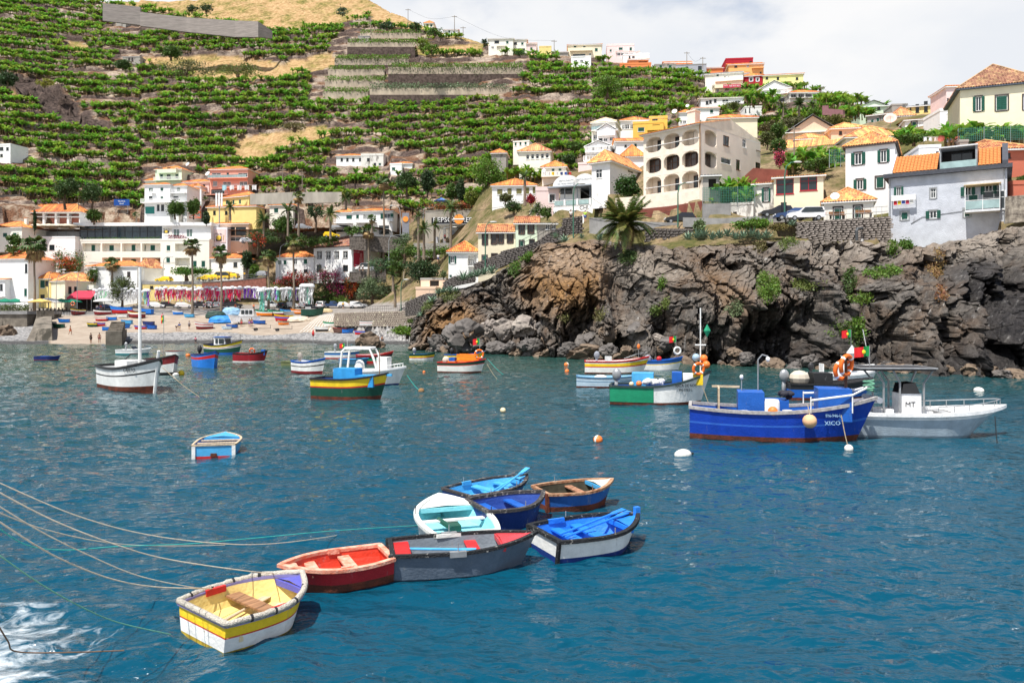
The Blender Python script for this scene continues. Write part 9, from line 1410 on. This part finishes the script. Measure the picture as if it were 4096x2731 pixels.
def garlands():
 rs=random.Random(4);cols={'red':(.85,.04,.20),'purple':(.32,.10,.66),'mint':(.25,.7,.55),'white':(.85,.85,.86),'pink':(.70,.18,.3)};P_={}
 wm=mat('net_white',(.74,.75,.77),.8,.1,3,transl=.3)
 for n,c in cols.items():
  for v in range(2):
   t=MB();m=mat('streamer_'+n,c,.7,.25,2,isl=.3,transl=.3);q=MB();q.lathe([(.02,.55),(.3,.48),(.5,.25),(.55,0),(.5,-.1)],wm,10)
   for i in range(12):
    a=rs.uniform(0,6.28);r=rs.uniform(.1,.45);L_=rs.uniform(1.4,3.2);mm=m if rs.random()<.75 else wm;p=Vector((r*math.cos(a),r*math.sin(a),0));vs=[];w=Vector((math.cos(a*3),math.sin(a*3),0))*.075
    for j in range(6):s=p+Vector((.12*math.sin(j*1.3+a),.12*math.cos(j*1.1+a),-L_*j/5));vs+=[s-w,s+w]
    t.add(vs,[(2*j,2*j+1,2*j+3,2*j+2)for j in range(5)],mm)
   P_[n,v]=(q.mesh('bell'),t.mesh('streamers'))
 def put(fr,x,y,Y,n,s,lb):o=thing('jellyfish_lantern',lb,'lantern',P(*px(fr,x,y),Y),rs.uniform(0,6),'hanging jellyfish decorations');o.scale=(s,s,s*.82);b,t=P_[n,rs.randint(0,1)];link('bell',b,o);link('streamers',t,o)
 for x in range(720,1095,26):put('A',x+rs.uniform(-8,8),1075+rs.uniform(-14,14),179,'white',1.0,'white jellyfish lantern hanging left of the red ones')
 for x in(1112,1130):put('A',x,1080,176,'purple' if x>1120 else 'mint',1.3,'purple and mint jellyfish lantern at the left end of the red row')
 for x in range(1195,1860,19):put('A',x+rs.uniform(-7,7),1065+rs.uniform(-10,12),176+rs.uniform(-1,1),'red' if rs.random()<.85 else 'white',1.12,'red and white jellyfish lantern in the middle of the garland')
 for x in range(1865,2045,15):put('A',x+rs.uniform(-6,6),1058+rs.uniform(-6,8),176+rs.uniform(-1,1),'purple' if rs.random()<.8 else 'white',.95,'purple jellyfish lantern right of the red ones')
 put('B',84,1080,174,'mint',1.9,'large mint and white jellyfish lantern below the purple row')
 for x in range(120,400,20):put('B',x+rs.uniform(-6,6),1065+rs.uniform(-8,8),176+rs.uniform(-1,1),rs.choice(['white','mint','white','purple']),1.05,'white and mint jellyfish lantern at the right of the garland')
 for x in range(405,470,16):put('B',x,1045,175,'white' if x!=437 else 'mint',1.6,'long white jellyfish lantern at the right end of the garland')
 for a,b,y0,y1,lb in((700,1100,1062,1062,'left'),(1100,1480,1045,1045,'second'),(1480,1700,1048,1048,'third'),(1700,2045,1046,1044,'fourth'),(2045,2245,1040,1050,'fifth'),(2245,2390,1050,1030,'rightmost')):
  p,q=P(*px('A',a,y0),177),P(*px('A',b,y1),176.5);ropeline('%s span of black wire carrying the jellyfish lanterns'%lb,[p,p.lerp(q,.5)-Vector((0,0,.4)),q],.03,BLACKM,'garland_wire')
garlands()
def parasol(lb,loc,r,h,m,group):
 o=thing('parasol',lb,'parasol',loc,0,group);b=MB();n=8;vs=[(0,0,h+.7)]+[(r*math.cos(2*math.pi*i/n),r*math.sin(2*math.pi*i/n),h)for i in range(n)]+[(r*math.cos(2*math.pi*i/n),r*math.sin(2*math.pi*i/n),h-.2)for i in range(n)];b.add(vs,[(0,1+i,1+(i+1)%n)for i in range(n)]+[(1+i,1+n+i,1+n+(i+1)%n,1+(i+1)%n)for i in range(n)],m);b.build('canopy',o);p=MB();p.tube([(0,0,0),(0,0,h+.65)],.05,GREYM,6);p.build('pole',o);p=MB();p.box(-.3,.3,-.3,.3,0,.1,CONCG);p.build('base',o)
PWc,PGc,PYc=mat('parasol_white',(.76,.75,.72),.8,.05,1,transl=.2),mat('parasol_green',(.01,.22,.13),.8,.1,1,transl=.2),mat('parasol_yellow',(.75,.50,.16),.8,.1,1,transl=.2)
for x,Y,m,lb in[(40,171,PGc,'leftmost green parasol on the quay terrace'),(120,172,PGc,'second green parasol on the quay terrace'),(190,173,PWc,'leftmost white parasol of the cafe'),(250,174.5,PWc,'second white parasol of the cafe'),(330,174.5,PWc,'white parasol right of the tall palm'),(420,175,PWc,'white parasol left of the green pair'),(310,172,PYc,'yellow parasol in front of the white ones'),(470,176,PGc,'left of the green parasol pair by the awning'),(540,176.5,PGc,'right of the green parasol pair by the awning'),(800,178,PWc,'white parasol right of the green awning'),(375,177,PWc,'white parasol behind the yellow one')]:q=spot('A',x,1235,Y);q.z=max(q.z,5.6);parasol(lb,q,2.5,2.5,m,'cafe parasols on the promenade')
for x,lb in[(290,'leftmost cream parasol on the hotel terrace'),(375,'second cream parasol on the hotel terrace'),(440,'third cream parasol on the hotel terrace'),(505,'fourth cream parasol on the hotel terrace'),(560,'rightmost cream parasol beside the glass restaurant')]:parasol(lb,P(*px('A',x,664),193),3.0,2.7,mat('parasol_cream',(.74,.64,.50),.8,.05,1,transl=.2),'cream parasols on the hotel terrace')
parasol('small green parasol by the yellow villa',P(*px('A',1945,470),199),1.6,2.0,mat('parasol_lime',(.45,.6,.35),.8),'garden parasols');parasol('blue parasol above the petrol station',P(*px('B',1460,425),178),1.6,1.2,mat('parasol_blue',(.12,.25,.6),.8),'garden parasols')
for lb,x0,x1,Y,c in(('red cafe awning on the cream corner house',510,700,178,(.42,.03,.06)),('green cafe awning right of the red one',660,800,180,(.05,.28,.10))):
 a,b_=spot('A',x0,1235,Y),spot('A',x1,1235,Y);w=b_.x-a.x;o=thing('awning',lb,'awning',(a.x,Y,a.z));m=MB();m.add([(0,0,3.1),(w,0,3.1),(w,3.5,4.9),(0,3.5,4.9),(0,0,2.75),(w,0,2.75)],[(0,1,2,3),(4,5,1,0)],mat('awning_%d'%x0,c,.8,.1,1));m.build('canvas',o)
 for x in(.1,w-.1):p=MB();p.tube([(x,.1,0),(x,.1,3)],.05,GREYM,5);p.build('post',o)
 if c[0]>.3:d=MB();d.box(.2,w-.2,3.55,3.6,0,3,INTER);d.build('shop_front',o)
for k in range(14):
 x=270+k*30;q=spot('A',x,1238,174.5+(k%4)*.9);q.z=max(q.z,5.6);t=thing('cafe_table','small dark cafe table under the promenade parasols','table',q,0,'cafe tables on the promenade');m=MB();m.lathe([(.001,.72),(.45,.72),(.45,.76),(.001,.76)],WOOD,10);m.build('table_top',t);m=MB();m.tube([(0,0,0),(0,0,.72)],.05,BLACKM,5);m.build('leg',t)
 for s in(-1,1):
  c=thing('cafe_chair','dark cafe chair under the promenade parasols','chair',q+Vector((s*.75,0,0)),0,'cafe chairs on the promenade');m=MB();m.box(-.22,.22,-.22,.22,.42,.46,BLACKM);m.build('seat',c);m=MB();m.box(s*.2-.02,s*.2+.02,-.22,.22,.46,.9,BLACKM);m.build('backrest',c)
  for dx in(-.2,.2):
   for dy in(-.2,.2):m=MB();m.box(dx-.02,dx+.02,dy-.02,dy+.02,0,.42,BLACKM);m.build('leg',c)
def lamp(lb,fr,x,yt,yb,Y,arm=2.5,m=None,name='street_lamp',head=True):
 m=m or GREYM;top,ft=P(*px(fr,x,yt),Y),P(*px(fr,x,yb),Y);h=top.z-ft.z;o=thing(name,lb,'street lamp' if head else 'pole',ft);b=MB();b.tube([(0,0,-.5),(0,0,h*.75),(arm*.12,0,h*.92),(arm*.5,0,h*.99),(arm,0,h)]if head else[(0,0,-.5),(0,0,h)],[.1,.08,.07,.06,.05]if head else[.12,.08],m,6);b.build('post',o)
 if head:b=MB();b.ball((arm,0,h-.02),(.55,.2,.13),mat('lamp_head',(.6,.6,.58),.4),8);b.build('lamp_head',o,smooth=True)
 else:b=MB();b.box(-.9,.9,-.05,.05,h-.5,h-.35,m);b.build('crossarm',o)
for a in[('curved street lamp left of the flame tree','A',370,915,1250,173,3.6),('second curved street lamp by the promenade','A',430,935,1260,172,4.5),('curved street lamp right of the flame tree','A',590,910,1235,175,4.0),('curved street lamp in front of the hotel','A',1248,815,1020,186,2.0),('curved lamp beside the fan palm of the mansion','B',228,720,960,180,1.8),('tall curved lamp below the petrol station','B',1062,650,830,165,3.0),('tall curved lamp in front of the petrol station','B',1450,590,830,158,3.2),('lamp on the mansion street by the white house','B',1150,425,640,174,-2.0),('curved lamp above the station wall','B',1325,440,540,172,2.2)]:lamp(*a)
GP=mat('green_lamp_post',(.05,.15,.10),.6)
for a in[('green street lamp rising above the stone stairs','B',1800,550,890,111,1.2,GP),('green street lamp at the end of the harbour road','B',1155,990,1230,140,1.0,GP),('green street lamp in front of the maroon wall','C',1395,845,1165,97,1.5,GP),('green street lamp in front of the restaurant','C',575,850,1250,106,1.2,GP),('green street lamp before the crimson windows','D',468,780,1200,92,1.6,GP)]:lamp(*a)
for a in[('thin pole before the long tiled roof','D',542,500,700,112),('power pole on the skyline right of the verandah house','D',757,190,380,200),('tall power pole on the upper skyline','M',870,105,205,250),('power pole on the dry grass ridge','M',558,60,165,262),('leaning pole beside the green plots','M',308,110,225,252),('thin skyline pole right of the upper cottages','M',928,180,245,246),('skyline pole behind the yellow gable house','M',1540,270,355,240),('skyline pole right of the crimson box house','2',970,75,180,236),('skyline pole behind the grey sheds','2',803,20,140,240),('pole in the lower banana rows','B',400,160,290,200),('pole before the left banana terraces','B',250,140,290,200),('pole beside the road sign above the hotel','A',602,345,440,192)]:lamp(*a,0,mat('wood_pole',(.23,.19,.15),.9),'utility_pole',False)
def wires():
 W2=mat('wire',(.05,.05,.05),.6)
 for lb,a,b,sag in(('overhead wire across the upper skyline',P(*px('M',870,110),250),P(*px('M',1540,275),240),3),('overhead wire right of the upper skyline pole',P(*px('M',558,65),262),P(*px('M',870,112),250),2),('overhead wire over the grey sheds',P(*px('2',803,28),240),P(*px('2',970,80),236),2),('wire from the verandah house pole to the yellow house',P(*px('D',757,195),200),P(*px('D',1440,330),150),3),('green cable hanging over the left banana rows',P(*px('A',200,20),186),P(*px('A',1250,138),196),3),('green cable strung above the petrol station',P(*px('B',900,320),170),P(*px('C',120,1020),120),3),('string of bulbs before the maroon wall',P(*px('C',575,860),105.5),P(*px('C',1395,1060),97),2.5)):ropeline(lb,[a,a.lerp(b,.5)-Vector((0,0,sag)),b],.025,W2,'overhead_wire')
wires()
def railing(lb,fr,pts,Y,h=1.0,m=None,step=.6):
 m=m or GREYM;q=[P(*px(fr,p[0],p[1]),Y+p[2])for p in pts];o=thing('railing',lb,'railing',q[0]);b=MB()
 for z in(h,h*.5):b.tube([p-q[0]+Vector((0,0,z))for p in q],.03,m,5)
 b.build('handrail',o)
 for a,c in zip(q,q[1:]):
  n=max(1,int((c-a).length/step))
  for i in range(n):p=a.lerp(c,i/n)-q[0];k=MB();k.tube([p,p+Vector((0,0,h))],.022,m,4);k.build('baluster',o)
railing('grey street railing on top of the dry stone wall','D',[(490,1240,2),(800,1232,.9),(1050,1220,.1),(1275,1206,-.5)],87.5,1.15)
railing('thin black railing along the harbour road edge','B',[(875,1240,10),(1000,1238,5),(1190,1232,-1)],137,1.1,BLACKM);railing('thin railing on the upper stairs of the cliff','C',[(175,1345,2),(300,1290,1),(380,1240,0),(490,1180,-1)],106,1.0,BLACKM,.9);railing('thin railing on the terrace above the red block wall','A',[(1560,1012,0),(1800,998,0),(2035,974,0)],183.8,1.0,GREYM,1.5)
def bits():
 o=thing('drainpipe','dark elbowed drainpipe jutting from the dry stone wall over the cliff','pipe',P(*px('D',1075,1300),87.0));b=MB();b.tube([(0,0,0),(-1.1,-1.2,-.2),(-1.25,-1.3,-.45),(-1.2,-1.3,-2.6)],.17,mat('pipe_grey',(.06,.065,.07),.6),8);b.build('elbow',o);b=MB();b.tube([(-.6,-1.4,-1.4),(-1.1,-1.5,-3.0)],.15,mat('pipe_pale',(.42,.41,.4),.7),8);b.build('outlet',o)
 for lb,fr,x,y,Y,r,c in(('pale pink satellite dish on the peach roofs','D',1295,450,122,1.0,(.62,.40,.34)),('white satellite dish on the tiled house by the railing','D',862,1055,88.5,.5,(.7,.7,.7)),('white satellite dish behind the ochre house','2',810,588,190,.45,(.75,.75,.75)),('white satellite dish above the white villa','A',1438,112,206,.6,(.7,.7,.68)),('white satellite dish left of the pink house','A',1592,185,200,.7,(.7,.68,.66)),('white satellite dish left of the laundry house','3',757,685,148,.4,(.75,.75,.75)),('tall pale dish behind the ochre house','2',675,650,188,.7,(.66,.55,.52)),('white satellite dish on the restaurant terrace','3',1467,970,126,.5,(.7,.7,.7))):
  o=thing('satellite_dish',lb,'satellite dish',P(*px(fr,x,y),Y),R(-25));b=MB();b.lathe([(.01,0),(r*.6,.12*r),(r,.38*r),(r*.97,.42*r),(r*.55,.16*r),(.01,.05*r)],mat('dish_%d'%(c[1]*100),c,.5),18,Matrix.Rotation(R(62),4,'X'));b.build('reflector',o,smooth=True);b=MB();b.tube([(0,.1,0),(0,.3,-r*1.2)],.05*max(1,r),GREYM,5);b.tube([(0,-.02,-.6*r),(0,-.9*r,.3*r)],.03,GREYM,4);b.build('mast',o)
 o=thing('road_sign','blue direction sign above the hotel','sign',P(*px('A',930,425),203));b=MB();b.box(-2.1,2.1,0,.08,0,1.7,mat('sign_blue',(.01,.06,.26),.5));so=b.build('sign_panel',o);txt(so,'Vila Maria',.5,(0,-.02,1.15),(R(90),0,0),WHITE,.01);txt(so,'Hotel',.5,(0,-.02,.5),(R(90),0,0),WHITE,.01)
 for s in(-1,1):b=MB();b.tube([(s*1.6,.15,-2),(s*1.6,.15,1.6)],.06,GREYM,5);b.build('post',o)
 for i in range(4):o=thing('road_barrier_block','white block of the road barrier above the school building','barrier',P(*px('A',50+i*80,402+i*9),202),0,'white barrier blocks above the school');b=MB();b.box(-.75,.75,0,.3,-.6,.7,WHITE);b.build('block',o)
 o=thing('banner','crimson sales banner with phone number on the pale yellow house','banner',P(*px('2',1275,378),218.2-.6),R(-8));b=MB();b.box(-2.5,2.5,-.05,0,-.5,.5,mat('banner_red',(.45,.04,.08),.6));bo=b.build('cloth',o);txt(bo,'965 412 022',.6,(.7,-.07,0),(R(90),0,0),WHITE,.01);txt(bo,'VENDE',.35,(-1.8,-.07,.1),(R(90),0,0),WHITE,.01)
 o=thing('telecom_mast','phone mast with white antenna panels and red lattice behind the hotel','mast',P(*px('A',1480,520),196));b=MB();mm=mat('lattice_red',(.6,.10,.03),.6)
 for x in(-1.9,1.9):
  for z0,z1 in((0,1.5),(1.5,3)):b.tube([(x,0,z0),(-x,0,z1)],.09,mm,4)
  b.tube([(x,0,0),(x,0,3)],.1,mm,4)
 for z in(0,1.5,3):b.tube([(-1.9,0,z),(1.9,0,z)],.09,mm,4)
 b.build('lattice',o)
 for x in(-1.9,1.9):b=MB();b.box(x-.2,x+.2,-.15,.15,3.2,7.5,WHITE);b.build('antenna_panel',o)
 b=MB();b.tube([(-1.9,.2,0),(-1.9,.2,7)],.08,GREYM,5);b.tube([(1.9,.2,0),(1.9,.2,7)],.08,GREYM,5);b.build('mast_tube',o)
 o=thing('antenna_cluster','cluster of white antenna panels on a pole right of the red lattice','mast',P(*px('A',1678,530),196));b=MB();b.tube([(0,0,-2),(0,0,7)],.16,GREYM,6);b.build('pole',o)
 for x in(-.7,0,.7):b=MB();b.box(x-.22,x+.22,-.3,-.1,3.4,6.8,WHITE);b.build('antenna_panel',o)
 for lb,fr,x0,x1,y,Y,cols in(('on the pink house balcony line','A',1715,1945,270,196,[(.4,.66,.74),(.74,.74,.74),(.74,.74,.74),(.74,.74,.74),(.74,.74,.74)]),('on the laundry house balcony','3',765,1110,700,147.5,[(.7,.7,.7),(.7,.7,.7),(.75,.5,.03),(.7,.7,.7),(.06,.1,.25),(.06,.12,.4),(.55,.06,.05)]),('on the roof terrace behind the white shuttered house','6',1420,1730,590,96,[(.72,.72,.74),(.72,.72,.74),(.7,.55,.5),(.72,.72,.74),(.5,.5,.55),(.66,.2,.25),(.7,.7,.7)])):
  for i,c in enumerate(cols):
   p=P(*px(fr,x0+(x1-x0)*i/(len(cols)-1),y),Y);w=(x1-x0)/len(cols)/FR[fr][2]*Y/F*.36;b=MB();n=4;vs=[]
   for j in range(n+1):t=-w+2*w*j/n;vs+=[(t,.06*math.sin(j*1.9+i),0),(t,.1*math.sin(j*1.7+i),-w*rnd.uniform(1.8,2.6))]
   b.add(vs,[(2*j,2*j+1,2*j+3,2*j+2)for j in range(n)],mat('laundry_%02d%02d%02d'%tuple(int(q*99)for q in c),c,.9,transl=.2));o=b.build('laundry',None,p);tag(o,'%s cloth drying %s'%(['first','second','third','fourth','fifth','sixth','seventh'][i],lb),'laundry','washing '+lb)
  ropeline('washing line '+lb,[P(*px(fr,x0-20,y-2),Y),P(*px(fr,x1+20,y-2),Y)],.02,WHITE,'washing_line')
 for i in range(10):
  x,y=[(1570,600),(1643,585),(1672,597),(1700,592),(1726,592),(1650,610),(1672,622),(1698,630),(1722,628),(1640,625)][i];c=[(.75,.2,.15),(.7,.22,.03),(.7,.4,.03),(.7,.25,.15),(.7,.22,.18),(.35,.4,.5),(.72,.4,.25),(.7,.4,.3),(.7,.35,.25),(.3,.3,.35)][i];o=thing('net_float',['large coral net float left of the others on the roof terrace','upper left orange float of the terrace bunch','yellow float of the terrace bunch','upper middle red float of the terrace bunch','upper right red float of the terrace bunch','small bluish float in the terrace bunch','lower peach float of the terrace bunch','lower middle pale float of the terrace bunch','lower right pale float of the terrace bunch','dark grey float at the bottom left of the terrace bunch'][i],'float',P(*px('6',x,y),95),0,'net floats on the roof terrace');b=MB();b.ball((0,0,0),.42 if i==0 else .22,mat('tfloat%d'%i,c,.6),10);b.build('float_body',o,smooth=True)
 for i,x in enumerate((880,1090)):o=thing('bench',['left wooden bench behind the cliff railing','right wooden bench behind the cliff railing'][i],'bench',P(*px('D',x,1228-i*14),88.6-i*.7),R(-5));b=MB();b.box(-.9,.9,-.25,.25,.42,.48,WOOD);b.build('seat',o);b=MB();b.box(-.9,.9,.2,.26,.55,.9,WOOD);b.build('backrest',o);[(lambda k:(k.box(s*.75-.05,s*.75+.05,-.22,.22,0,.42,BLACKM),k.build('leg',o)))(MB())for s in(-1,1)]
 for lb,fr,x0,x1,y0,y1,Y in(('green net fence before the banana plot below the arched house','C',1590,1985,880,1005,100),('green net fence before the upper right banana plot','D',1830,2400,510,620,93.5),('torn green net left of the white shuttered house','D',820,945,680,790,99)):
  p=P(*px(fr,x0,y1),Y);k=Y/F/FR[fr][2];w,h=(x1-x0)*k,(y1-y0)*k;o=thing('net_fence',lb,'fence',p,R(-8));b=MB();s_=.22;m=mat('net_green',(.06,.20,.15),.8)
  for i in range(int(w/s_)+1):b.box(i*s_,i*s_+.035,0,.02,0,h,m)
  for i in range(int(h/s_)+1):b.box(0,w,.021,.035,i*s_,i*s_+.035,m)
  n_=b.build('netting',o);n_['kind']='stuff'
  for i in range(4):q=MB();q.tube([(w*i/3,.1,-.6),(w*i/3,.1,h)],.05,GREYM,5);q.build('fence_post',o)
bits()
def ropes():
 T_,G_,B_=mat('rope_beige',(.62,.52,.40),.9,.2,20),mat('rope_green',(.14,.34,.24),.9,.2,20),mat('rope_brown',(.22,.13,.08),.9,.2,20);TL=mat('rope_teal',(.05,.42,.36),.9,.2,20)
 for lb,m,r,Y0,pts in(('uppermost beige mooring rope sweeping in from the left',T_,0.008,9.0,[(-60,1905),(310,2063),(620,2143),(940,2176),(1150,2168),(1350,2140)]),('teal rope dipping along the water to the white and turquoise boat',TL,0.008,9.6,[(-40,2085),(103,2177),(262,2199),(482,2184),(758,2174),(1008,2152),(1348,2121),(1680,2100)]),('beige rope running to the red rowing boat',T_,0.009,8.6,[(-60,1938),(214,2081),(482,2184),(689,2239),(1000,2284),(1112,2290)]),('upper of two beige ropes tied to the yellow boat',T_,0.008,8.4,[(-50,1995),(158,2122),(345,2215),(551,2301),(758,2346),(850,2352)]),('lower thicker beige rope tied to the yellow boat',T_,0.010,8.0,[(-50,2055),(145,2181),(276,2250),(448,2315),(620,2346),(848,2353)]),('green rope reaching the stern of the yellow boat',G_,0.008,8.2,[(-50,2185),(158,2332),(345,2436),(482,2491),(682,2536)]),('brown rope lying over the foam at the bottom left',B_,0.010,9.2,[(-30,2460),(30,2560),(69,2605),(276,2608),(496,2600)]),('pale rope crossing behind the upper beige rope',T_,0.008,9.3,[(-50,2030),(158,2110),(400,2165),(620,2182),(900,2180)])):
  ue,ve=pts[-1];Ye=F*H/(ve-VH)-(1.35 if 'yellow' in lb or 'red row' in lb else 0);n=len(pts)-1;q=[]
  for i,(u,v)in enumerate(pts):t=i/n;Y=1/((1-t)/Y0+t/Ye);Yw=F*H/(v-VH);q.append(P(u,v,min(Y,Yw-.02)))
  ropeline(lb,q,r,m)
 for lb,a,b,m in(('bow mooring line of the masted white boat',(650,1470),(800,1585),TAN),('mooring line of the white arched motorboat',(1628,1500),(1680,1560),TL),('mooring line of the cream and orange boat',(1948,1455),(1990,1515),TAN),('green rod line at the bow of the cream and orange boat',(1950,1435),(2015,1497),TL),('bow line of the green and white fishing boat',(2810,1545),(2850,1640),TAN),('bow line of the royal blue boat',(3365,1660),(3395,1790),TAN),('anchor line of the T-top speedboat',(3980,1665),(3990,1775),BLACKM),('stern line of the royal blue boat',(2775,1675),(2760,1730),WOOD)):
  e=W(*b);s=P(a[0],a[1],e.y+.15);ropeline(lb,[s,s.lerp(e,.55)-Vector((0,0,.12)),e-Vector((0,0,.05))],.02,m)
ropes()
def number():
 W1='first second third fourth fifth sixth seventh eighth ninth tenth eleventh twelfth thirteenth fourteenth fifteenth sixteenth seventeenth eighteenth nineteenth'.split();T1='twent thirt fort fift sixt'.split()
 def od(n):return W1[n-1]if n<20 else(T1[n//10-2]+('ieth' if n%10==0 else 'y-'+W1[n%10-1]))
 by={}
 for o in bpy.data.objects:
  if o.parent is None and o.get('label')and o.get('category')!='banana plant':by.setdefault(o['label'],[]).append(o)
 for lb,L_ in by.items():
  if len(L_)>1:
   for i,o in enumerate(sorted(L_,key=lambda q:q.location.x/q.location.y)):o['label']=od(i+1)+' from left, '+lb
number()
